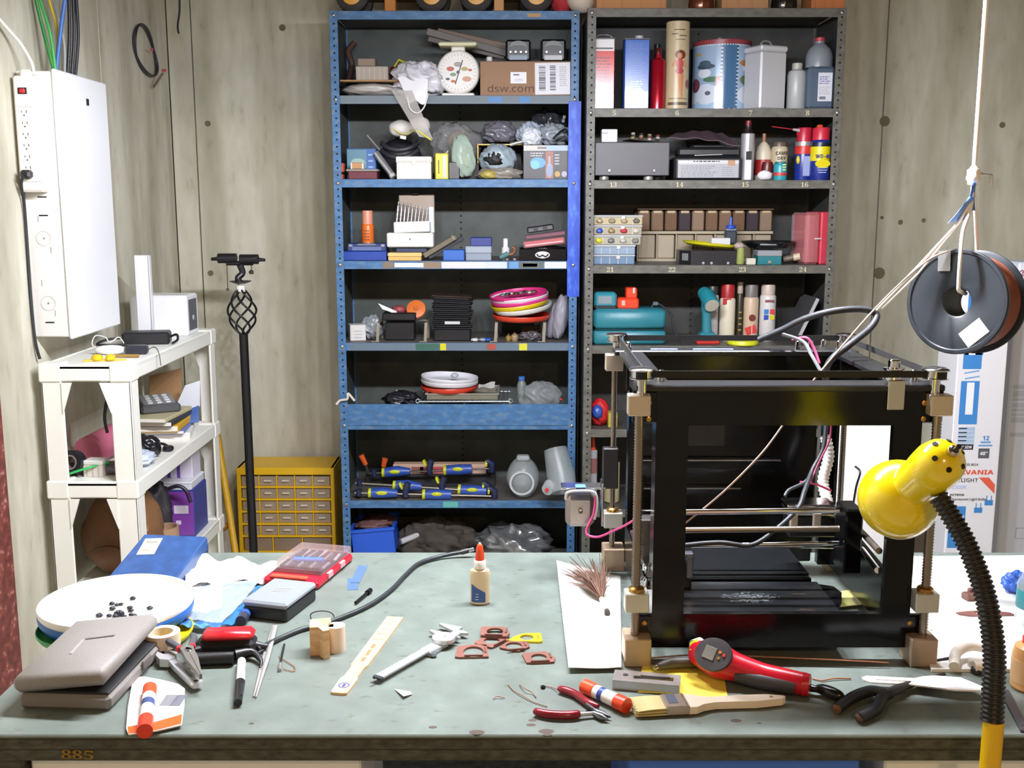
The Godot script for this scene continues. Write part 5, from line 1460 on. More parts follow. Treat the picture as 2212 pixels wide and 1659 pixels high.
	part(o, "hole", cyl(0.003, 0.0005, 0.0001, 12), m("1a1a1c", 0.7), at(V(0.05, 0.0038, 0)))
	for q in [[curve([V(0.4605,0.872,-1.541), V(0.4724,0.872,-1.533), V(0.4913,0.873,-1.5373), V(0.5189,0.872,-1.5394)], 6), "thin copper-coloured wire behind the black screwdriver"], [curve([V(0.2141,0.884,-1.5868), V(0.3035,0.885,-1.5985), V(0.4195,0.883,-1.5925), V(0.5416,0.88,-1.5853), V(0.5918,0.878,-1.5829)], 8), "long thin copper wire lying along the printer's front foot"]]:
		one("wire_strand", q[1], "wire", tb(q[0], 0.0011, 6), m("9a6040", 0.35))

func taper(rs: Array, n: int) -> Array:
	var o = []
	for i in rs.size() - 1:
		for k in n:
			o.append(lerpf(rs[i], rs[i + 1], float(k) / n))
	o.append(rs[-1])
	return o
# ------------------------------------------------------------------ the left wall and the plastic shelf
func build_left_side():
	var white = m("eef0f4", 0.35)
	# wiring enclosure with its door, and the strip on its side
	var yb = 1.2035
	var yt = 1.9566
	var o = thing("wiring_cabinet", "tall white metal wiring cabinet on the left wall with a plain door and round knockouts", "cabinet", V(-1.3967, yb, -3.295))
	part(o, "body", bx(V(0.1, yt - yb, 0.37), 0.003), m("e4e3de", 0.4), at(V(0.05, 0, 0)))
	var door = part(o, "door", bx(V(0.012, yt - yb + 0.012, 0.385), 0.004), white, at(V(0.108, -0.006, -0.002)))
	part(door, "latch", bx(V(0.003, 0.02, 0.018), 0.001), m("15161a", 0.4), at(V(0.0065, yt - yb - 0.07, -0.03)))
	for q in [[95, 515], [105, 655]]:
		var v: Vector3 = V(-1.3494,1.4897,-3.11) if q[1] == 515 else V(-1.3496,1.3026,-3.11)
		part(o, "knockout", rg(circle(0.022, 28), circle(0.0195, 28), 0.0012), m("cfcec8", 0.4), at(V(v.x + 1.3967, v.y - yb, 0.185), V(90, 0, 0)))
		part(o, "knockout_centre", cyl(0.003, 0.0012, 0.0003, 10), m("8a8a88", 0.5), at(V(v.x + 1.3967, v.y - yb, 0.185), V(90, 0, 0)))
	for q in [V(-1.3462,1.6054,-3.11), V(-1.3461,1.553,-3.11), V(-1.3497,1.2444,-3.11)]:
		part(o, "slot", bx(V(0.026, 0.004, 0.0012), 0.0003), m("1a1b1e", 0.5), at(V(q.x + 1.3967, q.y - yb, 0.1852)))
	for q in [V(-1.362,1.5359,-3.11), V(-1.3311,1.4473,-3.11), V(-1.3648,1.3524,-3.11), V(-1.332,1.2647,-3.11)]:
		part(o, "slit", bx(V(0.003, 0.018, 0.0012), 0.0003), m("a8a8a4", 0.5), at(V(q.x + 1.3967, q.y - yb, 0.1852)))
	var sa = V(-1.3571,1.6208,-3.08)
	var sb = V(-1.3334,1.9381,-3.08)
	o = thing("power_strip", "long cream power strip with a red switch, fixed to the wiring cabinet's side", "power strip", V(-1.352, sa.y, -3.0845))
	var cream = m("ece8e0", 0.4)
	part(o, "body", bx(V(0.066, sb.y - sa.y, 0.05), 0.006), cream)
	part(o, "cord_boss", bx(V(0.034, 0.022, 0.03), 0.006), cream, at(V(0, sb.y - sa.y - 0.004, 0)))
	var h = sb.y - sa.y
	part(o, "switch_frame", bx(V(0.026, 0.018, 0.003), 0.001), m("3a1014", 0.4), at(V(-0.006, h - 0.05, 0.0255)))
	part(o, "switch", bx(V(0.014, 0.011, 0.004), 0.001), m("d01826", 0.25), at(V(-0.006, h - 0.0465, 0.0265)))
	part(o, "groove", bx(V(0.044, 0.0015, 0.001), 0.0002), m("b0aca4", 0.5), at(V(-0.004, h - 0.085, 0.025)))
	for i in 6:
		var oy = h - 0.11 - i * 0.0305
		var oc = part(o, "outlet", bx(V(0.032, 0.024, 0.001), 0.0003), m("e2ded6", 0.4), at(V(-0.005, oy, 0.0248)))
		for q in [[-0.007, 0.014, 0.0022, 0.006], [0.006, 0.013, 0.0022, 0.0075], [-0.001, 0.005, 0.004, 0.004]]:
			part(oc, "slot", bx(V(q[2], q[3], 0.0012), 0.0002), m("4a4642", 0.6), at(V(q[0], q[1] - 0.004, 0.0003)))
	part(o, "end_groove", bx(V(0.06, 0.0015, 0.001), 0.0002), m("b0aca4", 0.5), at(V(0, 0.028, 0.025)))
	o = thing("power_plug", "black plug in the lowest outlet of the power strip, its cord running down the wall", "plug")
	part(o, "plug", bx(V(0.028, 0.024, 0.03), 0.006), m("1b1c20", 0.4), at(V(-1.3592,1.6575,-3.05)))
	part(o, "cord", tb(curve([V(-1.3601,1.6647,-3.03), V(-1.3762,1.6397,-3.05), V(-1.3858,1.5884,-3.08), V(-1.3903,1.4838,-3.09), V(-1.3916,1.3245,-3.09), V(-1.3878,1.1965,-3.09), V(-1.3828,1.1406,-3.1)], 6), 0.0045, 8), m("24262c", 0.5))
	one("mains_lead", "white mains cord drooping from the top of the power strip to the upper left", "cord", tb(curve([V(-1.3305,1.9419,-3.08), V(-1.3357,1.9755,-3.08), V(-1.3527,2.0222,-3.06), V(-1.3694,2.0588,-3.02), V(-1.3768,2.0949,-2.95), V(-1.3967,2.1437,-2.9)], 6), 0.0045, 8), m("e6e2dc", 0.4))
	for q in [[V(-1.3459,1.9744,-3.25), V(-1.3697,2.0945,-3.25), V(-1.3803,2.183,-3.24), V(-1.3836,2.2468,-3.24), "2f8a3c", 0.0055, "green cable on the left of the bundle above the wiring cabinet"], [V(-1.3202,1.9633,-3.2), V(-1.3283,2.074,-3.2), V(-1.3527,2.1757,-3.2), V(-1.356,2.2387,-3.2), "3a9a4a", 0.005, "second green cable close to the leftmost one above the cabinet"], [V(-1.3623,1.983,-3.3), V(-1.3478,2.0891,-3.3), V(-1.3659,2.181,-3.3), V(-1.3721,2.246,-3.3), "c8b22a", 0.004, "yellow cable coming down into the top of the wiring cabinet"], [V(-1.3499,1.9806,-3.28), V(-1.3319,2.0795,-3.28), V(-1.3115,2.1774,-3.28), V(-1.2988,2.2421,-3.28), "3f6fb8", 0.0062, "blue cable coming down into the top of the wiring cabinet"], [V(-1.346,1.9785,-3.33), V(-1.3426,2.067,-3.33), V(-1.3627,2.1731,-3.33), V(-1.3708,2.252,-3.33), "9aa0a0", 0.004, "thin grey cable crossing behind the blue one"], [V(-1.35,1.9766,-3.36), V(-1.3369,2.0847,-3.36), V(-1.3309,2.1917,-3.36), V(-1.3264,2.258,-3.36), "22222a", 0.0058, "leftmost black cable of the bundle above the cabinet"], [V(-1.3534,1.9798,-3.4), V(-1.3387,2.0906,-3.4), V(-1.3341,2.1989,-3.4), V(-1.3309,2.2659,-3.4), "2a2a34", 0.0058, "middle black cable of the bundle above the cabinet"], [V(-1.358,1.9816,-3.44), V(-1.3416,2.0965,-3.44), V(-1.3398,2.206,-3.44), V(-1.3381,2.2739,-3.44), "26262e", 0.0052, "rightmost black cable of the bundle above the cabinet"]]:
		one("wall_cable", q[6], "cable", tb(curve([q[0], q[1], q[2], q[3]], 6), q[5], 8), m(q[4], 0.45))
	# coil of cable hung on the wall near the corner
	o = thing("cable_coil", "coil of thin dark cable hanging high on the left wall near the corner", "cable")
	var co = []
	for i in 100:
		var a = TAU * i / 33.0
		co.append(V(-1.3845 + 0.006 * sin(i * 0.4), 2.1579 + 0.088 * cos(a) * (1.0 + 0.03 * sin(i * 0.2)), -4.2 + 0.12 * sin(a + 0.3)))
	part(o, "coil", tb(co, 0.0042, 6), m("2c2a34", 0.5))
	part(o, "lead", tb(curve([V(-1.3178,2.2519,-4.4), V(-1.3229,2.2834,-4.41), V(-1.3154,2.3465,-4.42), V(-1.3127,2.4339,-4.42)], 6), 0.004, 6), m("2c2a34", 0.5))
	part(o, "tail", tb(curve([V(-1.341,2.0824,-4.25), V(-1.3583,2.0583,-4.25), V(-1.3697,2.0276,-4.22)], 5), 0.0042, 6), m("6a5c4c", 0.6))
	part(o, "tie", tb([V(-1.3623,2.168,-4.2), V(-1.3646,2.1579,-4.2)], 0.006, 8), m("b0404a", 0.5))
	part(o, "tie", tb([V(-1.3441,2.091,-4.25), V(-1.3298,2.0927,-4.25)], 0.006, 8), m("b0504a", 0.5))
	# plastic shelf unit
	o = thing("plastic_shelf", "white plastic shelf unit standing along the left wall", "shelf unit")
	var pl = m("f2f2ea", 0.45)
	var x0 = -1.362
	var x1 = -1.098
	var z0 = -3.93
	var z1 = -3.04
	for y in [1.129, 0.7822, 0.42, 0.09]:
		var s = Sh.new()
		s.box(V(x1 - x0, 0.012, z1 - z0), V((x0 + x1) / 2, y - 0.006, (z0 + z1) / 2), 0.003)
		for k in [x0 + 0.006, x1 - 0.006]: s.box(V(0.012, 0.05, z1 - z0), V(k, y - 0.022, (z0 + z1) / 2), 0.004)
		for k in [z0 + 0.006, z1 - 0.006]: s.box(V(x1 - x0, 0.05, 0.012), V((x0 + x1) / 2, y - 0.022, k), 0.004)
		part(o, "shelf", s.mesh(), pl)
		for cx in [x0 + 0.03, x1 - 0.03]:
			for cz in [z0 + 0.03, z1 - 0.03]:
				part(o, "corner_cap", bx(V(0.066, 0.056, 0.066), 0.005), pl, at(V(cx, y - 0.05, cz)))
	for sx in [[x0, 1], [x1, -1]]:
		for sz in [[z0, 1], [z1, -1]]:
			var s = Sh.new()
			s.box(V(0.062, 1.08, 0.008), V(sx[0] + sx[1] * 0.033, 0.54, sz[0] + sz[1] * 0.006), 0.003)
			s.box(V(0.008, 1.08, 0.062), V(sx[0] + sx[1] * 0.006, 0.54, sz[0] + sz[1] * 0.033), 0.003)
			for y in [1.079, 0.7822 - 0.05]:
				s.prism([W(0, 0), W(0.03, 0), W(0.0, 0.09)], 0.006, Transform3D(Basis(V(sx[1], 0, 0), V(0, 0, 1), V(0, -1, 0)), V(sx[0] + sx[1] * 0.062, y, sz[0] + sz[1] * 0.004)))
			part(o, "post", s.mesh(), pl)
	# on its top
	var T1 = 1.129
	o = thing("white_board", "narrow white board standing on the plastic shelf behind the wiring cabinet", "board", V(-1.245, T1, -3.62))
	part(o, "board", bx(V(0.055, 0.288, 0.012), 0.003), white)
	part(o, "edge", bx(V(0.004, 0.288, 0.02), 0.001), m("dcdfe6", 0.35), at(V(0.0255, 0, 0.002)))
	o = thing("network_box", "white box with a grey front, standing at the far end of the plastic shelf's top", "network box", V(-1.235, T1 + 0.001, -3.79), 0.0)
	part(o, "body", bx(V(0.2, 0.142, 0.13), 0.006), white)
	part(o, "front_panel", bx(V(0.006, 0.112, 0.095), 0.004), m("5c5e68", 0.4), at(V(0.0985, 0.015, 0.0)))
	part(o, "emblem", cyl(0.009, 0.002, 0.0004, 16), m("c8cad0", 0.3), at(V(0.1012, 0.06, 0.0), V(0, 0, -90)))
	part(o, "foot", bx(V(0.18, 0.004, 0.11), 0.001), m("8a8c92", 0.5), at(V(0, -0.001, 0)))
	o = thing("power_adapter", "large black power brick lying on the plastic shelf in front of the white network box", "power adapter", V(-1.2127,1.1436,-3.53) * V(1, 0, 1) + V(0, T1, 0), 0.2)
	part(o, "brick", bx(V(0.15, 0.042, 0.075), 0.006), m("1c1c20", 0.45))
	part(o, "cable", tb(curve([V(0.07, 0.02, 0), V(0.095, 0.03, 0.01), V(0.1, 0.015, 0.03), V(0.085, 0.006, 0.05)], 6), 0.004, 8), m("1c1c20", 0.5))
	part(o, "cable", tb(curve([V(-0.07, 0.02, 0.0), V(-0.12, 0.02, 0.02), V(-0.15, 0.008, 0.05), V(-0.1, 0.006, 0.07), V(-0.02, 0.006, 0.065)], 6), 0.004, 8), m("1c1c20", 0.5))
	o = thing("power_adapter", "small black power brick at the shelf's front edge, a wire curling from it", "power adapter", V(-1.146,1.1406,-3.28) * V(1, 0, 1) + V(-0.015, T1, 0), 0.15)
	part(o, "brick", bx(V(0.066, 0.028, 0.04), 0.005), m("2a2c36", 0.35))
	part(o, "lead", tb(curve([V(0.03, 0.012, 0), V(0.055, 0.022, 0.01), V(0.07, 0.008, 0.03), V(0.078, -0.03, 0.05)], 6), 0.0016, 6), m("4a4c54", 0.5))
	o = thing("white_charger", "white charger with a looped white cord lying on the plastic shelf", "charger", V(-1.2395,1.1434,-3.27) * V(1, 0, 1) + V(0, T1, 0), 0.1)
	part(o, "body", bl(V(0.095, 0.03, 0.05), 0.08, 6, 12, 1.0, false), m("eceae4", 0.4))
	part(o, "cord", tb(curve([V(-0.03, 0.015, 0), V(-0.055, 0.03, -0.01), V(-0.05, 0.055, -0.03), V(-0.02, 0.05, -0.03), V(-0.005, 0.035, -0.02), V(0.02, 0.05, -0.03), V(0.035, 0.03, -0.03)], 8), 0.002, 6), m("d8d6d2", 0.4))
	o = thing("yellow_toy", "flat yellow plastic piece with two humps at the shelf's near corner", "plastic piece", V(-1.2018,1.1363,-3.13) * V(1, 0, 1) + V(0, T1, 0), 0.05)
	for q in [[-0.024, 0.03], [0.014, 0.026]]:
		part(o, "hump", bl(V(q[1], 0.02, 0.024), 0.3, 5, 10), m("e2bc1c", 0.4), at(V(q[0], 0, 0)))
	part(o, "strip", bx(V(0.12, 0.005, 0.014), 0.002), m("e6c83a", 0.4), at(V(-0.004, 0.0005, -0.002), V(0, 4, 0)))
	one("brown_stick", "short brown stick lying beside the yellow plastic piece", "stick", tb([V(-1.1974,1.1332,-3.2) * V(1, 0, 1) + V(0, T1 + 0.006, 0), V(-1.1275,1.1332,-3.2) * V(1, 0, 1) + V(0, T1 + 0.006, 0)], 0.005, 8), m("9a7a3a", 0.6))
	# middle shelf
	var M2 = 0.7822
	o = thing("pink_roll", "pink cylinder lying tilted on the plastic shelf's middle level", "roll")
	part(o, "roll", tb([V(-1.2705, M2 + 0.066, -3.4), V(-1.3099, M2 + 0.05, -3.22)], 0.047, 24), m("d0708c", 0.5))
	o = thing("black_roll", "black tape roll standing on edge in front of the pink cylinder", "tape roll", V(-1.3107,0.8228,-3.13))
	o.rotation = V(PI / 2 - 0.2, 0, 0.2)
	part(o, "ring", rg(circle(0.036, 32), circle(0.022, 32), 0.03), m("1a1a20", 0.4))
	part(o, "core", rg(circle(0.0225, 32), circle(0.018, 32), 0.031), m("8a7a78", 0.5))
	one("green_strip", "bright green plastic strip sticking out across the middle shelf", "strip", tb(curve([V(-1.3212,0.7968,-3.07), V(-1.2664,0.8129,-3.09), V(-1.2121,0.82,-3.13)], 6), 0.006, 8, false, 0.6), m("2fae58", 0.4))
	o = carton("white_carton", "small ribbed white box at the front of the middle shelf", "box", V(-1.25, M2, -3.13), V(0.062, 0.05, 0.05), m("dcd4cc", 0.6), m("f0eeec", 0.5), -0.1)
	for i in 3: part(o, "rib", bx(V(0.003, 0.034, 0.001), 0.0003), m("b8aca4", 0.6), at(V(-0.018 + i * 0.018, 0.001, 0.0245)))
	one("dark_clutter", "dark cable tangle lying left of the small white box", "cable", bl(V(0.06, 0.03, 0.05), 0.7, 33, 16), m("4a4850", 0.6), V(-1.315, M2, -3.14))
	var bk = [["f0efec", 0.03, "white thick paperback at the bottom of the stack on the middle shelf"], ["6f7fc0", 0.012, "thin lilac-edged booklet in the stack on the middle shelf"], ["d8a828", 0.024, "yellow-orange book in the stack on the middle shelf"], ["3a3a40", 0.018, "dark book with pale lettering in the stack on the middle shelf"], ["c0b894", 0.014, "tan booklet under the desk phone"]]
	var by = M2
	var k = 0
	for b in bk:
		o = carton("book", b[2], "book", V(-1.215 - 0.004 * k, by, -3.7 + 0.02 * k), V(0.17, b[1], 0.24), m(b[0], 0.5), null, 0.2 - 0.07 * k, "stacked books on the plastic shelf")
		part(o, "pages", bx(V(0.166, b[1] * 0.7, 0.004), 0.0005), m("efece4", 0.8), at(V(0, b[1] * 0.15, 0.1195)))
		by += b[1]
		k += 1
	o = thing("desk_phone", "grey desk phone with rows of keys lying on the stacked books", "phone", V(-1.235, by, -3.66), 0.5)
	part(o, "base", bx(V(0.13, 0.03, 0.15), 0.006), m("4a4c50", 0.5))
	var fp = part(o, "key_plate", bx(V(0.11, 0.01, 0.12), 0.003), m("8f9296", 0.4), at(V(0, 0.028, 0), V(8, 0, 0)))
	for i in 4:
		for j in 3:
			part(fp, "key", bx(V(0.018, 0.005, 0.016), 0.002), m("d4d6da", 0.4), at(V(-0.03 + j * 0.03, 0.008, -0.04 + i * 0.026)))
	one("cardboard_sheet", "brown cardboard sheet leaning at the back of the middle shelf", "cardboard", lay([V(-1.3311,0.8346,-3.85), V(-1.2262,0.8598,-3.9), V(-1.2195,0.9901,-3.9), V(-1.3235,0.9688,-3.85)], func(u, v): return 0.0, 4, 4, 0.004), m("a8825c", 0.8))
	one("white_leaflet", "white leaflet with a blue edge leaning against the shelf's far post", "leaflet", lay([V(-1.2305,0.8359,-3.8), V(-1.1344,0.8611,-3.82), V(-1.1357,0.9533,-3.84), V(-1.1843,0.9396,-3.82)], func(u, v): return 0.0, 4, 4, 0.003), m("d8dce6", 0.5))
	one("blue_leaflet", "blue and white printed leaflet below the leaning white leaflet", "leaflet", lay([V(-1.174,0.8174,-3.7), V(-1.1108,0.8233,-3.72), V(-1.1168,0.8778,-3.75), V(-1.1928,0.8458,-3.75)], func(u, v): return 0.0, 4, 4, 0.003), m("4a68a8", 0.5))
	bag("black_pouch", "glossy black pouch in front of the stacked books", "pouch", V(-1.18, M2, -3.36), V(0.09, 0.07, 0.09), m("17171c", 0.25), 23, 0.4)
	o = thing("headphones", "black folded headphones lying at the edge of the middle shelf", "headphones", V(-1.175, M2 + 0.001, -3.44), 0.3)
	part(o, "band", tb(curve([V(-0.04, 0.012, 0), V(-0.02, 0.02, -0.02), V(0.02, 0.02, -0.02), V(0.04, 0.012, 0)], 6), 0.005, 8), m("1b1c22", 0.4))
	for q in [-0.04, 0.04]: part(o, "ear_cup", cyl(0.018, 0.016, 0.004, 18), m("1b1c22", 0.4), at(V(q, 0.001, 0.008)))
	bag("bubble_bag", "crinkled pale blue and white bag at the front edge of the middle shelf", "bag", V(-1.165, M2 + 0.002, -3.25), V(0.085, 0.04, 0.12), m("ccd6ea", 0.35), 8, 0.5)
	bag("grey_bag", "small grey crumpled bag next to the near post of the plastic shelf", "bag", V(-1.2, M2 + 0.002, -3.15), V(0.07, 0.035, 0.06), m("6c6c78", 0.4), 9, 0.5)
	one("hanging_lead", "black lead hanging down behind the plastic shelf's near post", "cable", tb(curve([V(-1.221,1.0694,-3.2), V(-1.2284,1.0195,-3.2), V(-1.2428,0.9478,-3.2), V(-1.2375,0.8973,-3.2)], 6), 0.005, 8), m("26242a", 0.5))
	# lower shelf
	o = thing("leather_bag", "brown leather bag slumped on the plastic shelf's lower level", "bag", V(-1.235, 0.42, -3.3))
	part(o, "body", bl(V(0.24, 0.29, 0.28), 0.16, 14, 22, 1.3, false), m("7a5638", 0.55))
	part(o, "strap", tb(curve([V(-0.08, 0.1, 0.13), V(0.0, 0.13, 0.145), V(0.08, 0.09, 0.13)], 8), 0.008, 8, false, 0.5), m("694628", 0.5))
	part(o, "flap", tb(curve([V(-0.02, 0.25, 0.09), V(0.04, 0.2, 0.12), V(0.1, 0.17, 0.09)], 8), 0.018, 8, false, 0.4), m("80603e", 0.5))
	o = carton("purple_box", "purple and blue printed carton on the plastic shelf's lower level", "box", V(-1.21, 0.42, -3.74), V(0.17, 0.17, 0.16), m("2a3a8a", 0.4))
	var im = blank(128, 128, "7a3f9a")
	bar(im, 0, 0, 22, 128, "26387f")
	ell(im, 48, 50, 14, 12, "a8a0b8")
	bar(im, 74, 40, 40, 24, "e4dcec")
	bar(im, 78, 84, 14, 12, "d8c8e4")
	card(o, "print", 0.165, 0.16, picture(im, 0.4), at(V(0, 0.085, 0.0802)))
	o = carton("white_carton", "flat white carton lying on top of the purple carton", "box", V(-1.21, 0.59, -3.74), V(0.16, 0.03, 0.16), m("d8dae2", 0.5), m("e8eaf0", 0.5))
	o = carton("paint_tin", "white carton with a violet stripe standing on the flat white carton", "box", V(-1.205, 0.62, -3.76), V(0.13, 0.105, 0.1), m("dcd6ea", 0.4))
	for q in [-0.02, 0.015]: part(o, "stripe", bx(V(0.012, 0.1, 0.001), 0.0003), m("6a4aa8", 0.4), at(V(q, 0.002, 0.05)))
	one("headset_arc", "dark curved headset band resting on the violet striped carton", "headset", tb(curve([V(-1.2136,0.5804,-3.6), V(-1.196,0.6086,-3.6), V(-1.1583,0.6218,-3.6), V(-1.1318,0.6053,-3.6), V(-1.1178,0.5637,-3.6)], 6), 0.007, 8), m("2a2236", 0.4))
	one("cardboard_ring", "brown cardboard tube end beside the leather bag", "tube", rg(circle(0.045, 28), circle(0.038, 28), 0.1), m("a8886c", 0.8), V(-1.165, 0.42, -3.46))
	bag("dark_bag", "dark folded bag filling the far end of the lower level", "bag", V(-1.25, 0.42, -3.56), V(0.14, 0.24, 0.1), m("26242c", 0.5), 31, 0.3)
	# floor lamp without its shades
	var fy = V(-1.0191,0.2372,-4.05)
	o = thing("floor_lamp", "black floor lamp with a twisted basket and bare sockets, standing before the back wall", "lamp", V(fy.x, 0, fy.z))
	var ib = V(fy.x, 0, fy.z)
	var blk = m("17161a", 0.4)
	part(o, "base", lt([[0, 0], [0.13, 0], [0.132, 0.01], [0.1, 0.02], [0.03, 0.035], [0.018, 0.06], [0, 0.06]], 36), blk)
	var pt = V(-1.0157,1.101,-4.02) - ib
	part(o, "pole", tb([V(0, 0.03, 0), pt * 0.5, pt], 0.0165, 14), blk)
	var top = V(-1.0189,1.2725,-4.02) - ib
	for w in 6:
		var ps = []
		for i in 21:
			var t = i / 20.0
			var a = TAU * w / 6 + t * PI * 1.05
			var r = 0.012 + 0.047 * pow(sin(PI * t), 0.9) * (1.0 - 0.25 * t)
			ps.append(pt.lerp(top, t) + V(cos(a) * r, 0, sin(a) * r))
		part(o, "basket_bar", tb(ps, 0.0042, 6), blk)
	part(o, "neck", tb([top - V(0, 0.01, 0), top + V(0, 0.014, 0)], 0.018, 14), m("e6e4e0", 0.4))
	part(o, "drip_dish", lt([[0.0, 0.0], [0.02, 0.002], [0.04, 0.01], [0.041, 0.012], [0.02, 0.008], [0, 0.008]], 24), blk, at(top + V(0, 0.018, 0)))
	var hd = V(-1.0186,1.3625,-4.02) - ib
	part(o, "twist", tb(curve([top + V(0, 0.022, 0), top + V(-0.008, 0.04, 0.004), top + V(0.008, 0.06, -0.004), hd], 6), 0.012, 10), m("3a3a3e", 0.3, 0.6))
	for q in [[-1, 491], [1, 538]]:
		var c = (V(-1.0643,1.3866,-4.02) if q[0] < 0 else V(-0.9831,1.3831,-4.02)) - ib
		part(o, "socket", tb([c - V(0.034, 0, 0), c + V(0.034, 0, 0)], 0.0185, 16), blk)
		part(o, "socket_tip", tb([c + V(0.03 * q[0], -0.001, 0), c + V(0.06 * q[0], -0.003, 0)], [0.008, 0.006], 10), blk)
	part(o, "cross_arm", tb([hd + V(-0.05, 0.006, 0), hd + V(0.05, 0.006, 0)], 0.009, 10), blk)
	part(o, "pull_chain", tb([V(-1.0616,1.367,-4) - ib, V(-1.0622,1.2775,-4) - ib], 0.0014, 6), m("4a4438", 0.4, 0.8))
	part(o, "pull_knob", bl(V(0.01, 0.012, 0.01), 0.1, 3, 8), m("4a4438", 0.4), at(V(-1.0627,1.2654,-4) - ib))
	part(o, "pull_chain", tb([V(-0.9704,1.3636,-4) - ib, V(-0.9713,1.343,-4) - ib], 0.0014, 6), m("4a4438", 0.4, 0.8))
	part(o, "pull_knob", bl(V(0.016, 0.016, 0.012), 0.3, 3, 8), m("2a2622", 0.4), at(V(-0.9719,1.3275,-4) - ib))
	# parts cabinet
	var cb = V(-1.131,0.5211,-4.25)
	var cr = V(-0.73,0.5211,-4.25)
	o = thing("parts_cabinet", "yellow small-parts cabinet with clear drawers, standing on the floor beside the blue rack", "cabinet", V((cb.x + cr.x) / 2, 0, -4.36))
	var cw = cr.x - cb.x
	var chh = cb.y
	var yl = m("e0b21a", 0.4)
	var s = Sh.new()
	s.box(V(cw, 0.012, 0.2), V(0, chh - 0.006, 0), 0.004)
	s.box(V(cw, 0.02, 0.2), V(0, 0.01, 0), 0.003)
	for q in [-1, 1]: s.box(V(0.016, chh, 0.2), V(q * (cw / 2 - 0.008), chh / 2, 0), 0.003)
	s.box(V(cw - 0.02, chh - 0.02, 0.004), V(0, chh / 2, -0.096), 0.001)
	part(o, "frame", s.mesh(), yl)
	part(o, "top_lip", bx(V(cw, 0.03, 0.008), 0.002), yl, at(V(0, chh - 0.03, 0.097)))
	var y = chh - 0.034
	var cols = 5
	for r in 5:
		var hh = 0.0445
		part(o, "rail", bx(V(cw - 0.03, 0.008, 0.19), 0.001), yl, at(V(0, y - hh - 0.008, 0.003)))
		for c in cols:
			var dw = (cw - 0.034) / cols
			var dx = -cw / 2 + 0.017 + dw * (c + 0.5)
			part(o, "drawer", bx(V(dw - 0.006, hh - 0.004, 0.16), 0.002), clear("c8b49c", 0.55, 0.2), at(V(dx, y - hh, 0.012)))
			part(o, "drawer_content", bl(V(dw * 0.6, hh * 0.55, 0.1), 0.5, 4 + (r * 5 + c) % 6, 8), m(["8a6a54", "a8988a", "6a5a50", "b8a494", "7a6e68"][(r * 3 + c * 2) % 5], 0.5, 0.2), at(V(dx, y - hh, 0.02)))
			part(o, "pull", bx(V(dw * 0.4, 0.006, 0.01), 0.001), m("d8ccba", 0.4), at(V(dx, y - hh * 0.55, 0.096)))
			if c: part(o, "divider", bx(V(0.005, hh, 0.17), 0.001), yl, at(V(-cw / 2 + 0.017 + dw * c, y - hh, 0.01)))
		y -= hh + 0.008
	for r in 3:
		var hh = (y - 0.022) / 3.0 - 0.008
		part(o, "rail", bx(V(cw - 0.03, 0.008, 0.19), 0.001), yl, at(V(0, y - hh - 0.008, 0.003)))
		for c in 3:
			var dw = (cw - 0.034) / 3
			var dx = -cw / 2 + 0.017 + dw * (c + 0.5)
			part(o, "large_drawer", bx(V(dw - 0.008, hh - 0.004, 0.16), 0.002), clear("b09880", 0.6, 0.2), at(V(dx, y - hh, 0.012)))
			if c: part(o, "divider", bx(V(0.005, hh, 0.17), 0.001), yl, at(V(-cw / 2 + 0.017 + dw * c, y - hh, 0.01)))
		y -= hh + 0.008
	# yellow folding thing leaning by the shelf
	o = thing("yellow_trestle", "yellow wooden folding trestle leaning between the plastic shelf and the floor lamp", "trestle")
	var wy = m("c89a1c", 0.5)
	var ta = V(-1.2292,0.8196,-4.3)
	var tb1 = V(-1.0922,0.2372,-4.05)
	var dn = (tb1 - ta) / (ta.y - tb1.y)
	part(o, "leg", tb([ta, ta + dn * ta.y * 0.99], 0.014, 8), wy)
	part(o, "leg", tb([ta + V(-0.01, 0, -0.03), V(ta.x - 0.05, 0.01, -4.38)], 0.014, 8), wy)
	part(o, "brace", tb([V(-1.1726,0.2935,-4.1), V(-1.1209,0.3356,-4.1)], 0.011, 8), m("9a6a24", 0.5))
	one("paper_bag", "pale paper bag standing on the floor behind the yellow trestle", "bag", bl(V(0.12, 0.42, 0.1), 0.2, 44, 16, 1.2, false), m("c8c0b4", 0.7), V(-1.201, 0, -4.22))

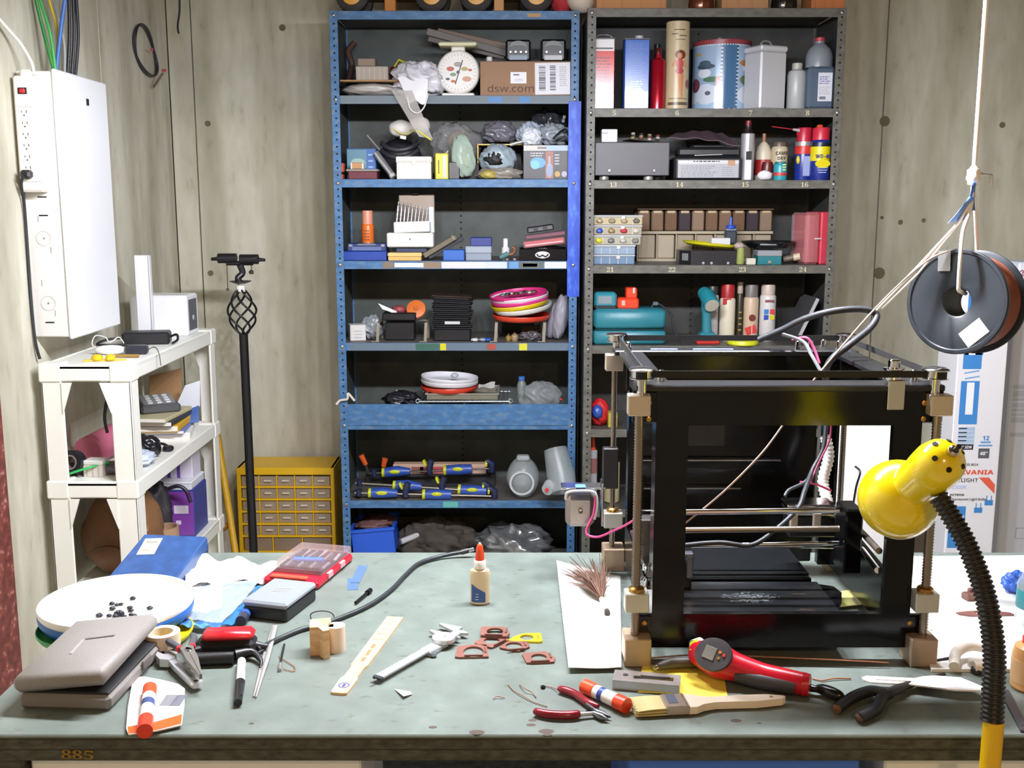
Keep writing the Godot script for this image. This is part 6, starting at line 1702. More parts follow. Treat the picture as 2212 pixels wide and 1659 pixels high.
func build_right_side():
	# boxes of fluorescent tubes standing behind the bench
	var a = V(1.4315,0.9076,-3.4)
	var b = V(1.5905,0.9076,-3.4)
	var hh = 1.3347
	var o = thing("tube_carton", "tall white and blue printed carton for fluorescent tubes, standing behind the bench at right", "box", V((a.x + b.x) / 2, 0, -3.48))
	part(o, "body", bx(V(b.x - a.x, hh, 0.16), 0.003), m("e4e4ea", 0.5))
	var w = b.x - a.x
	var f = 0.0802
	var blue = m("3f86cc", 0.45)
	var grey = m("8a8f98", 0.5)
	var dk = m("2c2e34", 0.5)
	var px = w / 106.0   # metres to a pixel at this depth
	var spots = [[2092, 765, 40, 60, "blue"], [2091, 868, 40, 95, "blue"], [2083, 1145, 36, 95, "blue"]]
	for q in spots:
		var yy = hh - (q[1] - 615) * px * 1.005
		part(o, "blue_panel", bx(V(q[2] * px, q[3] * px, 0.001), 0.0002), blue, at(V((q[0] - 2113) * px, yy - q[3] * px / 2, f - 0.0004)))
	part(o, "blue_panel", bx(V(40 * px, 150 * px, 0.001), 0.0002), blue, at(V((2094 - 2113) * px, hh - 150 * px, f - 0.0004)))
	for q in [[2090, 700, 14, 130], [2092, 860, 16, 70]]:
		part(o, "tube_print", bx(V(q[2] * px, q[3] * px, 0.0008), 0.0002), m("eef2f8", 0.5), at(V((q[0] - 2113) * px, hh - (q[1] - 615) * px - q[3] * px / 2, f + 0.0004)))
	for q in [[2082, 1150, 10, 60], [2094, 1150, 10, 60]]:
		part(o, "tube_print", bx(V(q[2] * px, q[3] * px, 0.0008), 0.0002), m("8fb8e4", 0.5), at(V((q[0] - 2113) * px, hh - (q[1] - 615) * px - q[3] * px / 2, f + 0.0004)))
	for q in [[2128, 1115], [2150, 1098]]:
		part(o, "plug_print", bx(V(18 * px, 12 * px, 0.0008), 0.0002), blue, at(V((q[0] - 2113) * px, hh - (q[1] - 615) * px, f)))
		for k in [-5, 5]: part(o, "pin_print", bx(V(2 * px, 10 * px, 0.0008), 0.0002), blue, at(V((q[0] + k - 2113) * px, hh - (q[1] - 615) * px + 12 * px, f)))
	for i in 5:
		part(o, "table_row", bx(V(36 * px, 8 * px, 0.0008), 0.0002), m("a8c0dc", 0.5), at(V((2090 - 2113) * px, hh - (923 - 615 + i * 9) * px - 8 * px, f - 0.0002)))
		part(o, "table_text", bx(V(18 * px, 2.4 * px, 0.0008), 0.0002), dk, at(V((2082 - 2113) * px, hh - (923 - 615 + i * 9) * px - 4 * px, f + 0.0004)))
	part(o, "black_panel", bx(V(36 * px, 12 * px, 0.0008), 0.0002), dk, at(V((2089 - 2113) * px, hh - (973 - 615) * px, f)))
	text(o, "48\" 32W", 6 * px, m("e8e8ee", 0.5), at(V((2089 - 2113) * px, hh - (967 - 615) * px, f + 0.0012)), bold, 0.9)
	part(o, "size_badge", bx(V(24 * px, 22 * px, 0.0008), 0.0002), m("5a5c64", 0.5), at(V((2131 - 2113) * px, hh - (992 - 615) * px, f)))
	text(o, "48\"", 8 * px, m("f0f0f4", 0.5), at(V((2131 - 2113) * px, hh - (981 - 615) * px, f + 0.0012)), bold)
	text(o, "12", 10 * px, blue, at(V((2133 - 2113) * px, hh - (947 - 615) * px, f + 0.0008)), bold)
	part(o, "print", bx(V(22 * px, 4 * px, 0.0006), 0.0002), m("6a9ed4", 0.5), at(V((2133 - 2113) * px, hh - (958 - 615) * px, f + 0.0008)))
	part(o, "print", bx(V(30 * px, 3.2 * px, 0.0006), 0.0002), m("6a9ed4", 0.5), at(V((2133 - 2113) * px, hh - (965 - 615) * px, f + 0.0008)))
	text(o, "YOU THIS BOX", 5 * px, dk, at(V((2094 - 2113) * px, hh - (1006 - 615) * px, f + 0.0008)), null, 1.2)
	text(o, "SYLVANIA", 10 * px, m("e04a30", 0.45), at(V((2108 - 2113) * px, hh - (1023 - 615) * px, f + 0.0008)), bold, 1.42)
	text(o, "DAYLIGHT", 8.5 * px, dk, at(V((2091 - 2113) * px, hh - (1041 - 615) * px, f + 0.0008)), null, 1.15)
	text(o, "6500K", 8 * px, m("a8c8ee", 0.5), at(V((2082 - 2113) * px, hh - (1056 - 615) * px, f + 0.0008)), null, 1.1)
	s_tri(o, V((2124 - 2113) * px, hh - (1035 - 615) * px, f + 0.0004), px)
	text(o, "OCTRON", 4.6 * px, dk, at(V((2079 - 2113) * px, hh - (1074 - 615) * px, f + 0.0008)), bold, 1.2)
	text(o, "Fluorescent Light Bulbs", 5.2 * px, dk, at(V((2105 - 2113) * px, hh - (1084 - 615) * px, f + 0.0008)), null, 1.05)
	part(o, "print", bx(V(32 * px, 2.6 * px, 0.0006), 0.0002), m("7aaada", 0.5), at(V((2092 - 2113) * px, hh - (803 - 615) * px, f + 0.0008), V(0, 0, 10)))
	part(o, "print", bx(V(32 * px, 2.6 * px, 0.0006), 0.0002), m("7aaada", 0.5), at(V((2094 - 2113) * px, hh - (815 - 615) * px, f + 0.0008), V(0, 0, 10)))
	# big white carton at the edge of the picture
	var c = V(1.7094,0.8635,-3.62)
	var ch = 1.3929
	o = thing("white_carton", "big white carton with small grey print at the right edge behind the bench", "box", V(c.x + 0.2, 0, -3.72))
	part(o, "body", bx(V(0.4, ch, 0.2), 0.006), m("dfe3f2", 0.5))
	var gx = c.x + 0.2
	for q in [[2196, 833, 60, 4], [2196, 846, 60, 6], [2196, 862, 60, 3], [2196, 874, 60, 4], [2196, 886, 60, 3], [2196, 896, 60, 3], [2196, 906, 60, 5], [2190, 940, 60, 4]]:
		for i in q[3]:
			part(o, "print_line", bx(V(0.07, 0.0018, 0.0006), 0.0002), m("b2b6c2", 0.6), at(V(1.7222 - gx + 0.035, 0.9721 - (q[1] - 833) * 0.00157 - i * 0.0036, 0.1)))
	text(o, "2", 0.022, m("9a5a6a", 0.6), at(V(1.7213 - gx, 1.3571, 0.1006), V(0, 0, 14)), bold)
	part(o, "blue_mark", bx(V(0.03, 0.01, 0.0008), 0.0002), m("4a6ac0", 0.5), at(V(1.73 - gx, 1.3228, 0.1), V(0, 0, 24)))
	part(o, "print_frame", rg([W(-0.03, -0.02), W(0.05, -0.02), W(0.05, 0.02), W(-0.03, 0.02)], [W(-0.028, -0.018), W(0.048, -0.018), W(0.048, 0.018), W(-0.028, 0.018)], 0.0008), m("a8acb8", 0.6), at(V(1.8003 - gx, 0.4453, 0.1), V(90, 0, 0)))
	# carton seen through the printer
	a = V(0.8072,0.9627,-2.55)
	b = V(0.9705,0.9627,-2.55)
	o = thing("white_carton", "plain white carton standing behind the bench, seen through the printer's right side", "box", V((a.x + b.x) / 2, 0, -2.63))
	part(o, "body", bx(V(b.x - a.x, 1.0805, 0.16), 0.003), m("ececec", 0.5))
	part(o, "flap", bx(V(b.x - a.x + 0.002, 0.02, 0.161), 0.002), m("f2f2f2", 0.5), at(V(0, 1.0805 + 0.0005, 0)))
	o = thing("brown_board", "dark brown board standing against the back wall at the right", "board", V(1.7631, 0, -4.44))
	part(o, "board", bx(V(0.13, 0.39, 0.03), 0.003), m("5a4a3c", 0.7))
	part(o, "batten", bx(V(0.02, 0.3821, 0.01), 0.002), m("6a5848", 0.7), at(V(0.03, 0, 0.018)))

func s_tri(o: Node3D, p: Vector3, px: float):
	var s = Sh.new()
	s.prism([W(0, 0), W(22 * px, 0), W(36 * px, -16 * px), W(36 * px, -36 * px)], 0.0008, Transform3D(Basis(V(1, 0, 0), V(0, 0, 1), V(0, 1, 0)), p))
	part(o, "red_flash", s.mesh(), m("e0604a", 0.45))
# ------------------------------------------------------------------ what stands on the racks
func fill_rack_a():   # blue rack, its top and its two upper shelves
	var tyre = m("2a2826", 0.7)
	var hubm = m("d0941e", 0.4)
	var y0 = 2.2698
	for q in [[765, 935, "yellow toy dump truck at the left end of the blue rack's top"], [1030, 1158, "second yellow toy truck near the right end of the blue rack's top"]]:
		var a = (V(-0.5791,2.308,-4.1) if q[0] == 765 else V(-0.1291,2.308,-4.1))
		var b = (V(-0.2904,2.308,-4.1) if q[0] == 765 else V(0.0883,2.308,-4.1))
		var o = thing("toy_truck", q[2], "toy truck", V((a.x + b.x) / 2, y0, -4.12), 0, "toy trucks on the blue rack")
		var half = (b.x - a.x) / 2
		for sx in [-1, 1]:
			for sz in [-1, 1]:
				var w = part(o, "wheel", lt([[0, -0.022], [0.05, -0.022], [0.06, -0.016], [0.062, 0], [0.06, 0.016], [0.05, 0.022], [0, 0.022]], 24), tyre, at(V(sx * half, 0.0625, sz * 0.06), V(90, 0, 0)))
				part(w, "wheel_hub", lt([[0, 0.0], [0.036, 0.0], [0.036, 0.006], [0.015, 0.009], [0, 0.009]], 18), hubm, at(V(0, 0.0215, 0)))
		part(o, "chassis", bx(V(half * 2 + 0.08, 0.03, 0.08), 0.004), m("6a5020", 0.5), at(V(0, 0.055, 0)))
		part(o, "body", bx(V(half * 2 + 0.06, 0.08, 0.13), 0.01), hubm, at(V(0, 0.085, 0)))
	one("orange_block", "small orange-brown block between the toy trucks' wheels", "block", bx(V(0.04, 0.05, 0.06)), m("b8742e", 0.6), V(-0.441, y0, -4.07))
	one("orange_block", "small tan block standing beside the second toy truck", "block", bx(V(0.035, 0.06, 0.06)), m("b08050", 0.6), V(-0.0467, y0, -4.035))
	one("red_plush", "soft red figure at the right end of the blue rack's top", "toy", bl(V(0.075, 0.12, 0.09), 0.2, 3, 14), m("b03038", 0.8), V(0.1821, y0, -4.09))
	one("white_ball", "off-white ball resting across the gap between the two racks' tops", "ball", lt([[0, 0], [0.02, 0.003], [0.04, 0.015], [0.053, 0.035], [0.057, 0.057], [0.053, 0.08], [0.03, 0.105], [0, 0.114]], 28), m("cfc2b4", 0.5), V(0.2535, y0, -4.06))
	# top shelf
	var o = thing("bubble_wrap", "folded clear bubble wrap lying flat at the left of the blue rack's top shelf", "packing", V(-0.5161, 1.9755 + 0.001, -4.1))
	part(o, "wrap", bl(V(0.215, 0.05, 0.16), 0.12, 2, 20, 2.0, true), m("b4aea8", 0.35))
	part(o, "flat_card", bx(V(0.225, 0.006, 0.16), 0.001), m("a07a50", 0.7), at(V(0.002, 0.05, 0.0)))
	o = thing("small_tray", "thin black tray with a gold edge under the grey ribbed box", "tray", V(-0.5277,2.0264,-4.115))
	part(o, "tray", bx(V(0.17, 0.008, 0.13), 0.001), m("2a2622", 0.4))
	part(o, "edge", bx(V(0.165, 0.003, 0.002), 0.0005), m("c8b878", 0.35, 0.6), at(V(0, 0.006, 0.0655)))
	o = carton("ribbed_box", "grey box with upright ribs on the thin black tray", "box", V(-0.513,2.033,-4.1), V(0.1185,0.0508,0.1), m("a89c90", 0.7))
	for i in 6: part(o, "rib", bx(V(0.005, 0.045, 0.002), 0.0008), m("b8ac9e", 0.7), at(V(-0.048 + i * 0.019, 0.002, 0.05)))
	carton("ribbed_box", "small brownish box on top of the grey ribbed box", "box", V(-0.534,2.085,-4.1), V(0.0644,0.0278,0.08), m("8a7868", 0.7))
	one("rusty_tool", "rusty bent tool standing in the left rear of the top shelf", "tool", tb(curve([V(-0.6305,2.048,-4.25), V(-0.6146,2.1133,-4.25), V(-0.6276,2.1612,-4.25), V(-0.6033,2.1968,-4.26)], 6), 0.012, 8), m("4a3024", 0.7))
	o = thing("foil_packet", "crumpled shiny red packet with a yellow strip behind the white bag", "packet", V(-0.3969, 1.9755, -4.2))
	part(o, "carton", bx(V(0.13, 0.08, 0.1), 0.004), m("1c1a22", 0.5))
	part(o, "foil", bl(V(0.13, 0.045, 0.1), 0.6, 7, 16), m("b01e30", 0.2, 0.2), at(V(0, 0.078, 0)))
	part(o, "yellow_strip", tb([V(-0.05, 0.125, 0.0), V(-0.03, 0.15, 0.0), V(0.02, 0.125, 0.02), V(0.075, 0.145, 0.0)], 0.008, 6, false, 0.6), m("c8c020", 0.4))
	o = thing("white_bag", "white plastic shopping bag slumped on the top shelf, its handle hanging over the edge", "bag", V(-0.3423, 1.9755, -4.05))
	part(o, "body", bl(V(0.165, 0.115, 0.11), 0.42, 21, 28, 1.3), m("d2d0d6", 0.35))
	part(o, "handle", lay([V(-0.07, 0.06, 0.068), V(0.04, 0.05, 0.075), V(0.035, -0.03, 0.075), V(-0.035, -0.025, 0.075)], func(u, v): return 0.006 * sin(u * 9 + v * 4), 14, 10, 0.0008), m("dcdade", 0.35))
	part(o, "handle_loop", tb(curve([V(-0.035, -0.01, 0.075), V(-0.025, -0.05, 0.08), V(0.0, -0.065, 0.08), V(0.025, -0.045, 0.08), V(0.04, 0.0, 0.075)], 6), 0.007, 6, false, 0.4), m("dcdade", 0.35))
	o = thing("clear_film", "long strip of clear film hanging from the white bag down to the second shelf", "film")
	part(o, "film", lay([V(-0.4353,1.9909,-3.975), V(-0.3598,1.9904,-3.97), V(-0.2877,1.8202,-3.98), V(-0.338,1.8284,-3.98)], func(u, v): return 0.0, 8, 14, 0.0006), clear("c8c4c0", 0.35, 0.2))
	part(o, "yellow_edge", tb([V(-0.3426,1.8496,-3.978), V(-0.2926,1.8152,-3.978)], 0.0035, 6), m("c8c040", 0.4))
	# kitchen scale
	o = thing("kitchen_scale", "old white kitchen scale with a round dial and a cream pan", "scale", V(-0.1975, 1.9755, -4.08))
	var wh = m("d6d2cc", 0.4)
	part(o, "foot", bx(V(0.12, 0.012, 0.1), 0.004), m("e4e0d8", 0.4))
	part(o, "housing", lt([[0, -0.035], [0.07, -0.035], [0.078, -0.028], [0.079, 0.02], [0.074, 0.026], [0, 0.026]], 40), wh, at(V(0, 0.087, 0), V(90, 0, 0)))
	var df = part(o, "dial", cyl(0.07, 0.003, 0.0008, 40), m("dedad4", 0.4), at(V(0, 0.087, 0.026), V(90, 0, 0)))
	for i in 32:
		var a = TAU * i / 32
		part(df, "tick", bx(V(0.0016, 0.0006, 0.006), 0.0002), m("77736e", 0.5), Transform3D(Basis(V(0, 1, 0), -a + PI / 2), V(cos(a) * 0.062, 0.0028, sin(a) * 0.062)))
	for q in [[-0.028, 0.012, "b8604a", 0.011], [0.024, 0.012, "a8a060", 0.01], [0.044, 0.008, "c0503c", 0.006], [-0.018, -0.008, "7a9478", 0.009], [0.032, -0.024, "c8947a", 0.013], [-0.038, -0.024, "4a4450", 0.006], [-0.018, -0.032, "c06a3c", 0.007], [0.0, 0.028, "9a9690", 0.012]]:
		part(df, "fruit_print", cyl(q[3], 0.0005, 0.0001, 14), m(q[2], 0.5), at(V(q[0], 0.0028, -q[1])).scaled_local(V(1.3, 1, 0.75)))
	part(df, "pointer", bx(V(0.004, 0.001, 0.09), 0.0004), m("2a2e38", 0.4), at(V(0.003, 0.0035, 0.0), V(0, -18, 0)))
	part(df, "pointer_hub", cyl(0.006, 0.003, 0.0008, 14), m("2a2e38", 0.4), at(V(0, 0.003, 0)))
	part(o, "neck", bx(V(0.05, 0.02, 0.04), 0.004), wh, at(V(0, 0.16, -0.005)))
	part(o, "pan", bx(V(0.14, 0.013, 0.12), 0.005), m("dcd8b4", 0.4), at(V(0, 0.178, -0.005)))
	o = thing("trim_strips", "long grey and brown trim strips leaning across the rear of the top shelf", "strips")
	for q in [[V(-0.3214,2.2286,-4.2), V(-0.0018,2.1444,-4.2), "6a6460"], [V(-0.318,2.208,-4.22), V(-0.0282,2.1402,-4.22), "5c5450"], [V(-0.2839,2.2346,-4.24), V(0.0601,2.1599,-4.24), "75604e"]]:
		var dd: Vector3 = q[1] - q[0]
		var s = Sh.new()
		s.box(V(dd.length(), 0.026, 0.012), (q[0] + q[1]) / 2, 0.002, Basis(V(0, 0, 1), atan2(dd.y, dd.x)))
		part(o, "strip", s.mesh(), m(q[2], 0.5))
	carton("dark_carton", "dark carton at the back holding up the trim strips", "box", V(0.0511,1.9755,-4.28), V(0.3174,0.1596,0.12), m("2c2a2e", 0.6))
	# cardboard carton with its print
	var ps = [V(0.0496,1.9755,-4.115), V(0.331,0.1225,0.19)]
	o = carton("cardboard_carton", "brown cardboard carton lettered dsw.com, with a white barcode label", "box", ps[0], ps[1], m("94735a", 0.75))
	var fz: float = ps[1].z / 2
	var hx: float = ps[1].y
	text(o, "dsw.com", 0.025, m("4a372a", 0.7), at(V(-0.053, 0.026, fz)), font, 1.25)
	var im = blank(160, 140, "dcdbe0")
	var r = RandomNumberGenerator.new()
	r.seed = 2
	for col in [[18, 30], [68, 26]]:
		var yy = 12
		while yy < 122:
			var hh = r.randi_range(1, 5)
			bar(im, col[0], yy, col[1], hh, "55565e")
			yy += hh + r.randi_range(1, 4)
	lines(im, 112, 18, 36, 10, 9, "a0a0aa", 3)
	card(o, "shipping_label", 0.128, 0.112, picture(im, 0.6), at(V(0.098, 0.061, fz), V(0, 0, 1)))
	im = blank(80, 56, "e6e5ea")
	bar(im, 14, 10, 30, 7, "70707a")
	lines(im, 22, 34, 44, 2, 8, "9090a0", 5)
	card(o, "small_label", 0.058, 0.04, picture(im, 0.6), at(V(-0.026, 0.064, fz)))
	for q in [[1092, 1147, 4, 1, "black panel meter with four terminals on the cardboard carton"], [1168, 1223, 2, 2, "black panel meter with two terminals near the carton's right end"]]:
		var b = [V(0.0229,2.1043,-4.105), V(0.0932,0.0769,0.07)] if q[3] == 1 else [V(0.1517,2.1043,-4.105), V(0.0932,0.0785,0.07)]
		o = thing("panel_meter", q[4], "meter", b[0], 0, "panel meters on the carton")
		part(o, "case", bx(b[1], 0.008), m("16171a", 0.35))
		part(o, "scale_window", lay([V(-0.034, 0.05, 0.036), V(0.034, 0.05, 0.036), V(0.024, 0.066, 0.036), V(-0.024, 0.066, 0.036)], func(u, v): return 0.006 * sin(u * PI), 10, 3, 0.001), m("5c625e", 0.3))
		for i in q[2]: part(o, "terminal", lt([[0.004, 0], [0.006, 0.006], [0.004, 0.012], [0, 0.012]], 10), m("c8c4b8", 0.3, 0.5), at(V((i - (q[2] - 1) / 2.0) * (0.019 if q[2] == 4 else 0.05), 0.031, 0.035), V(90, 0, 0)))
		part(o, "name_plate", bx(V(0.066, 0.017, 0.002), 0.0005), m("5f7488" if q[3] == 1 else "a8acac", 0.3), at(V(0, 0.004, 0.035)))
	one("bottle_stopper", "small white stopper standing on the cardboard carton beside the meter", "cap", cyl(0.011, 0.017, 0.002, 16), m("d8d6d4", 0.4), V(-0.083,2.103,-4.075))
	# second shelf
	var y2 = 1.6769
	o = thing("dust_masks", "two stacked white dust masks with a yellow strap on the black padded bag", "mask", V(-0.3824, 1.8339, -4.1))
	for q in [[-0.034, 0.0, 0.088], [0.038, 0.012, 0.08]]:
		part(o, "mask", bl(V(q[2], 0.062, 0.08), 0.1, 5, 16, 1.0, false), m("d8d4d0", 0.7), at(V(q[0], q[1], 0)))
	part(o, "strap", tb(curve([V(-0.06, 0.03, 0.03), V(-0.035, 0.012, 0.042), V(0.0, 0.01, 0.045), V(0.03, 0.03, 0.045)], 6), 0.0022, 6), m("c8c04a", 0.5))
	part(o, "tag", bx(V(0.022, 0.012, 0.002), 0.0005), m("e0dedc", 0.5), at(V(-0.022, -0.01, 0.044), V(0, 0, -12)))
	o = thing("padded_bag", "black padded bag with curved piping behind the white case", "bag", V(-0.4264,1.6769,-4.17))
	part(o, "body", bl(V(0.165, 0.155, 0.1), 0.08, 4, 18, 1.0, false), m("17171c", 0.5))
	for q in [0.128, 0.1]:
		part(o, "piping", tb(curve([V(-0.07, q + 0.01, 0.024), V(-0.04, q - 0.01, 0.046), V(0.0, q - 0.018, 0.052), V(0.04, q - 0.01, 0.046), V(0.07, q + 0.01, 0.024)], 6), 0.0075, 8, false, 1.3), m("2e2e36", 0.45))
	o = carton("picture_box", "blue and green picture box at the left end of the second shelf", "box", V(-0.5661,1.6769,-4.15), V(0.1111,0.1164,0.1), m("3a5a88", 0.5))
	im = blank(96, 96, "5f8a9c")
	bar(im, 0, 60, 96, 36, "3f6a58")
	ell(im, 36, 44, 26, 16, "9ab8b0")
	bar(im, 66, 0, 30, 96, "3f66a8")
	for i in 4: bar(im, 72, 14 + i * 20, 16, 6, "8fb0d8")
	card(o, "print", 0.105, 0.108, picture(im, 0.5), at(V(0, 0.057, 0.05)))
	carton("red_box", "lower of two small orange-red boxes against the blue rack's left post", "box", V(-0.6341,1.6769,-4.05), V(0.0171,0.0192,0.04), m("b8502e", 0.5))
	carton("red_box", "upper of two small orange-red boxes against the blue rack's left post", "box", V(-0.6326,1.7027,-4.05), V(0.0205,0.0336,0.04), m("b85030", 0.5))
	carton("burgundy_case", "burgundy case under a grey tray at the left of the second shelf", "case", V(-0.5524,1.6769,-4.06), V(0.1079,0.0292,0.06), m("5f1828", 0.5))
	o = thing("grey_tray", "thin grey tray holding a small tan box", "tray", V(-0.5544,1.7061,-4.06))
	part(o, "tray", bx(V(0.12, 0.008, 0.06), 0.002), m("8a8884", 0.5))
	o = carton("tan_box", "small tan box with white ends on the grey tray", "box", V(-0.5734,1.7147,-4.055), V(0.0479,0.0235,0.04), m("b4875c", 0.6))
	for q in [-0.021, 0.021]: part(o, "end", bx(V(0.006, 0.022, 0.04), 0.001), m("e0dcd6", 0.6), at(V(q, 0, 0.0005)))
	o = thing("steel_tube", "bright steel tube leaning against the white case", "tube")
	part(o, "tube", tb([V(-0.4452,1.69,-4.06), V(-0.5081,1.7754,-4.08)], 0.0125, 18), m("c4c4c8", 0.25, 0.8))
	part(o, "end_cap", tb([V(-0.4417,1.6849,-4.058), V(-0.4487,1.6951,-4.061)], 0.0128, 18), m("d8d8d8", 0.3, 0.5))
	one("steel_rod", "thin pale rod leaning behind the steel tube", "rod", tb([V(-0.4727,1.7531,-4.16), V(-0.5527,1.8456,-4.18)], 0.004, 8), m("8a8884", 0.4))
	o = carton("white_case", "small white lidded case with a latch on the second shelf", "case", V(-0.3627,1.6769,-4.065), V(0.1314,0.0827,0.08), m("dcd9d0", 0.4), m("e2dfd6", 0.4))
	part(o, "latch", bx(V(0.016, 0.022, 0.006), 0.002), m("e8e5dc", 0.4), at(V(0, 0.052, 0.04)))
	part(o, "groove", bx(V(0.128, 0.003, 0.001), 0.0003), m("a8a59c", 0.5), at(V(0, 0.064, 0.0395)))
	o = carton("yellow_carton", "yellow carton with a white window standing on its end", "box", V(-0.2631,1.6769,-4.065), V(0.0478,0.0946,0.07), m("cfc51a", 0.45), null, 0.12)
	part(o, "window", bx(V(0.014, 0.08, 0.001), 0.0003), m("b8b8b4", 0.4), at(V(0.01, 0.006, 0.035)))
	part(o, "print", bx(V(0.004, 0.05, 0.001), 0.0003), m("5a5618", 0.5), at(V(-0.012, 0.02, 0.035)))
	carton("black_carton", "narrow black carton between the yellow carton and the green bag", "box", V(-0.2155,1.6769,-4.06), V(0.0411,0.0628,0.06), m("1c1a1c", 0.4), null, 0.05)
	o = thing("green_bag", "pale green translucent bag hanging open on the second shelf", "bag", V(-0.1692, y2 + 0.008, -4.05))
	part(o, "film", bl(V(0.085, 0.15, 0.05), 0.16, 11, 20, 1.8), milky("a8bcae", 0.8), at(V(0, 0, 0), V(0, 0, 9)))
	part(o, "opening", lay([V(-0.012, 0.045, 0.027), V(0.012, 0.035, 0.027), V(0.0, 0.11, 0.026), V(-0.016, 0.105, 0.026)], func(u, v): return 0.004 * sin(v * 8.0), 4, 8, 0.001), m("6f8466", 0.4))
	o = thing("twine_bag", "clear bag with a ball of beige twine inside at the middle of the second shelf", "bag", V(-0.2125, y2 + 0.055, -4.16))
	part(o, "twine_ball", bl(V(0.085, 0.085, 0.085), 0.06, 3, 16), m("8f8672", 0.8), at(V(0.008, 0.045, 0)))
	part(o, "film", bl(V(0.17, 0.15, 0.12), 0.28, 15, 26, 1.3), clear("c8c6ca", 0.18, 0.08))
	carton("dark_box", "dark box at the back carrying the bag of twine", "box", V(-0.2014,1.6769,-4.165), V(0.1563,0.0616,0.15), m("1e1c20", 0.6))
	o = thing("gold_edged_box", "open dark box with a gold edge holding bags, on the second shelf", "box", V(-0.046,1.6769,-4.18))
	part(o, "back", bx(V(0.165, 0.13, 0.006), 0.001), m("141416", 0.5), at(V(0, 0, -0.075)))
	part(o, "top", bx(V(0.165, 0.005, 0.155), 0.001), m("1a1a1c", 0.5), at(V(0, 0.125, 0)))
	part(o, "side", bx(V(0.005, 0.125, 0.155), 0.001), m("1a1a1c", 0.5), at(V(-0.08, 0, 0)))
	part(o, "gold_edge", bx(V(0.168, 0.005, 0.004), 0.001), m("b8903a", 0.4, 0.3), at(V(0.0, 0.127, 0.079)))
	part(o, "gold_edge", bx(V(0.005, 0.128, 0.004), 0.001), m("b8903a", 0.4, 0.3), at(V(-0.082, 0, 0.079)))
	o = thing("blue_grey_bag", "pale blue bag with a dark ragged opening lying in the gold-edged box", "bag", V(-0.0534, y2 + 0.022, -4.08))
	part(o, "film", bl(V(0.13, 0.105, 0.1), 0.2, 19, 24, 1.2), m("98a8b2", 0.3))
	part(o, "opening", bl(V(0.06, 0.045, 0.03), 0.6, 8, 12), m("0e0f12", 0.6), at(V(-0.012, 0.028, 0.038)))
	o = thing("clear_bag", "clear bag with yellowish contents lying flat before the pale blue bag", "bag", V(-0.0446, y2, -4.05))
	part(o, "film", bl(V(0.15, 0.04, 0.07), 0.4, 29, 20, 1.6), milky("a09a90", 0.7))
	part(o, "yellow_content", bl(V(0.06, 0.034, 0.06), 0.3, 6, 12), m("a89a50", 0.4), at(V(-0.04, 0, 0.022)))
	o = carton("glove_box", "black glove carton with a blue glove print and an orange bottle print", "box", V(0.1268,1.6769,-4.08), V(0.1719,0.1207,0.12), m("15171f", 0.4))
	im = blank(200, 136, "14161e")
	bar(im, 0, 0, 200, 22, "8fa6c8")
	bar(im, 0, 0, 100, 22, "b4b2ac")
	bar(im, 60, 6, 40, 9, "5a5a60")
	ell(im, 62, 70, 34, 22, "3f8fd0")
	ell(im, 50, 78, 20, 18, "66aee4")
	lines(im, 30, 30, 66, 2, 10, "c8c8cc", 3)
	bar(im, 96, 24, 34, 112, "8a4a34")
	ell(im, 113, 100, 15, 30, "7f8aa8")
	bar(im, 108, 44, 10, 40, "9a94a8")
	for i in 4: bar(im, 136, 36 + i * 12, 20, 6, "9a9ca4")
	ell(im, 148, 116, 12, 12, "b08a30")
	ell(im, 178, 116, 12, 12, "a49ab0")
	card(o, "print", 0.168, 0.121, picture(im, 0.4), at(V(0, 0.062, 0.06)))
	for q in [[V(-0.0459, 1.8162, -4.18), V(0.12, 0.075, 0.1), "6f6e78", 41, "grey-blue plastic bag lying on the gold-edged box"], [V(0.0731, 1.7977, -4.13), V(0.1, 0.085, 0.1), "a8b4c4", 42, "pale blue crinkled bag above the glove carton"], [V(0.0704, 1.7997, -4.05), V(0.066, 0.06, 0.05), "ccd2da", 43, "white knotted bag in front of the other bags above the glove carton"], [V(0.1548, 1.8028, -4.12), V(0.11, 0.075, 0.1), "8f98a0", 44, "grey glossy bag at the right end above the glove carton"], [V(0.1405, 1.8079, -4.22), V(0.13, 0.13, 0.08), "2c2e34", 45, "dark glossy bag at the rear above the glove carton"]]:
		bag("plastic_bag", q[4], "bag", q[0], q[1], m(q[2], 0.22), q[3], 0.5, "bags above the glove carton")
	carton("dark_carton", "dark carton behind the glove carton holding up the bags", "box", V(0.13,1.6769,-4.22), V(0.1687,0.1257,0.14), m("17181c", 0.6))
	one("silver_clamp", "small shiny silver clamp lying in front of the white knotted bag", "clamp", tb([V(-0.0068,1.8031,-4.03), V(0.0375,1.8131,-4.03)], [0.008, 0.006], 10), m("d8d8dc", 0.2, 0.8))
	for k in 2:
		one("chrome_ball", ["upper shiny chrome ball at the right end of the second shelf's bags", "lower shiny chrome ball at the right end of the second shelf's bags"][k], "ball", lt([[0, 0], [0.005, 0.001], [0.007, 0.007], [0.005, 0.013], [0, 0.014]], 12), m("e4e4e8", 0.15, 0.7), [V(0.1952,1.8997,-4.1), V(0.1919,1.8862,-4.1)][k])
	o = thing("black_scissors", "black-handled tool lying among the bags by the right post", "tool")
	part(o, "handle", tb(curve([V(0.1516,1.8231,-4.03), V(0.1774,1.8487,-4.04), V(0.1983,1.8576,-4.05), V(0.2082,1.837,-4.04)], 5), 0.004, 8), m("1a1b20", 0.4))
	part(o, "handle", tb(curve([V(0.1601,1.8198,-4.03), V(0.1856,1.8297,-4.03), V(0.2044,1.8231,-4.03)], 5), 0.004, 8), m("1a1b20", 0.4))

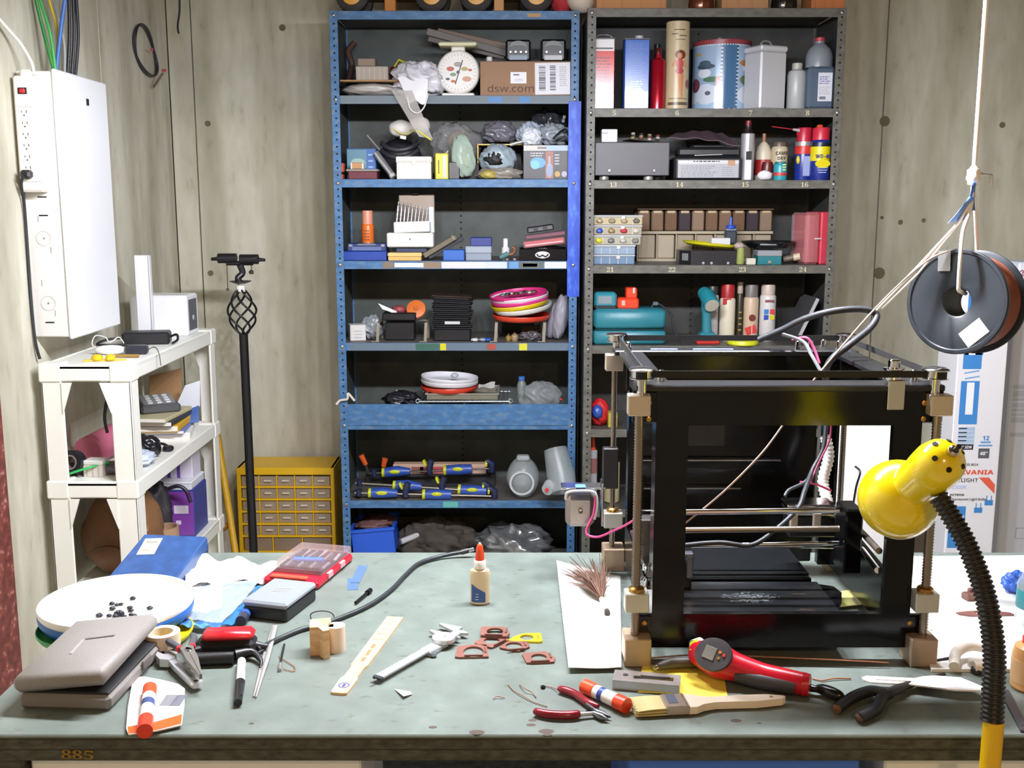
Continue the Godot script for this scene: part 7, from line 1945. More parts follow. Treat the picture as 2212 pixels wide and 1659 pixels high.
func fill_rack_b():   # blue rack, third to last shelf
	var y3 = 1.3773
	var o = carton("blue_box", "flat royal blue box at the left end of the third shelf", "box", V(-0.5541,1.3773,-4.09), V(0.1682,0.0346,0.12), m("1c3f9a", 0.45))
	o = carton("navy_case", "navy case with grey latches on the flat royal blue box", "case", V(-0.5442,1.4117,-4.09), V(0.1456,0.0293,0.11), m("27366e", 0.4))
	part(o, "plate", bx(V(0.11, 0.014, 0.002), 0.0005), m("5a6a98", 0.4), at(V(0.0, 0.003, 0.055)))
	for q in [-0.06, 0.06]: part(o, "latch", bx(V(0.014, 0.01, 0.004), 0.001), m("a8aab4", 0.3, 0.5), at(V(q, 0.017, 0.054)))
	part(o, "handle", bx(V(0.07, 0.006, 0.01), 0.002), m("8a8c98", 0.35), at(V(0, 0.022, 0.056)))
	var b = [V(-0.5456,1.4401,-4.085), V(0.0468,0.1222,0.05)]
	o = spray("spray_can", "orange spray can with a pale salmon cap standing on the navy case", "spray can", b[0], b[1], m("d8681c", 0.35), m("d08a70", 0.4), [[0.0, 0.04, m("b8b4ac", 0.3, 0.6)]], "", 0.38)
	for i in 4: part(o, "print", bx(V(0.02, 0.004, 0.001), 0.0003), m("5a3418", 0.5), at(V(-0.002, 0.012 + i * 0.011, 0.0228)))
	carton("yellow_box", "cream-yellow box under the drill index on the third shelf", "box", V(-0.4014,1.3773,-4.08), V(0.128,0.0299,0.12), m("d2b06a", 0.5), m("dcbc78", 0.5), 0, "", 0.5)
	carton("navy_box", "thin navy box between the yellow box and the drill index", "box", V(-0.3776,1.4063,-4.095), V(0.1163,0.0207,0.11), m("26304e", 0.5))
	# drill index
	b = [V(-0.3801,1.4278,-4.06), V(0.1741,0.053,0.08)]
	o = thing("drill_index", "open white drill index full of drill bits, its lid up behind them", "drill index", b[0])
	var wh = m("dcdcd6", 0.4)
	part(o, "case", bx(b[1], 0.004), wh)
	part(o, "mark", bx(V(0.005, 0.007, 0.001), 0.0003), m("6a6a6a", 0.5), at(V(-0.0, 0.026, 0.04)))
	part(o, "tray", bx(V(0.135, 0.04, 0.05), 0.003), wh, at(V(0.006, 0.052, 0.0), V(-8, 0, 2)))
	part(o, "lid", bx(V(0.135, 0.145, 0.012), 0.003), m("9a8878", 0.5), at(V(0.02, 0.05, -0.05), V(-6, 0, 1)))
	part(o, "lid_lining", bx(V(0.02, 0.1, 0.004), 0.002), m("c4d0dc", 0.4), at(V(0.075, 0.05, -0.04), V(-6, 0, 1)))
	part(o, "clip", bx(V(0.03, 0.014, 0.014), 0.003), m("1b1b1f", 0.4), at(V(0.012, 0.19, -0.062)))
	var k = 0
	for i in 9:
		for j in 3:
			var p0 = V(-0.052 + i * 0.0135, 0.088, 0.012 - j * 0.016)
			var tip = p0 + V(0.006, 0.03 + 0.034 * (1.0 - i / 12.0) + j * 0.008, -0.01)
			var pts = []
			var rr = []
			for t in 9:
				pts.append(p0.lerp(tip, t / 8.0))
				rr.append((0.0048 - i * 0.0003) * (1.0 if t % 2 == 0 else 0.62))
			part(o, "drill_bit", tb(pts, rr, 6), m(["c8c8ca", "8a8a8c", "b0aeaa"][k % 3], 0.25, 0.7))
			k += 1
	o = thing("steel_bars", "two flat metal bars leaning diagonally beside the drill index", "bars")
	for q in [[V(-0.3312,1.3947,-4.03), V(-0.2108,1.466,-4.06), 0.02, "6a6250"], [V(-0.3155,1.3885,-4.05), V(-0.1865,1.4595,-4.1), 0.016, "4a4a50"]]:
		var dd: Vector3 = q[1] - q[0]
		var s = Sh.new()
		s.box(V(dd.length(), q[2], 0.012), (q[0] + q[1]) / 2, 0.002, Basis(V(0, 1, 0), atan2(-dd.z, dd.x)) * Basis(V(0, 0, 1), asin(dd.y / dd.length())))
		part(o, "bar", s.mesh(), m(q[3], 0.4, 0.3))
	part(o, "bright_end", bx(V(0.004, 0.02, 0.013), 0.001), m("b8b0a0", 0.3, 0.6), at(V(-0.2158,1.4541,-4.055), V(0, 0, 32)))
	o = carton("blue_box", "small bright blue box with a darker end in the middle of the third shelf", "box", V(-0.2179,1.3773,-4.06), V(0.0796,0.0402,0.08), m("2f62b8", 0.4))
	part(o, "end", bx(V(0.002, 0.038, 0.078), 0.0005), m("24508f", 0.4), at(V(0.038, 0, 0)))
	o = carton("grey_case", "light grey case with a band round it under a navy box", "case", V(-0.1259,1.3773,-4.08), V(0.099,0.0531,0.08), m("8a94a4", 0.4), m("98a2b0", 0.4), 0, "", 0.5)
	carton("navy_box", "navy box with sloping sides on the light grey case", "box", V(-0.1164,1.4301,-4.085), V(0.0799,0.0328,0.07), m("28357e", 0.4))
	o = thing("dropper_bottle", "small white bottle with a narrow cap on the third shelf", "bottle", V(-0.0244,1.3773,-4.075))
	part(o, "body", lt([[0, 0], [0.0145, 0], [0.015, 0.002], [0.015, 0.045], [0.01, 0.05], [0, 0.05]], 18), m("e0dede", 0.4))
	part(o, "cap", lt([[0.0085, 0.05], [0.0095, 0.052], [0.009, 0.078], [0.007, 0.081], [0, 0.081]], 18), m("eceaea", 0.4))
	o = thing("pipe", "teal glass pipe-shaped piece with a brown stem lying on the third shelf", "pipe")
	part(o, "bowl", tb([V(-0.0451,1.3895,-4.03), V(-0.0139,1.4033,-4.03)], [0.008, 0.011], 12), m("5a8484", 0.2))
	part(o, "stem", tb(curve([V(-0.0156,1.3999,-4.03), V(0.0035,1.4033,-4.03), V(0.0104,1.4205,-4.03), V(0,1.4274,-4.03)], 5), 0.006, 8), m("7a4a30", 0.4))
	o = thing("red_case", "red case with white stripes on the stack at the third shelf's right", "case", V(0.1209,1.4341,-4.08), 0)
	o.rotation.z = 0.12
	part(o, "body", bx(V(0.15, 0.022, 0.12), 0.003), m("b82030", 0.35))
	part(o, "stripe", bx(V(0.14, 0.004, 0.001), 0.0003), m("e0d0d4", 0.4), at(V(0.0, 0.006, 0.06)))
	part(o, "cover", bx(V(0.156, 0.026, 0.126), 0.003), clear("e8c8cc", 0.2, 0.1), at(V(0, -0.002, 0)))
	o = thing("clear_case", "pinkish clear case lying on the tilted red case", "case", V(0.1264,1.4633,-4.09))
	o.rotation.z = 0.12
	part(o, "body", bx(V(0.15, 0.016, 0.11), 0.003), m("7a5460", 0.25))
	o = thing("black_gadget", "black gadget with silver ends on top of the stacked cases", "gadget", V(0.1084,1.4844,-4.08))
	o.rotation.z = 0.14
	part(o, "body", bx(V(0.1, 0.022, 0.05), 0.003), m("1a1a1e", 0.35))
	for q in [-0.035, 0.0, 0.035]: part(o, "window", bx(V(0.018, 0.012, 0.001), 0.0003), m("6a6c74", 0.25, 0.4), at(V(q, 0.005, 0.025)))
	o = carton("black_case", "glossy black case with a white oval and two curls, below the red case", "case", V(0.1159,1.3773,-4.085), V(0.1764,0.0436,0.13), m("121216", 0.15))
	part(o, "oval", cyl(0.021, 0.0012, 0.0003, 28), m("d8d8d4", 0.4), at(V(-0.002, 0.022, 0.065), V(90, 0, 0)).scaled_local(V(1.3, 1, 0.62)))
	for q in [-1, 1]: part(o, "curl", tb(curve([V(0, 0.022, 0.067), V(q * 0.01, 0.016, 0.067), V(q * 0.018, 0.02, 0.067), V(q * 0.02, 0.026, 0.067)], 5), 0.003, 6), m("1a1a1e", 0.4), at(V(-0.002, 0, 0)))
	part(o, "dome", bl(V(0.17, 0.02, 0.12), 0.1, 4, 12), m("121216", 0.12), at(V(0, 0.036, 0)))
	for q in [[1095, "silver cap"], [1112, "steel socket"], [1125, "red button"]]:
		one("small_hardware", "%s lying in front of the small pipe" % q[1], "hardware", cyl(0.007, 0.01, 0.002, 12), m("b03040" if q[0] == 1125 else "a8aab0", 0.3, 0.0 if q[0] == 1125 else 0.6), V((q[0] - 1106) * 0.00169, y3, -4.03 - 0.02 * (q[0] % 2)))
	# fourth shelf
	var y4 = 1.0701
	o = carton("white_box", "small white cube box with faint print at the left of the fourth shelf", "box", V(-0.5956,1.0701,-4.09), V(0.0601,0.0616,0.06), m("d4d2d0", 0.5), null, 0.25)
	for i in 3: part(o, "print", bx(V(0.03, 0.003, 0.001), 0.0003), m("a8a6aa", 0.5), at(V(0.0, 0.012 + i * 0.012, 0.03)))
	bag("clear_bag", "crinkled clear bag of hardware beside the white cube box", "bag", V(-0.5435, y4, -4.13), V(0.075, 0.085, 0.08), m("8e949a", 0.25), 27, 0.5)
	var grey = m("9a9488", 0.4, 0.4)
	for q in [[806, 912, "grey metal stand straddling the black bin"], [1068, 1175, "grey metal stand under the red dish"]]:
		o = thing("metal_stand", q[2], "stand", V(0, y4 + 0.001, -4.08))
		for e in [0, 1]:
			var xx: float = (q[e] - 1106) * 0.001705
			var s = Sh.new()
			s.box(V(0.012, 0.074, 0.004), V(xx + 0.004, 0.037, 0.06), 0.001, Basis(V(0, 0, 1), -0.06))
			s.box(V(0.03, 0.004, 0.012), V(xx - 0.006, 0.002, 0.062), 0.001)
			s.box(V(0.012, 0.004, 0.12), V(xx + 0.006, 0.072, 0.0), 0.001)
			s.box(V(0.012, 0.074, 0.004), V(xx + 0.004, 0.037, -0.06), 0.001)
			part(o, "leg", s.mesh(), grey)
		var xm = ((q[0] + q[1]) / 2.0 - 1106) * 0.001705
		part(o, "cross_bar", bx(V((q[1] - q[0]) * 0.001705, 0.004, 0.02), 0.001), grey, at(V(xm + 0.006, 0.07, -0.05)))
	b = [V(-0.4182,1.0701,-4.11), V(0.1517,0.1006,0.1)]
	o = thing("parts_bin", "black plastic bin of odd parts on the fourth shelf", "bin", b[0] + V(-0.012, 0.0, 0.006))
	var bk = m("16161a", 0.35)
	var s2 = Sh.new()
	s2.box(V(0.115, 0.07, 0.07), V(0, 0.036, 0), 0.004)
	part(o, "bin", s2.mesh(), bk)
	part(o, "rim", bx(V(0.128, 0.03, 0.095), 0.004), bk, at(V(0.0, 0.078, 0)))
	o = thing("orange_disc", "orange pierced disc standing tilted in the black bin", "disc", V(-0.3683,1.1879,-4.1))
	o.rotation = V(PI / 2 - 0.5, 0, 0)
	part(o, "disc", lt([[0, -0.008], [0.03, -0.008], [0.038, -0.003], [0.036, 0.006], [0.02, 0.009], [0, 0.009]], 28), m("cc6a28", 0.4))
	part(o, "boss", cyl(0.01, 0.004, 0.001, 16), m("b8581c", 0.4), at(V(0, 0.0085, 0)))
	o = thing("white_scoop", "white plastic scoop sticking out of the black bin", "scoop")
	part(o, "handle", lay([V(-0.5117,1.2139,-4.07), V(-0.4945,1.1909,-4.07), V(-0.4359,1.1686,-4.08), V(-0.4427,1.1828,-4.08)], func(u, v): return 0.0, 4, 8, 0.004), m("d0d4dc", 0.4))
	one("red_piece", "dull red plastic piece in the black bin beside the orange disc", "plastic piece", bl(V(0.05, 0.03, 0.04), 0.2, 4, 12), m("8a3a40", 0.5), V(-0.4344,1.1719,-4.1))
	# stack of trays
	b = [V(-0.229,1.0701,-4.11), V(0.1527,0.172,0.12)]
	for i in 9:
		var hh: float = (b[1].y - 0.05) / 8.0
		var yy: float = 0.05 + (i - 1) * hh if i else 0.0
		o = thing("black_tray", ["bottom black tray of the stack on the fourth shelf", "second black tray from the bottom of the stack", "third black tray from the bottom, with a white label", "fourth black tray from the bottom of the stack", "middle black tray of the stack on the fourth shelf", "fourth black tray from the top of the stack", "third black tray from the top of the stack", "second black tray from the top of the stack", "topmost black tray of the stack, with a brown edge"][i], "tray", b[0] + V(0.004 * sin(i * 2.1), yy, 0), 0.05 * sin(i * 1.7), "stack of black trays")
		if i > 2: o.rotation.z = -0.008 * (i - 2)
		part(o, "tray", bx(V(b[1].x - 0.012, (0.05 if i == 0 else hh) - 0.003, 0.11), 0.004), bk)
		part(o, "rim", bx(V(b[1].x, 0.004, 0.12), 0.0015), m("2e3036" if i != 8 else "4a3a34", 0.25), at(V(0, (0.05 if i == 0 else hh) - 0.004, 0)))
		if i == 2: part(o, "label", bx(V(0.058, 0.015, 0.001), 0.0003), m("c8c8ca", 0.5), at(V(0.006, 0.0, 0.0565)))
	for q in [[1022, "d8d8dc", "white plastic washer lying right of the tray stack"], [1040, "9aa4b4", "grey metal link lying right of the tray stack"], [1052, "2a5ab0", "blue plastic clip lying right of the tray stack"]]:
		one("small_clip", q[2], "clip", bl(V(0.026, 0.012, 0.03), 0.5, int(q[0]), 10), m(q[1], 0.35), V((q[0] - 1106) * 0.0017, y4, -4.05))
	# leaning pile of dishes
	var disc = [[0.0, 0.0], [0.088, 0.0], [0.1, 0.003], [0.109, 0.011], [0.1115, 0.021], [0.1105, 0.0235], [0.108, 0.022], [0.105, 0.012], [0.096, 0.005], [0.0, 0.003]]
	var pile = [["d4432a", 692, 1127, 0.0, "red throwing disc at the bottom of the pile on the metal stand"], ["dedcd8", 672, 1132, 8.0, "white throwing disc just above the red one in the pile"], ["d8c01c", 663, 1124, 8.0, "yellow throwing disc in the middle of the pile"], ["d83a8a", 655, 1125, 7.0, "pink throwing disc sandwiched between yellow and white ones"], ["e0dee0", 645, 1124, 6.0, "white throwing disc just below the topmost one"], ["d0307c", 640, 1121, 6.0, "topmost pink throwing disc of the pile, full of small hardware"]]
	k = 0
	for q in pile:
		o = thing("throwing_disc", q[4], "disc", V((q[2] - 1106) * 0.00172, y4 + 0.077 + [0.0, 0.033, 0.048, 0.062, 0.074, 0.081][k], -4.1), 0, "leaning pile of discs")
		o.rotation = V(deg_to_rad(5.0 if k else 2.0), 0, deg_to_rad(q[3]))
		part(o, "disc", lt(disc, 48), m(q[0], 0.35))
		k += 1
	for i in 8:
		one("small_hardware", ["grey screw lying at the left in the topmost pink disc", "grey nut in the topmost pink disc", "dark bolt in the topmost pink disc", "steel washer in the topmost pink disc", "brass screw in the topmost pink disc", "steel clip in the topmost pink disc", "dark nut in the topmost pink disc", "grey bracket lying at the right in the topmost pink disc"][i], "hardware", bl(V(0.02, 0.012, 0.02), 0.5, i + 2, 8), m(["8a8a8c", "4a4644", "a8a49c", "6a5a48"][i % 4], 0.3, 0.5), V(0.025 - 0.06 + i * 0.017, y4 + 0.168 + 0.0017 * i, -4.07 - 0.02 * (i % 3)), 0, "hardware in the topmost pink disc")
	for q in [[1098, "b89a5a", 0.012], [1112, "c8b48a", 0.015]]:
		o = thing("brass_fitting", "small brass fitting at the left under the metal stand" if q[0] == 1098 else "larger pale brass fitting under the metal stand", "knob", V((q[0] - 1106) * 0.00171, y4, -4.06))
		part(o, "knob", lt([[0, 0], [q[2] * 0.7, 0], [q[2], q[2] * 0.7], [q[2] * 0.9, q[2] * 1.5], [q[2] * 0.4, q[2] * 1.9], [0, q[2] * 1.9]], 18), m(q[1], 0.3, 0.6))
		part(o, "stem", cyl(0.004, 0.006, 0.001, 10), m("8a7a50", 0.3, 0.7), at(V(0, q[2] * 1.85, 0)))
	bag("hardware_heap", "heap of dark bolts under the metal stand", "hardware", V(0.0694, y4, -4.08), V(0.075, 0.03, 0.06), m("5a565a", 0.3), 61, 0.8)
	o = thing("brown_rods", "bundle of short copper-brown rods under the metal stand", "rods")
	for i in 6: part(o, "rod", tb([V(0.0384,1.0791,-4.2) + V(0, i * 0.005, -0.01 * (i % 2)), V(0.1079,1.0865,-4.2) + V(0, i * 0.005, -0.01 * (i % 2))], 0.004, 8), m("6a4632", 0.5))
	o = thing("poly_bags", "tall clear plastic bags leaning against the right post on the fourth shelf", "bags", V(0.1668, y4 + 0.006, -4.1))
	part(o, "bag", bl(V(0.055, 0.17, 0.09), 0.14, 5, 20, 1.6), milky("b4b2c0", 0.6), at(V(0.006, 0, 0.02), V(0, 0, -8)))
	part(o, "bag", bl(V(0.05, 0.15, 0.08), 0.14, 9, 20, 1.6), milky("a4a2b0", 0.6), at(V(-0.024, 0, -0.01), V(0, 0, -16)))
	# fifth shelf
	var y5 = 0.7656
	var wire = m("9aa0a4", 0.3, 0.7)
	o = thing("wire_rack", "low wire rack standing on the fifth shelf under the tray", "rack", V(-0.1822, y5, -4.12))
	for z in [-0.11, 0.11]: part(o, "rail", tb([V(-0.175, 0.078, z), V(0.175, 0.078, z)], 0.0038, 8), wire)
	for i in 22: part(o, "wire", tb([V(-0.165 + i * 0.0157, 0.081, -0.11), V(-0.165 + i * 0.0157, 0.081, 0.11)], 0.0018, 6), wire)
	for q in [-0.16, 0.0, 0.15]:
		for z in [-0.1, 0.1]: part(o, "leg", tb([V(q, 0.078, z), V(q, 0.0, z)], 0.004, 8), wire)
	for q in [-0.176, 0.176]: part(o, "corner_loop", tb(circle3(0.008, 12, V(q, 0.08, 0.11)), 0.003, 6, true), wire)
	o = thing("metal_tray", "shallow metal baking tray on the wire rack", "tray", V(-0.1901, y5 + 0.0845, -4.11))
	part(o, "tray", rg(rect(0.27, 0.19, 24), rect(0.262, 0.182, 24), 0.022), m("8a887a", 0.35, 0.5))
	part(o, "bottom", bx(V(0.266, 0.003, 0.186), 0.001), m("8a887a", 0.4, 0.5))
	part(o, "rim", rg(rect(0.282, 0.2, 24), rect(0.264, 0.184, 24), 0.003), m("c8c8c0", 0.3, 0.5), at(V(0, 0.021, 0)))
	for q in [["d03c28", 0.0, 0.0, "red dish holding the two white dishes on the metal tray"], ["d8d8de", 0.021, -2.0, "lower white dish nested in the red dish"], ["dcdce2", 0.035, -3.0, "upper white dish on top, with a small grey knob in it"]]:
		o = thing("round_dish", q[3], "dish", V(-0.243, y5 + 0.105 + q[1], -4.1), 0, "dishes nested on the metal tray")
		o.rotation.z = deg_to_rad(q[2])
		part(o, "dish", lt(disc, 48), m(q[0], 0.35))
	one("grey_cup", "small pale grey cup standing in the upper white dish", "knob", bl(V(0.03, 0.02, 0.03), 0.1, 3, 12), m("b8bac2", 0.4), V(-0.2217, y5 + 0.158, -4.08))
	one("white_rag", "white paper piece lying in the tray right of the dishes", "paper", lay([V(-0.1281,0.8897,-4.05), V(-0.0676,0.8933,-4.05), V(-0.0651,0.8996,-4.12), V(-0.1302,0.8922,-4.12)], func(u, v): return 0.004 * sin(u * 6 + v * 3), 10, 8, 0.001), m("dcdcd8", 0.6))
	o = thing("small_bottle", "clear small bottle with a blue cap standing on the fifth shelf", "bottle", V(0.0376,0.7656,-4.1))
	part(o, "body", lt([[0, 0], [0.017, 0], [0.0185, 0.003], [0.0185, 0.13], [0.011, 0.145], [0, 0.145]], 20), milky("8f9a98", 0.6))
	part(o, "cap", cyl(0.0125, 0.016, 0.002, 18), m("3a6ab8", 0.4), at(V(0, 0.145, 0)))
	o = thing("clear_bag", "clear plastic bag with a red tip, slumped at the right of the fifth shelf", "bag", V(0.1058, y5 + 0.02, -4.09))
	part(o, "film", bl(V(0.15, 0.115, 0.1), 0.3, 71, 26, 1.2), milky("9aa0a2", 0.5))
	part(o, "red_tip", bl(V(0.014, 0.01, 0.01), 0.1, 2, 8), m("d02a30", 0.4), at(V(0.083, 0.05, 0.02)))
	carton("flat_carton", "flat dark carton under the clear bag on the fifth shelf", "box", V(0.1103,0.7656,-4.13), V(0.1992,0.0283,0.2), m("3a3c3c", 0.6))
	o = thing("cable_bundle", "dark cable bundle with a silver plug at the left of the fifth shelf", "cable", V(-0.4294, y5 + 0.045, -4.1))
	part(o, "bundle", bl(V(0.11, 0.05, 0.09), 0.6, 81, 18), m("1a1a22", 0.4))
	part(o, "plug", tb([V(-0.02, 0.02, 0.045), V(0.0, 0.016, 0.05)], 0.006, 8), m("c8c8d0", 0.25, 0.7))
	part(o, "stick", tb([V(-0.06, 0.0, 0.0), V(-0.02, 0.06, -0.02)], 0.003, 6), m("8a8a84", 0.4))
	carton("flat_carton", "flat dark carton carrying the cable bundle on the fifth shelf", "box", V(-0.4207,0.7656,-4.12), V(0.1141,0.039,0.16), m("303234", 0.6))
	one("rope_end", "frayed white rope end tied round the blue rack's left post", "rope", tb(curve([V(-0.667,0.8368,-3.985), V(-0.6516,0.8519,-3.99), V(-0.6243,0.8582,-3.985), V(-0.6203,0.8796,-3.985), V(-0.5965,0.851,-3.985)], 6), 0.005, 6), m("d0c8c0", 0.7))
	# sixth shelf: bar clamps and clear jugs
	var y6 = 0.4552
	bar_clamp(V(-0.6121,0.5112,-4.06), V(-0.0832,0.4784,-4.05), "long bar clamp with a bright bar, uppermost on the sixth shelf", 0.30, 0.78, 0.0)
	bar_clamp(V(-0.6106,0.483,-4.02), V(-0.0612,0.4653,-4.03), "long bar clamp whose bar runs along the shelf's front edge", 0.12, 0.5, 1.0)
	bar_clamp(V(-0.5655,0.5273,-4.15), V(-0.0739,0.5463,-4.15), "bar clamp lying tilted at the rear of the clamp pile", 0.12, 0.62, 2.0)
	o = thing("orange_pliers", "pair of orange spring clamp handles sticking up behind the bar clamps", "clamp")
	for q in [[V(-0.5902,0.5491,-4.2), V(-0.608,0.5893,-4.2)], [V(-0.5194,0.5414,-4.2), V(-0.5113,0.5759,-4.2)]]:
		part(o, "handle", tb([q[0], q[1]], [0.01, 0.012], 10), m("cc5420", 0.4))
		part(o, "arm", tb([q[0], q[0] + V(0.01, -0.04, 0)], 0.007, 8), m("4a4c54", 0.3, 0.6))
	o = thing("printed_roll", "cream and red printed tube box lying at the rear of the clamps", "box", V(-0.295, 0.4978, -4.26))
	part(o, "box", bx(V(0.38, 0.044, 0.05), 0.003), m("c8a890", 0.6))
	for q in [[-0.02, 0.12, "b84a50"], [0.1, 0.07, "9a5058"], [0.06, 0.05, "d8b8b0"], [-0.09, 0.05, "8a5a50"]]: part(o, "print", bx(V(q[1], 0.026, 0.001), 0.0003), m(q[2], 0.5), at(V(q[0], 0.008, 0.025)))
	carton("dark_carton", "dark carton at the rear of the sixth shelf under the printed tube box", "box", V(-0.3303,0.4552,-4.27), V(0.5255,0.0489,0.12), m("202226", 0.6))
	b = [V(0.0429,0.4552,-4.08), V(0.1287,0.1696,0.12)]
	o = thing("clear_jug", "clear plastic jug lying on its side on the sixth shelf", "jug", b[0] + V(0, 0, 0.02))
	part(o, "body", bl(V(0.125, 0.16, 0.13), 0.05, 3, 24, 1.0, false), milky("b8bec0", 0.45))
	part(o, "base_ring", rg(circle(0.048, 32), circle(0.04, 32), 0.006), milky("d8dee0", 0.6), at(V(-0.005, 0.072, 0.062), V(90, 0, 0)))
	part(o, "neck", bx(V(0.05, 0.02, 0.04), 0.006), milky("c8ced0", 0.5), at(V(0.0, 0.152, 0.02)))
	o = thing("clear_jug", "tall clear plastic bottle with a red stopper leaning out beside the side motor", "jug", V(0.1663,0.4717,-3.955), 0)
	part(o, "body", tb([V(0.03, 0.04, 0.03), V(0.02, 0.1, 0.0), V(0.0, 0.19, -0.04)], [0.05, 0.055, 0.045], 24), milky("b0babc", 0.45))
	part(o, "spout", tb([V(-0.035, 0.055, 0.055), V(-0.02, 0.06, 0.03)], [0.022, 0.03], 20), milky("d0d8dc", 0.5))
	part(o, "stopper", tb([V(-0.036, 0.055, 0.06), V(-0.034, 0.055, 0.054)], 0.008, 12), m("c83a40", 0.4))
	# lowest shelf
	var y7 = 0.1596
	o = thing("blue_bin", "bright blue plastic bin tilted at the left of the lowest visible shelf", "bin", V(-0.538, y7 + 0.075, -4.12))
	o.rotation.z = 0.09
	var bm = m("1f56c8", 0.4)
	var s = Sh.new()
	s.ring(rect(0.165, 0.2, 24), rect(0.155, 0.19, 24), 0.1)
	s.box(V(0.16, 0.004, 0.195), V(0, 0.002, 0))
	part(o, "bin", s.mesh(), bm)
	part(o, "rim", rg(rect(0.178, 0.212, 24), rect(0.157, 0.192, 24), 0.012), bm, at(V(0, 0.092, 0)))
	part(o, "content", bl(V(0.14, 0.03, 0.16), 0.5, 4, 14), m("6a4a48", 0.6), at(V(0, 0.085, 0)))
	carton("dark_carton", "dark carton carrying the blue bin", "box", V(-0.5293,0.1596,-4.15), V(0.1679,0.0524,0.22), m("26262a", 0.6))
	o = thing("white_rod", "white rod sticking out from beside the blue bin", "rod")
	part(o, "rod", tb([V(-0.4387,0.272,-4.06), V(-0.3707,0.2878,-4.1)], 0.012, 10), m("b8b8bc", 0.4))
	part(o, "tip", tb([V(-0.3725,0.2878,-4.1), V(-0.326,0.291,-4.12)], 0.005, 8), m("7a7876", 0.4))
	bag("brown_rag", "heap of brown-grey rags in the middle of the lowest shelf", "rags", V(-0.3013, y7, -4.16), V(0.28, 0.17, 0.2), m("3a342e", 0.8), 91, 0.5)
	one("wood_strip", "brown wooden strip lying on the rags at the rear", "slat", tb([V(-0.2218,0.2302,-4.25), V(0.1609,0.2509,-4.26)], 0.016, 8, false, 0.5), m("5a4030", 0.7))
	bag("foil_bag", "crumpled shiny silver foil bag on the lowest shelf", "bag", V(0.0074, y7, -4.12), V(0.26, 0.155, 0.2), m("9a9c9e", 0.2, 0.7), 95, 0.6)
	o = thing("black_bucket", "black fabric bucket at the right end of the lowest shelf", "bucket", V(0.2125, 0, -3.74))
	part(o, "bucket", lt([[0, 0.002], [0.075, 0.002], [0.092, 0.29], [0.094, 0.3], [0.088, 0.302], [0.086, 0.29], [0.07, 0.01], [0, 0.01]], 32), m("17171a", 0.8))
	part(o, "rim", lt([[0.088, 0.296], [0.0965, 0.297], [0.0965, 0.305], [0.088, 0.306]], 32), m("222226", 0.8))

func circle3(r: float, n: int, c: Vector3) -> Array:
	var o = []
	for i in n: o.append(c + V(cos(TAU * i / n) * r, sin(TAU * i / n) * r, 0))
	return o

func bar_clamp(a: Vector3, b: Vector3, label: String, t0: float, t1: float, kind: float):   # a steel bar with a fixed head, a sliding grip and pads
	var o = thing("bar_clamp", label, "clamp", Vector3(), 0, "blue bar clamps")
	var d = (b - a).normalized()
	var up = V(0, 1, 0)
	var bl1 = m("2a4a9c", 0.4)
	var nav = m("1c2444", 0.45)
	var yel = m("b8c020", 0.4)
	part(o, "bar", tb([a, b], 0.0065, 8, false, 0.6), m("a89e90" if kind < 1.5 else "6a645c", 0.3, 0.7))
	var g = a.lerp(b, t0)
	part(o, "grip", tb([g, g + d * 0.05 + up * 0.003, g + d * 0.1], [0.02, 0.022, 0.014], 14), bl1)
	part(o, "grip_badge", bl(V(0.046, 0.018, 0.01), 0.05, 3, 10, 1.0, false), yel, at(g + d * 0.04 + V(0, -0.004, 0.018)))
	part(o, "collar", tb([g - d * 0.012, g - d * 0.001], 0.019, 12), yel)
	var h = a.lerp(b, t1)
	part(o, "grip", tb([h, h + d * 0.05, h + d * 0.1], [0.02, 0.022, 0.02], 14), bl1)
	part(o, "grip_badge", bl(V(0.042, 0.018, 0.01), 0.05, 3, 10, 1.0, false), yel, at(h + d * 0.045 + V(0, -0.002, 0.019)))
	part(o, "collar", tb([h - d * 0.012, h - d * 0.001], 0.021, 12), yel)
	var j = a.lerp(b, t1 - 0.14)
	part(o, "jaw", tb([j - up * 0.012, j + up * 0.02, j + up * 0.045 + d * 0.01], [0.013, 0.015, 0.012], 8), nav)
	part(o, "pad", tb([j + up * 0.03 - d * 0.02, j + up * 0.034 - d * 0.012], 0.016, 12), yel)
	var e = a.lerp(b, 0.985)
	part(o, "end_head", tb([e - up * 0.014, e + up * 0.02, e + up * 0.034 - d * 0.02], [0.012, 0.016, 0.013], 8), nav)
	part(o, "end_pad", tb([e + up * 0.02 - d * 0.025, e + up * 0.02 - d * 0.017], 0.014, 12), yel)
	var f = a.lerp(b, 0.03)
	part(o, "end_stop", tb([f - up * 0.012, f + up * 0.014], 0.012, 8), nav)

func can(called: String, label: String, p: Vector3, s: Vector3, body: Material, cat := "tin") -> Node3D:   # rectangular tin with a rolled rim
	var o = thing(called, label, cat, p)
	part(o, "body", bx(s, 0.008, true), body)
	part(o, "rim", bx(V(s.x + 0.001, 0.004, s.z + 0.001), 0.002), m("a8a8a8", 0.3, 0.7), at(V(0, s.y - 0.003, 0)))
	return o

func wrap_print(o: Node, r: float, y0: float, y1: float, im: Image, rough := 0.35):   # a print round the front half of a cylinder
	var s = Sh.new()
	s.lathe([[r + 0.0004, y0], [r + 0.0004, y1]], 24, Transform3D(), -0.25, 0.25)
	part(o, "print", s.mesh(), picture(im, rough))

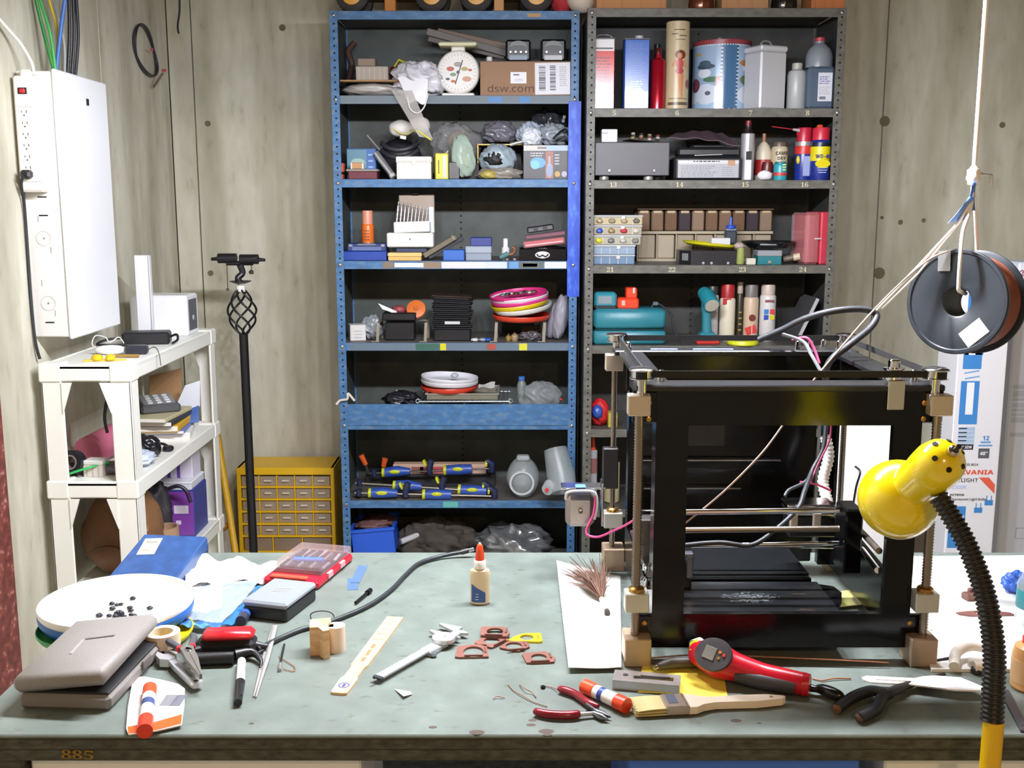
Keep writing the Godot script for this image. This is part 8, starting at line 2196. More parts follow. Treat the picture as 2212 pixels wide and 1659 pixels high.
func fill_rack_c():   # grey rack, its top and its two upper shelves
	var y0 = 2.2552
	for q in [[1362, 150, "b07a4c", "ribbed orange-brown basket at the left of the grey rack's top"], [1605, 100, "a87c54", "tan wooden box in the middle of the grey rack's top"], [1783, 72, "b06a3a", "orange-brown box at the right end of the grey rack's top"]]:
		var o = carton("wooden_box", q[2 + 1], "box", V((q[0] - 1106) * 0.00163, y0, -3.97), V(q[1] * 0.00163, 0.12, 0.14), m(q[2], 0.7))
		for i in 4: part(o, "rib", bx(V(0.006, 0.12, 0.004), 0.001), m(q[2], 0.7), at(V((i - 1.5) * q[1] * 0.00045, 0, 0.07)))
	for q in [[1517, "6a3a24", "dark copper pot between the two brown boxes on the grey rack's top"], [1697, "2a2420", "shiny black kettle left of the orange-brown box on the grey rack's top"]]:
		var o = thing("pot", q[2], "pot", V((q[0] - 1106) * 0.00163, y0, -3.96))
		part(o, "body", lt([[0, 0], [0.04, 0], [0.046, 0.02], [0.042, 0.07], [0.03, 0.1], [0, 0.11]], 24), m(q[1], 0.15, 0.4))
		part(o, "handle", tb(curve([V(-0.04, 0.07, 0), V(0, 0.15, 0), V(0.04, 0.07, 0)], 6), 0.004, 8), m("2a2018", 0.4))
	# top shelf
	var b = [V(0.3249,1.9179,-3.935), V(0.0747,0.2432,0.07)]
	var o = can("red_tin", "tall red and white rectangular tin at the left of the grey rack's top shelf", b[0], b[1], m("b01c20", 0.22))
	var im = blank(64, 200, "c4241e")
	bar(im, 0, 0, 64, 34, "d8d4d4")
	bar(im, 4, 24, 56, 5, "5a4a50")
	lines(im, 6, 52, 52, 12, 9, "5a1414", 3)
	bar(im, 0, 160, 64, 40, "e6e4e2")
	for i in 12: bar(im, 14 + i * 3, 166, 1 + i % 2, 26, "4a4a50")
	card(o, "print", b[1].x - 0.006, b[1].y - 0.008, picture(im, 0.2), at(V(0, b[1].y / 2, b[1].z / 2)))
	part(o, "strap", tb(curve([V(-0.03, b[1].y, 0), V(-0.02, b[1].y + 0.014, 0), V(0.02, b[1].y + 0.014, 0), V(0.032, b[1].y, 0)], 5), 0.002, 6), m("8a8a8a", 0.3, 0.7))
	b = [V(0.4414,1.9179,-3.945), V(0.0912,0.2431,0.07)]
	o = can("blue_tin", "tall blue rectangular tin with a white cap, next to the red tin", b[0], b[1], m("274c98", 0.25))
	im = blank(80, 200, "2f5cb0")
	lines(im, 12, 10, 60, 16, 7, "5478b4", 3)
	lines(im, 20, 120, 44, 3, 7, "a8bce0", 5)
	bar(im, 0, 150, 80, 50, "c4ccd8")
	ell(im, 44, 156, 22, 16, "d4d8e0")
	bar(im, 26, 178, 32, 20, "6a8cc8")
	card(o, "print", b[1].x - 0.008, b[1].y - 0.01, picture(im, 0.22), at(V(0, b[1].y / 2, b[1].z / 2)))
	part(o, "cap", cyl(0.015, 0.014, 0.002, 18), m("b8b8bc", 0.4), at(V(0.01, b[1].y, 0)))
	b = [V(0.5202,1.9179,-3.935), V(0.0522,0.2165,0.05)]
	o = thing("red_flask", "slim shiny red metal bottle beside the blue tin", "bottle", b[0])
	part(o, "body", lt([[0, 0], [0.024, 0], [0.0255, 0.002], [0.0255, 0.168], [0.02, 0.176], [0.012, 0.18], [0.011, 0.195], [0, 0.195]], 24), m("a81428", 0.2, 0.5))
	part(o, "cap", lt([[0.0125, 0.192], [0.0125, 0.21], [0.01, 0.214], [0, 0.214]], 18), m("4a1418", 0.3))
	o = thing("dark_bottle", "dark green bottle behind the red metal bottle", "bottle", V(0.5313, 1.9179, -4.06))
	part(o, "body", lt([[0, 0], [0.022, 0], [0.022, 0.16], [0.01, 0.2], [0.01, 0.235], [0, 0.235]], 20), m("141c18", 0.2))
	part(o, "cap", cyl(0.0115, 0.02, 0.002, 16), m("1c2a20", 0.3), at(V(0, 0.225, 0)))
	# cream tube tin
	b = [V(0.5889,1.9179,-3.95), V(0.0829,0.3024,0.08)]
	o = thing("tube_tin", "tall cream tube tin printed with a standing woman in a red outfit", "tin", b[0])
	var r: float = b[1].x / 2
	part(o, "body", lt([[0, 0], [r, 0], [r, b[1].y], [r - 0.003, b[1].y + 0.002], [0, b[1].y + 0.002]], 32), m("b8a684", 0.4))
	im = blank(130, 300, "b9a785")
	for q in [[46, 26, 40, 3], [36, 40, 26, 3], [64, 46, 30, 3], [52, 60, 36, 2]]: bar(im, q[0], q[1], q[2], q[3], "4a4034")
	ell(im, 70, 112, 20, 16, "6a3424")
	ell(im, 68, 116, 8, 10, "c48a68")
	ell(im, 68, 144, 15, 18, "b4504a")
	for i in 30: bar(im, 40 + i / 2, 150 - i, 6, 3, "c08662")
	for i in 26: bar(im, 84 + i / 4, 130 + i, 5, 3, "c08662")
	ell(im, 68, 168, 15, 12, "ac4844")
	for i in 84: bar(im, 58 + i / 5, 178 + i, maxi(6, 13 - i / 9), 2, "c68c66")
	for i in 78: bar(im, 72 + i / 14, 178 + i, maxi(5, 12 - i / 9), 2, "b87e5a")
	ell(im, 104, 212, 12, 16, "7a4a48")
	bar(im, 26, 276, 84, 10, "5a4c3c")
	bar(im, 30, 262, 76, 3, "6a5a48")
	wrap_print(o, r, 0.002, b[1].y - 0.002, im)
	# holiday tin
	b = [V(0.7663,1.9179,-4.05), V(0.2095,0.2488,0.18)]
	o = thing("holiday_tin", "large round blue tin printed with snowmen and a checkered band, with a red lid", "tin", b[0])
	r = b[1].x / 2
	part(o, "body", lt([[0, 0], [r, 0], [r, b[1].y - 0.016], [0, b[1].y - 0.016]], 40), m("5f7c9c", 0.25))
	part(o, "lid", lt([[r + 0.002, b[1].y - 0.018], [r + 0.002, b[1].y - 0.002], [r - 0.004, b[1].y], [0, b[1].y + 0.004]], 40), m("8c3c44", 0.3))
	im = blank(260, 280, "8fa6c0")
	bar(im, 0, 236, 260, 44, "9ab4d0")
	for q in [[70, 210, 38, 44], [196, 214, 34, 38], [20, 222, 22, 26], [248, 222, 18, 30]]: ell(im, q[0], q[1], q[2], q[3], "c4ccd8")
	for q in [[62, 120, 22, 20], [196, 100, 16, 16]]: ell(im, q[0], q[1], q[2], q[3], "ccd2dc")
	for q in [[66, 92, 30, 12, "3c4c5c"], [64, 80, 20, 14, "46586a"], [192, 78, 24, 14, "a06a34"], [90, 148, 30, 12, "4c7058"], [110, 160, 14, 26, "8c4438"], [196, 150, 26, 22, "5a6a50"], [206, 190, 18, 22, "a85c3c"], [28, 170, 20, 30, "6a3c48"], [76, 206, 9, 9, "5a5868"], [40, 40, 14, 6, "b8945a"]]: ell(im, q[0], q[1], q[2], q[3], q[4])
	bar(im, 118, 0, 44, 280, "43688c")
	for i in 35:
		for e in [112, 158]: bar(im, e, i * 8, 6, 4, "26303e" if i % 2 else "d4d8de")
	for i in 33:
		bar(im, i * 8, 0, 4, 5, "d4d8de")
		bar(im, i * 8, 272, 4, 8, "d4d8de" if i % 2 else "26303e")
	wrap_print(o, r, 0.002, b[1].y - 0.018, im, 0.2)
	part(o, "lid_knob", lt([[0.012, 0], [0.014, 0.012], [0.008, 0.018], [0, 0.018]], 14), m("8a8c90", 0.3, 0.5), at(V(-0.01, b[1].y + 0.002, 0)))
	# canister, bottle, jug
	b = [V(0.9027,1.9179,-3.945), V(0.1456,0.2185,0.13)]
	o = thing("white_canister", "tall square white canister with a lifting loop on its lid", "canister", b[0], 0.42)
	part(o, "body", bx(V(0.112, b[1].y - 0.02, 0.1), 0.006), m("b4b4b8", 0.35))
	part(o, "lid", bx(V(0.116, 0.02, 0.104), 0.005), m("bcbcc0", 0.35), at(V(0, b[1].y - 0.02, 0)))
	part(o, "loop", tb(curve([V(-0.026, b[1].y, 0), V(-0.014, b[1].y + 0.018, 0), V(0.014, b[1].y + 0.018, 0), V(0.026, b[1].y, 0)], 5), 0.004, 8), m("8a8484", 0.4))
	o = thing("white_bottle", "milky white bottle with a ribbed neck, between the canister and the jug", "bottle", V(1.0176,1.9179,-3.95))
	part(o, "body", lt([[0, 0], [0.032, 0], [0.034, 0.003], [0.034, 0.12], [0.03, 0.135], [0.018, 0.142], [0.018, 0.146], [0, 0.146]], 24), m("a4a8a8", 0.35))
	part(o, "neck", lt([[0.0185, 0.143], [0.0185, 0.162], [0.016, 0.164], [0, 0.164]], 20), m("a8a89e", 0.4))
	b = [V(1.0918,1.9179,-3.94), V(0.0989,0.2324,0.1)]
	o = thing("plastic_jug", "translucent plastic jug half full of dark liquid, with a red cap and a white label", "jug", b[0])
	part(o, "liquid", bx(V(b[1].x - 0.004, 0.148, 0.094), 0.01), m("4f5e70", 0.25))
	part(o, "body", lt_oval([[0.047, 0.146], [0.0475, 0.185], [0.04, 0.208], [0.022, 0.226], [0.017, 0.23], [0.017, 0.244], [0, 0.244]], 1.0, 28), m("7c848c", 0.3))
	part(o, "cap", cyl(0.0185, 0.014, 0.002, 20), m("a83a44", 0.4), at(V(0, 0.236, 0)))
	im = blank(64, 120, "cfd0da")
	lines(im, 6, 16, 50, 4, 9, "5a5f98", 3)
	lines(im, 6, 60, 50, 5, 7, "a0a2b0", 4)
	bar(im, 8, 100, 28, 12, "6a6c78")
	card(o, "label", 0.05, 0.098, picture(im, 0.5), at(V(0.012, 0.076, 0.0472)))
	o = thing("small_bottle", "small bottle with a colourful label half hidden behind the jug", "bottle", V(1.0793, 1.9179, -4.02))
	part(o, "body", cyl(0.022, 0.12, 0.004, 18), m("c8ccc8", 0.4))
	part(o, "label", cyl(0.0225, 0.07, 0.001, 18), m("5a7a58", 0.4), at(V(0, 0.015, 0)))
	# second shelf
	b = [V(0.428,1.6706,-3.99), V(0.2667,0.1332,0.2)]
	o = thing("grey_amplifier", "wide charcoal metal box on silver feet with two small knobs", "amplifier", b[0])
	part(o, "body", bx(b[1] - V(0, 0.016, 0), 0.003), m("4a4a4e", 0.45), at(V(0, 0.016, 0)))
	for q in [-0.085, 0.075]:
		part(o, "foot", cyl(0.018, 0.017, 0.003, 20), m("b0aca8", 0.3, 0.6), at(V(q - 0.012, 0, 0.07)))
		part(o, "knob", cyl(0.006, 0.005, 0.001, 14), m("8a8c92", 0.25, 0.7), at(V(q + 0.004, 0.034, b[1].z / 2), V(90, 0, 0)))
	o = carton("white_adapter", "white plug-in adapter standing on the charcoal box", "power adapter", V(0.3482,1.8049,-3.935), V(0.0561,0.0451,0.05), m("dcdce2", 0.35))
	part(o, "slot", bx(V(0.02, 0.0025, 0.001), 0.0003), m("4a4c54", 0.5), at(V(-0.016, 0.03, 0.025)))
	o = thing("circuit_board", "bare circuit board with parts on it, lying on the charcoal box", "circuit board", V(0.4825, b[0].y + b[1].y + 0.001, -3.98), 0.2)
	part(o, "board", bx(V(0.14, 0.003, 0.1), 0.0005), m("2c2a1c", 0.4), at(V(0, 0.004, 0), V(0, 0, -4)))
	for i in 12: part(o, "component", bx(V(0.012, 0.008 + 0.01 * (i % 3), 0.012), 0.001), m(["8a7a5c", "2a2a2c", "a8a49c", "6a3030"][i % 4], 0.4), at(V(-0.058 + i * 0.0105, 0.006 + 0.009 * (1.0 - i / 6.0) * 0.5 + 0.002, 0.035 - 0.03 * (i % 3))))
	b = [V(0.7003,1.6706,-3.955), V(0.2425,0.0832,0.13)]
	o = thing("power_supply", "black power supply with a silver printed label and rounded corners", "power supply", b[0])
	part(o, "body", bx(b[1], 0.008), m("1b1c20", 0.4))
	im = blank(200, 70, "a4a6ac")
	bar(im, 0, 0, 200, 14, "c4c6ca")
	lines(im, 50, 3, 96, 1, 10, "2c2e34", 2)
	bar(im, 164, 0, 24, 22, "b08a6c")
	lines(im, 10, 22, 130, 6, 8, "7a7c84", 5)
	lines(im, 146, 28, 44, 5, 8, "8a8c92", 7)
	card(o, "label", b[1].x - 0.026, b[1].y - 0.022, picture(im, 0.3), at(V(0, b[1].y / 2 - 0.002, b[1].z / 2)))
	o = thing("black_handset", "long black tool with a bright edge lying on the power supply", "tool", V(0.7022, b[0].y + b[1].y, -3.95))
	part(o, "body", bx(V(0.22, 0.032, 0.09), 0.008), m("1c1d22", 0.35))
	part(o, "bright_edge", bx(V(0.1, 0.004, 0.002), 0.001), m("b8b8bc", 0.25, 0.6), at(V(0.0, 0.004, 0.0455), V(0, 0, 2)))
	part(o, "ridge", bx(V(0.12, 0.012, 0.06), 0.004), m("141418", 0.3), at(V(0.005, 0.031, 0)))
	one("purple_mat", "mottled purple mat draped over the long black tool", "mat", lay([V(0.5576,1.8185,-3.95), V(0.8216,1.7881,-3.93), V(0.7862,1.8441,-4.1), V(0.6044,1.8407,-4.1)], func(u, v): return 0.012 * sin(u * PI) + 0.003 * sin(u * 20), 16, 10, 0.003), m("5a4650", 0.7))
	o = thing("sealant_tube", "tall silver cartridge with a dark red tip and a white label strip", "cartridge", V(0.8455,1.6706,-3.925))
	part(o, "body", cyl(0.0245, 0.165, 0.002, 24), m("b0b0b6", 0.25, 0.5))
	part(o, "black_label", bx(V(0.02, 0.03, 0.002), 0.0005), m("1c1a20", 0.4), at(V(0.0, 0.072, 0.0245)))
	part(o, "white_label", bx(V(0.02, 0.07, 0.002), 0.0005), m("dcd6dc", 0.4), at(V(0.0, 0.002, 0.0245)))
	part(o, "collar", lt([[0.022, 0.165], [0.012, 0.185], [0.012, 0.192], [0, 0.192]], 20), m("1c1414", 0.4))
	part(o, "tip", cyl(0.012, 0.022, 0.003, 18), m("5f1418", 0.4), at(V(0, 0.19, 0)))
	o = thing("glue_jug", "off-white bottle with a long neck and red label behind the dark red lid", "bottle", V(0.9231,1.6706,-4.01))
	part(o, "body", lt([[0, 0], [0.03, 0], [0.03, 0.1], [0.022, 0.125], [0.009, 0.14], [0, 0.14]], 22), m("cfc4ae", 0.4))
	part(o, "tip", lt([[0.009, 0.138], [0.007, 0.17], [0, 0.172]], 14), m("8a6040", 0.4))
	part(o, "label", lt([[0.0303, 0.02], [0.0306, 0.021], [0.0306, 0.075], [0.0303, 0.076]], 22), m("a8282a", 0.4))
	o = thing("red_lid_jar", "dark red dome lid on a white jar in front of the off-white bottle", "jar", V(0.924,1.6706,-3.945))
	part(o, "jar", cyl(0.02, 0.03, 0.003, 20), m("d8d6de", 0.4))
	part(o, "lid", lt([[0.021, 0.028], [0.0215, 0.05], [0.018, 0.066], [0, 0.07]], 20), m("5a1c1c", 0.35))
	one("white_stopper", "white round stopper lying at the front, left of the teal can", "cap", bl(V(0.05, 0.034, 0.035), 0.15, 4, 12), m("e0dee4", 0.4), V(0.9056,1.6706,-3.9025))
	b = [V(0.9769,1.6706,-3.99), V(0.0603,0.1386,0.06)]
	o = spray("spray_can", "cream spray can lettered CAMP DRY", "spray can", b[0], b[1], m("b8ac90", 0.35), m("5a4c40", 0.4), [[0.0, 0.04, m("8a8a88", 0.3, 0.6)]], "", 0.08)
	text(o, "CAMP", 0.012, m("2a2620", 0.5), at(V(0, 0.098, b[1].x / 2 + 0.0008)), bold, 0.95)
	text(o, "DRY", 0.012, m("2a2620", 0.5), at(V(0, 0.08, b[1].x / 2 + 0.0008)), bold, 0.95)
	b = [V(0.9634,1.6706,-3.915), V(0.0479,0.0655,0.05)]
	o = spray("teal_can", "short teal can with a red band standing before the CAMP DRY can", "can", b[0], b[1], m("2a8f9c", 0.35), m("1c6f7c", 0.4), [[0.26, 0.44, m("b83a34", 0.4)]], "", 0.05)
	for i in 3: part(o, "print", bx(V(0.012, 0.005, 0.001), 0.0003), m("b8c878", 0.5), at(V(0.008, 0.034 + i * 0.009, b[1].x / 2)))
	# two blue and yellow cans
	b = [V(1.057,1.6706,-3.96), V(0.0631,0.1872,0.06)]
	o = spray("spray_can", "blue spray can with a red straw cap, left of the WD-40 can", "spray can", b[0], b[1], m("1c2f80", 0.3), m("b02238", 0.35), [[0.66, 0.86, m("c02a28", 0.35)], [0.86, 0.97, m("a8a8a8", 0.3, 0.6)]], "", 0.24)
	part(o, "nozzle_head", bl(V(0.046, 0.04, 0.04), 0.08, 3, 14, 1.0, false), m("b02238", 0.35), at(V(-0.006, b[1].y - 0.04, 0)))
	part(o, "straw", tb([V(-0.03, b[1].y - 0.008, 0.01), V(-0.122, b[1].y + 0.004, 0.012)], 0.0018, 6), m("b82838", 0.4))
	part(o, "straw_tip", tb([V(-0.022, b[1].y - 0.01, 0.01), V(-0.046, b[1].y - 0.006, 0.011)], [0.007, 0.004], 8), m("a8a0a0", 0.4))
	part(o, "label", bx(V(0.026, 0.07, 0.001), 0.0003), m("8f9cc8", 0.4), at(V(0.004, 0.016, b[1].x / 2)))
	part(o, "yellow_badge", bl(V(0.018, 0.034, 0.014), 0.05, 3, 8, 1.0, false), m("c8b81c", 0.4), at(V(-0.022, 0.056, 0.018)))
	b = [V(1.1062,1.6706,-3.92), V(0.0706,0.1845,0.06)]
	o = spray("spray_can", "blue and yellow spray can lettered WD-40, with a red cap", "spray can", b[0], b[1], m("1a2c7c", 0.3), m("c0283c", 0.35), [[0.46, 0.8, m("d4c414", 0.35)], [0.8, 0.9, m("2a3040", 0.3, 0.5)]], "", 0.2)
	part(o, "yellow_shield", lt([[0.018, 0], [0.018, 0.0012], [0, 0.0012]], 24), m("d4c414", 0.35), at(V(0, 0.058, b[1].x / 2 - 0.0006), V(90, 0, 0)).scaled_local(V(1.5, 1, 0.8)))
	text(o, "WD-40", 0.0135, m("1a2a70", 0.4), at(V(0, 0.084, b[1].x / 2 + 0.0012)), bold, 0.95)
	for i in 3: part(o, "print", bx(V(0.04 - 0.006 * i, 0.003, 0.001), 0.0003), m("a8b0d0", 0.5), at(V(0, 0.042 - i * 0.008, b[1].x / 2)))
	part(o, "second_cap", bx(V(0.02, 0.014, 0.02), 0.004), m("c84a20", 0.4), at(V(-0.004, b[1].y - 0.002, -0.01)))

func fill_rack_d():   # grey rack, third shelf and below
	var y3 = 1.3699
	var b
	var o
	var k = 0
	for q in [[555, 515, "6f86a0", 1375], [536, 516, "8a9cb0", 1376], [516, 497, "a8a494", 1388], [497, 477, "a89e8c", 1390], [477, 456, "b4a98c", 1391]]:
		b = [V(0.3719,1.3699,-3.965), V(0.1575,0.091,0.13)]
		var yy: float = y3 + k * 0.0355
		var ww: float = (q[3] - 1281) * 0.00164
		o = thing("organizer_box", ["lowest bluish compartment box of the stack on the grey rack", "second bluish compartment box from the bottom of the stack", "clear compartment box just above the bluish ones, with a yellow reel", "clear compartment box with a red and a blue part, second from the top", "topmost clear compartment box of the stack, with beige parts"][k], "organizer", V(0.293 + ww / 2, yy, -3.97), 0, "stacked compartment boxes")
		part(o, "body", bx(V(ww - 0.004, 0.029, 0.13), 0.003), m(q[2], 0.2))
		part(o, "lid", bx(V(ww, 0.0065, 0.134), 0.002), m("b8bcc0", 0.2), at(V(0, 0.0285, 0)))
		for i in 4: part(o, "divider", bx(V(0.002, 0.025, 0.001), 0.0003), m("c4c8cc", 0.3), at(V(-ww * 0.3 + i * ww * 0.2, 0.002, 0.0652)))
		if k > 1:
			for i in 4: part(o, "content", bl(V(0.022, 0.018, 0.012), 0.4, i + k, 8), m([["c8c220", "6a6a68", "a8a49c", "7a7874"], ["2f4ea8", "8a7a50", "a83038", "c0bcb0"], ["9a8a68", "8f8468", "a08f70", "6a6458"]][k - 2][i], 0.4), at(V(-0.066 + i * 0.044, 0.005, 0.066)))
		part(o, "clasp", bx(V(0.014, 0.012, 0.004), 0.001), m("c8c8c4", 0.3), at(V(ww * 0.1, 0.02, 0.067)))
		k += 1
	# drawer unit
	var a = V(0.4763,1.3931,-4.1)
	var c = V(0.9933,1.3931,-4.1)
	o = thing("drawer_unit", "beige unit of see-through brown tip-out bins at the rear of the grey rack's third shelf", "drawer unit", V((a.x + c.x) / 2, y3, -4.16))
	var w = c.x - a.x
	var bg = m("a89e88", 0.45)
	part(o, "back", bx(V(w, 0.198, 0.01), 0.001), m("5c4c3e", 0.5), at(V(0, 0, -0.05)))
	for q in [0.0, 0.104]: part(o, "rail", bx(V(w, 0.011, 0.11), 0.002), bg, at(V(0, q, 0)))
	part(o, "top", bx(V(w, 0.003, 0.1), 0.001), m("7a6450", 0.5), at(V(0, 0.196, 0)))
	for i in 10:
		var bw = w / 10
		part(o, "bin", bx(V(bw - 0.006, 0.076, 0.08), 0.004), m(["6f5644", "76604e", "6a5240", "3c343c", "84705f"][i % 5], 0.2), at(V(-w / 2 + bw * (i + 0.5), 0.116, 0.004)))
		part(o, "bin_lip", bx(V(bw * 0.6, 0.01, 0.004), 0.001), m("b09a7c", 0.4), at(V(-w / 2 + bw * (i + 0.5), 0.182, 0.044)))
	for i in 7:
		var bw = w / 7
		part(o, "large_bin", bx(V(bw - 0.008, 0.09, 0.08), 0.004), m(["a39784", "a89c88", "9c8f7c"][i % 3], 0.3), at(V(-w / 2 + bw * (i + 0.5), 0.0115, 0.004)))
		part(o, "divider", bx(V(0.005, 0.092, 0.1), 0.001), bg, at(V(-w / 2 + bw * i + 0.002, 0.011, 0.004)))
	# things before the unit
	b = [V(0.723,1.3699,-3.96), V(0.2276,0.0532,0.14)]
	o = thing("black_drive", "black case with chamfered corners at the front of the grey rack's third shelf", "case", b[0])
	part(o, "body", pr([W(-0.11, -0.06), W(0.1, -0.06), W(0.11, 0.0), W(0.11, 0.05), W(0.09, 0.065), W(-0.075, 0.065), W(-0.11, 0.02)], 0.05), m("1b1c20", 0.35))
	part(o, "grey_patch", bx(V(0.03, 0.026, 0.002), 0.0005), m("7a7c7a", 0.4), at(V(-0.0925, 0.014, 0.0425), V(0, -52, 0)))
	for q in [-0.03, 0.0, 0.06]: part(o, "fixing", cyl(0.005, 0.003, 0.001, 10), m("b8c0d0", 0.3, 0.4), at(V(q, 0.006, 0.065), V(90, 0, 0)))
	o = thing("yellow_ring", "yellow round tray lying tilted on the black chamfered case", "tray", V(0.7333, b[0].y + 0.062, -3.98))
	o.rotation.z = -0.09
	part(o, "tray", lt([[0, 0], [0.085, 0], [0.1, 0.006], [0.104, 0.014], [0.101, 0.015], [0.09, 0.007], [0, 0.004]], 40), m("c4bc1c", 0.4))
	o = carton("white_carton", "flat white carton on the yellow tray", "box", V(0.7582, b[0].y + 0.069, -3.945), V(0.07, 0.026, 0.05), m("d0d0d2", 0.4), null, 0.1)
	o = thing("glue_bottle", "dark bottle with a long blue nozzle behind the flat white carton", "bottle", V(0.814, b[0].y + 0.07, -4.02))
	part(o, "body", bx(V(0.044, 0.05, 0.03), 0.006), m("343c48", 0.35))
	part(o, "shoulder", bx(V(0.04, 0.008, 0.028), 0.003), m("7c8698", 0.35), at(V(0, 0.049, 0)))
	part(o, "collar", cyl(0.018, 0.013, 0.002, 18), m("2448b0", 0.35), at(V(0, 0.056, 0)))
	part(o, "nozzle", lt([[0.006, 0.068], [0.0045, 0.095], [0.003, 0.1], [0, 0.1]], 12), m("2a52c0", 0.35))
	o = thing("green_tube", "small tube of yellow-green paint standing in front of the black case", "tube", V(0.8273,1.3699,-3.895))
	part(o, "body", lt([[0, 0], [0.013, 0.002], [0.0145, 0.012], [0.013, 0.06], [0.006, 0.068], [0, 0.068]], 16), m("8a9450", 0.35))
	part(o, "cap", bl(V(0.036, 0.024, 0.03), 0.2, 3, 10), m("a89890", 0.4), at(V(-0.006, 0.056, 0)))
	carton("white_carton", "tiny white carton lying between the green tube and the teal box", "box", V(0.8653,1.3699,-3.9), V(0.0335,0.0235,0.03), m("c8c2b4", 0.5))
	o = carton("teal_box", "teal box with a grey lid and a silver lock on the grey rack's third shelf", "box", V(0.9319,1.3699,-3.925), V(0.0886,0.0518,0.08), m("1f6f78", 0.4), m("8a8f94", 0.4), 0, "", 0.42)
	part(o, "lock", bx(V(0.012, 0.012, 0.006), 0.002), m("b8b4a8", 0.3, 0.6), at(V(0.0, 0.004, 0.041)))
	o = thing("round_tray", "shallow round black tray with a silver badge, resting on the teal box", "tray", V(0.9432, y3 + 0.058, -3.97))
	part(o, "tray", lt([[0, 0], [0.07, 0], [0.095, 0.018], [0.097, 0.025], [0.09, 0.024], [0.068, 0.006], [0, 0.005]], 40), m("14151a", 0.25))
	part(o, "badge", bx(V(0.06, 0.006, 0.004), 0.002), m("b8bcc4", 0.3, 0.5), at(V(-0.02, 0.012, 0.09)))
	o = thing("wooden_peg", "cream wooden peg lying beside the teal box", "peg")
	part(o, "peg", tb([V(0.9941,1.3873,-3.94), V(1.0319,1.3945,-3.93)], 0.011, 12), m("6a5c50", 0.5))
	part(o, "end", tb([V(1.0285,1.3945,-3.93), V(1.0507,1.3981,-3.925)], 0.0135, 14), m("c4b498", 0.4))
	b = [V(1.0926,1.3699,-3.96), V(0.1101,0.1886,0.12)]
	o = thing("red_holder", "upright red plastic holder with clear front, leaning at the right post", "holder", b[0], 0.25)
	part(o, "back", bx(V(0.03, b[1].y, 0.12), 0.004), m("c84050", 0.35), at(V(0.026, 0, 0)))
	part(o, "body", bx(V(0.05, b[1].y - 0.006, 0.11), 0.008), m("a82030", 0.25), at(V(-0.014, 0.001, 0)))
	part(o, "cover", bx(V(0.06, b[1].y - 0.002, 0.116), 0.01), clear("f0d0d4", 0.18, 0.08), at(V(-0.02, 0, 0.002)))
	part(o, "clasp", bx(V(0.03, 0.006, 0.004), 0.002), m("dcc0c4", 0.3), at(V(0.0, 0.09, 0.061)))
	# fourth shelf
	var y4 = 1.0781
	b = [V(0.4296,1.0781,-3.96), V(0.2662,0.1314,0.16)]
	o = thing("teal_tool_case", "teal plastic power-tool case lying flat, with a battery charger on it", "case", b[0])
	var teal = m("2a7684", 0.4)
	part(o, "base", bx(V(b[1].x, 0.055, b[1].z), 0.01, true), teal)
	part(o, "lid", bx(V(b[1].x, b[1].y - 0.056, b[1].z), 0.014, true), teal, at(V(0, 0.056, 0)))
	part(o, "seam", bx(V(b[1].x - 0.01, 0.003, b[1].z - 0.006), 0.001), m("123a42", 0.5), at(V(0, 0.0545, 0.002)))
	b = [V(0.3418,1.2075,-3.935), V(0.0827,0.0609,0.07)]
	o = thing("battery_charger", "teal battery charger with a grey plate on the teal case", "charger", b[0])
	part(o, "body", bx(b[1], 0.008), m("2d7f8e", 0.35))
	part(o, "foot", bx(V(b[1].x - 0.004, 0.016, b[1].z), 0.003), m("14181a", 0.5), at(V(0, 0, 0.001)))
	part(o, "plate", bx(V(0.05, 0.028, 0.001), 0.0003), m("7c8a90", 0.4), at(V(-0.002, 0.02, b[1].z / 2)))
	b = [V(0.425,1.2075,-3.93), V(0.0776,0.0778,0.06)]
	o = thing("orange_charger", "red-orange L-shaped charger beside the teal one", "charger", b[0])
	part(o, "base", bx(V(b[1].x, b[1].y * 0.52, 0.06), 0.006), m("d83c1c", 0.4))
	part(o, "tower", bx(V(b[1].x * 0.52, b[1].y * 0.5, 0.05), 0.004), m("d83c1c", 0.4), at(V(0.012, b[1].y * 0.5, 0)))
	part(o, "window", bx(V(0.012, 0.018, 0.001), 0.0003), m("b8a89c", 0.4), at(V(-0.018, 0.014, 0.03)))
	part(o, "plate", bx(V(0.008, 0.02, 0.001), 0.0003), m("b8b8b8", 0.4), at(V(0.02, 0.058, 0.025)))
	o = thing("charger_lead", "grey lead with a plug hanging off the right end of the teal case", "cable", Vector3())
	part(o, "lead", tb(curve([V(0.5125,1.2026,-3.95), V(0.5291,1.225,-3.95), V(0.5585,1.2129,-3.95), V(0.5901,1.182,-3.95), V(0.6019,1.1216,-3.95), V(0.6358,1.0783,-3.95)], 6), 0.004, 8), m("2a2e36", 0.5))
	part(o, "plug", bx(V(0.02, 0.014, 0.016), 0.003), m("5c6670", 0.4), at(V(0.531,1.2164,-3.95)))
	# torch
	o = thing("cordless_torch", "teal cordless work torch standing on its red base, head tilted forward", "torch", V(0.7213, y4, -3.93))
	part(o, "base", bx(V(0.085, 0.012, 0.07), 0.004), m("b83028", 0.4))
	part(o, "battery", bx(V(0.062, 0.03, 0.06), 0.008), teal, at(V(0, 0.012, 0)))
	part(o, "handle", tb([V(-0.002, 0.04, 0), V(-0.004, 0.1, 0), V(-0.006, 0.15, 0)], [0.019, 0.017, 0.02], 16), teal)
	part(o, "head", tb([V(-0.012, 0.185, -0.03), V(-0.004, 0.175, 0.0), V(0.006, 0.145, 0.045)], [0.024, 0.029, 0.03], 20), m("26808e", 0.35))
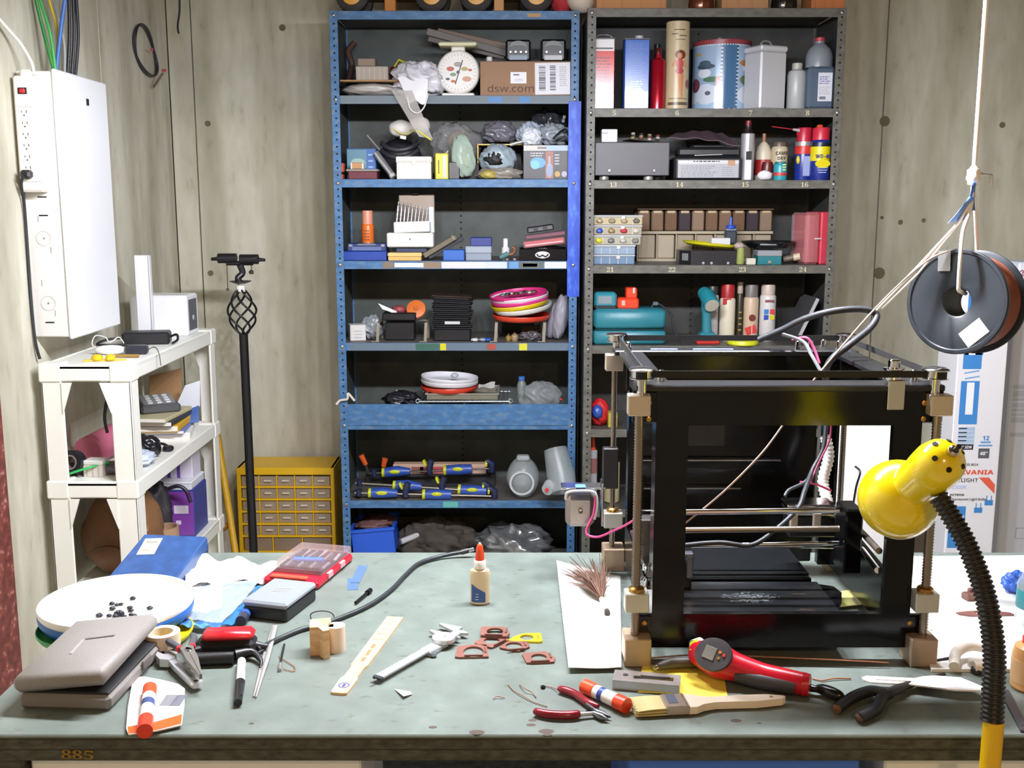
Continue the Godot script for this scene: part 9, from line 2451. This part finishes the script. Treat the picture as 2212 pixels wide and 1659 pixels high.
	part(o, "lens", tb([V(0.0062, 0.1445, 0.0455), V(0.0066, 0.1432, 0.0475)], 0.0255, 20), m("b4b0a4", 0.2))
	# spray cans in a row
	for q in [[1543, 1571, 621, "b4aeb0", "2a302c", 0.14, "a4b4c8", "white spray can with a dark cap, partly behind the torch"], [1573, 1609, 616, "d0c8b4", "9a2024", 0.22, "c8b8a0", "cream spray can with a red cap, second in the row"], [1611, 1626, 612, "2a2418", "a8968a", 0.18, "8a7a3c", "slim black and gold can between two wider ones"], [1627, 1661, 617, "c0a890", "6a6664", 0.2, "a84038", "spray can with a grey cap and a red flash, fourth in the row"], [1663, 1700, 617, "c8c4c4", "b8a89c", 0.16, "4a78b8", "white spray can with four coloured squares, last in the row"]]:
		var ctr = V(((q[0] + q[1]) / 2.0 - 1106) * 0.001665, y4, -4.0)
		var sz = V((q[1] - q[0]) * 0.00163, (745 - q[2]) * 0.001665, 0.05)
		o = spray("spray_can", q[7], "spray can", ctr, sz, m(q[3], 0.35), m(q[4], 0.4), [[0.0, 0.025, m("8a8a88", 0.3, 0.6)]], "spray cans in a row on the grey rack", q[5])
		if q[0] == 1663:
			for i in 4: part(o, "square", bx(V(0.018, 0.018, 0.0015), 0.0003), m(["3a7fc0", "c83a3a", "2a4aa8", "d0c020"][i], 0.4), at(V(-0.0105 + 0.021 * (i % 2), 0.104 - 0.021 * (i / 2), sz.x / 2 - 0.001)))
			part(o, "print", bx(V(0.034, 0.009, 0.001), 0.0003), m("7a4a4c", 0.5), at(V(0, 0.148, sz.x / 2)))
		elif q[0] == 1627:
			part(o, "red_flash", bx(V(0.04, 0.03, 0.0015), 0.0003), m("c83a3c", 0.4), at(V(0.002, 0.03, sz.x / 2 - 0.001), V(0, 0, 20)))
			part(o, "badge", cyl(0.013, 0.0015, 0.0003, 18), m("6a2c28", 0.4), at(V(0, 0.09, sz.x / 2 - 0.0005), V(90, 0, 0)))
		elif q[0] == 1573:
			part(o, "red_label", bx(V(0.03, 0.022, 0.0015), 0.0003), m("b0282c", 0.4), at(V(-0.008, 0.14, sz.x / 2 - 0.002)))
		else:
			for i in 4: part(o, "print", bx(V(sz.x * 0.5, 0.006, 0.001), 0.0003), m(q[6], 0.5), at(V(0, 0.04 + i * 0.022, sz.x / 2)))
	one("yellow_disc", "bright yellow round disc lying in front of the spray cans", "lid", lt([[0, 0], [0.055, 0], [0.058, 0.004], [0.055, 0.016], [0, 0.018]], 32), m("c8cc1c", 0.4), V(0.8486, y4, -3.905))
	o = thing("grey_sheet", "grey sheet leaning diagonally at the right of the fourth shelf", "panel", V(1.0543, y4 + 0.012, -4.02))
	o.rotation.z = -0.42
	part(o, "panel", bx(V(0.016, 0.17, 0.2), 0.002), m("4a4a4c", 0.4))
	part(o, "edge", bx(V(0.012, 0.168, 0.003), 0.001), m("b0b0b4", 0.35), at(V(0.0, 0.001, 0.1)))
	# fifth shelf, seen past the printer
	var y5 = 0.7666
	o = thing("red_toy", "red and blue plastic tool part on the fifth shelf left of the printer", "tool", V(0.3285, y5, -3.94))
	part(o, "body", bl(V(0.07, 0.1, 0.06), 0.2, 6, 14), m("b82428", 0.35))
	part(o, "blue_part", bl(V(0.04, 0.05, 0.04), 0.2, 7, 10), m("2a4a9c", 0.4), at(V(-0.01, 0.03, 0.025)))
	carton("yellow_box", "small olive-yellow box beside the red plastic part", "box", V(0.3743,0.7666,-3.915), V(0.0343,0.0567,0.05), m("a89a3c", 0.5))
	o = thing("tube_glue", "white tube with an orange pointed tip standing below the fifth shelf", "tube", V(0.3055, 0.46, -3.95))
	part(o, "body", cyl(0.018, 0.21, 0.004, 18), m("a4a4ac", 0.4))
	part(o, "label", cyl(0.0184, 0.06, 0.001, 18), m("8a5a58", 0.4), at(V(0, 0.12, 0)))
	part(o, "tip", lt([[0.013, 0.21], [0.006, 0.26], [0, 0.262]], 14), m("cc4a24", 0.4))
	o = thing("cream_roll", "cream roll standing on the sixth shelf just left of the printer", "roll", V(0.3814, 0.46, -3.97))
	part(o, "roll", cyl(0.03, 0.16, 0.006, 22), m("a8a078", 0.5))
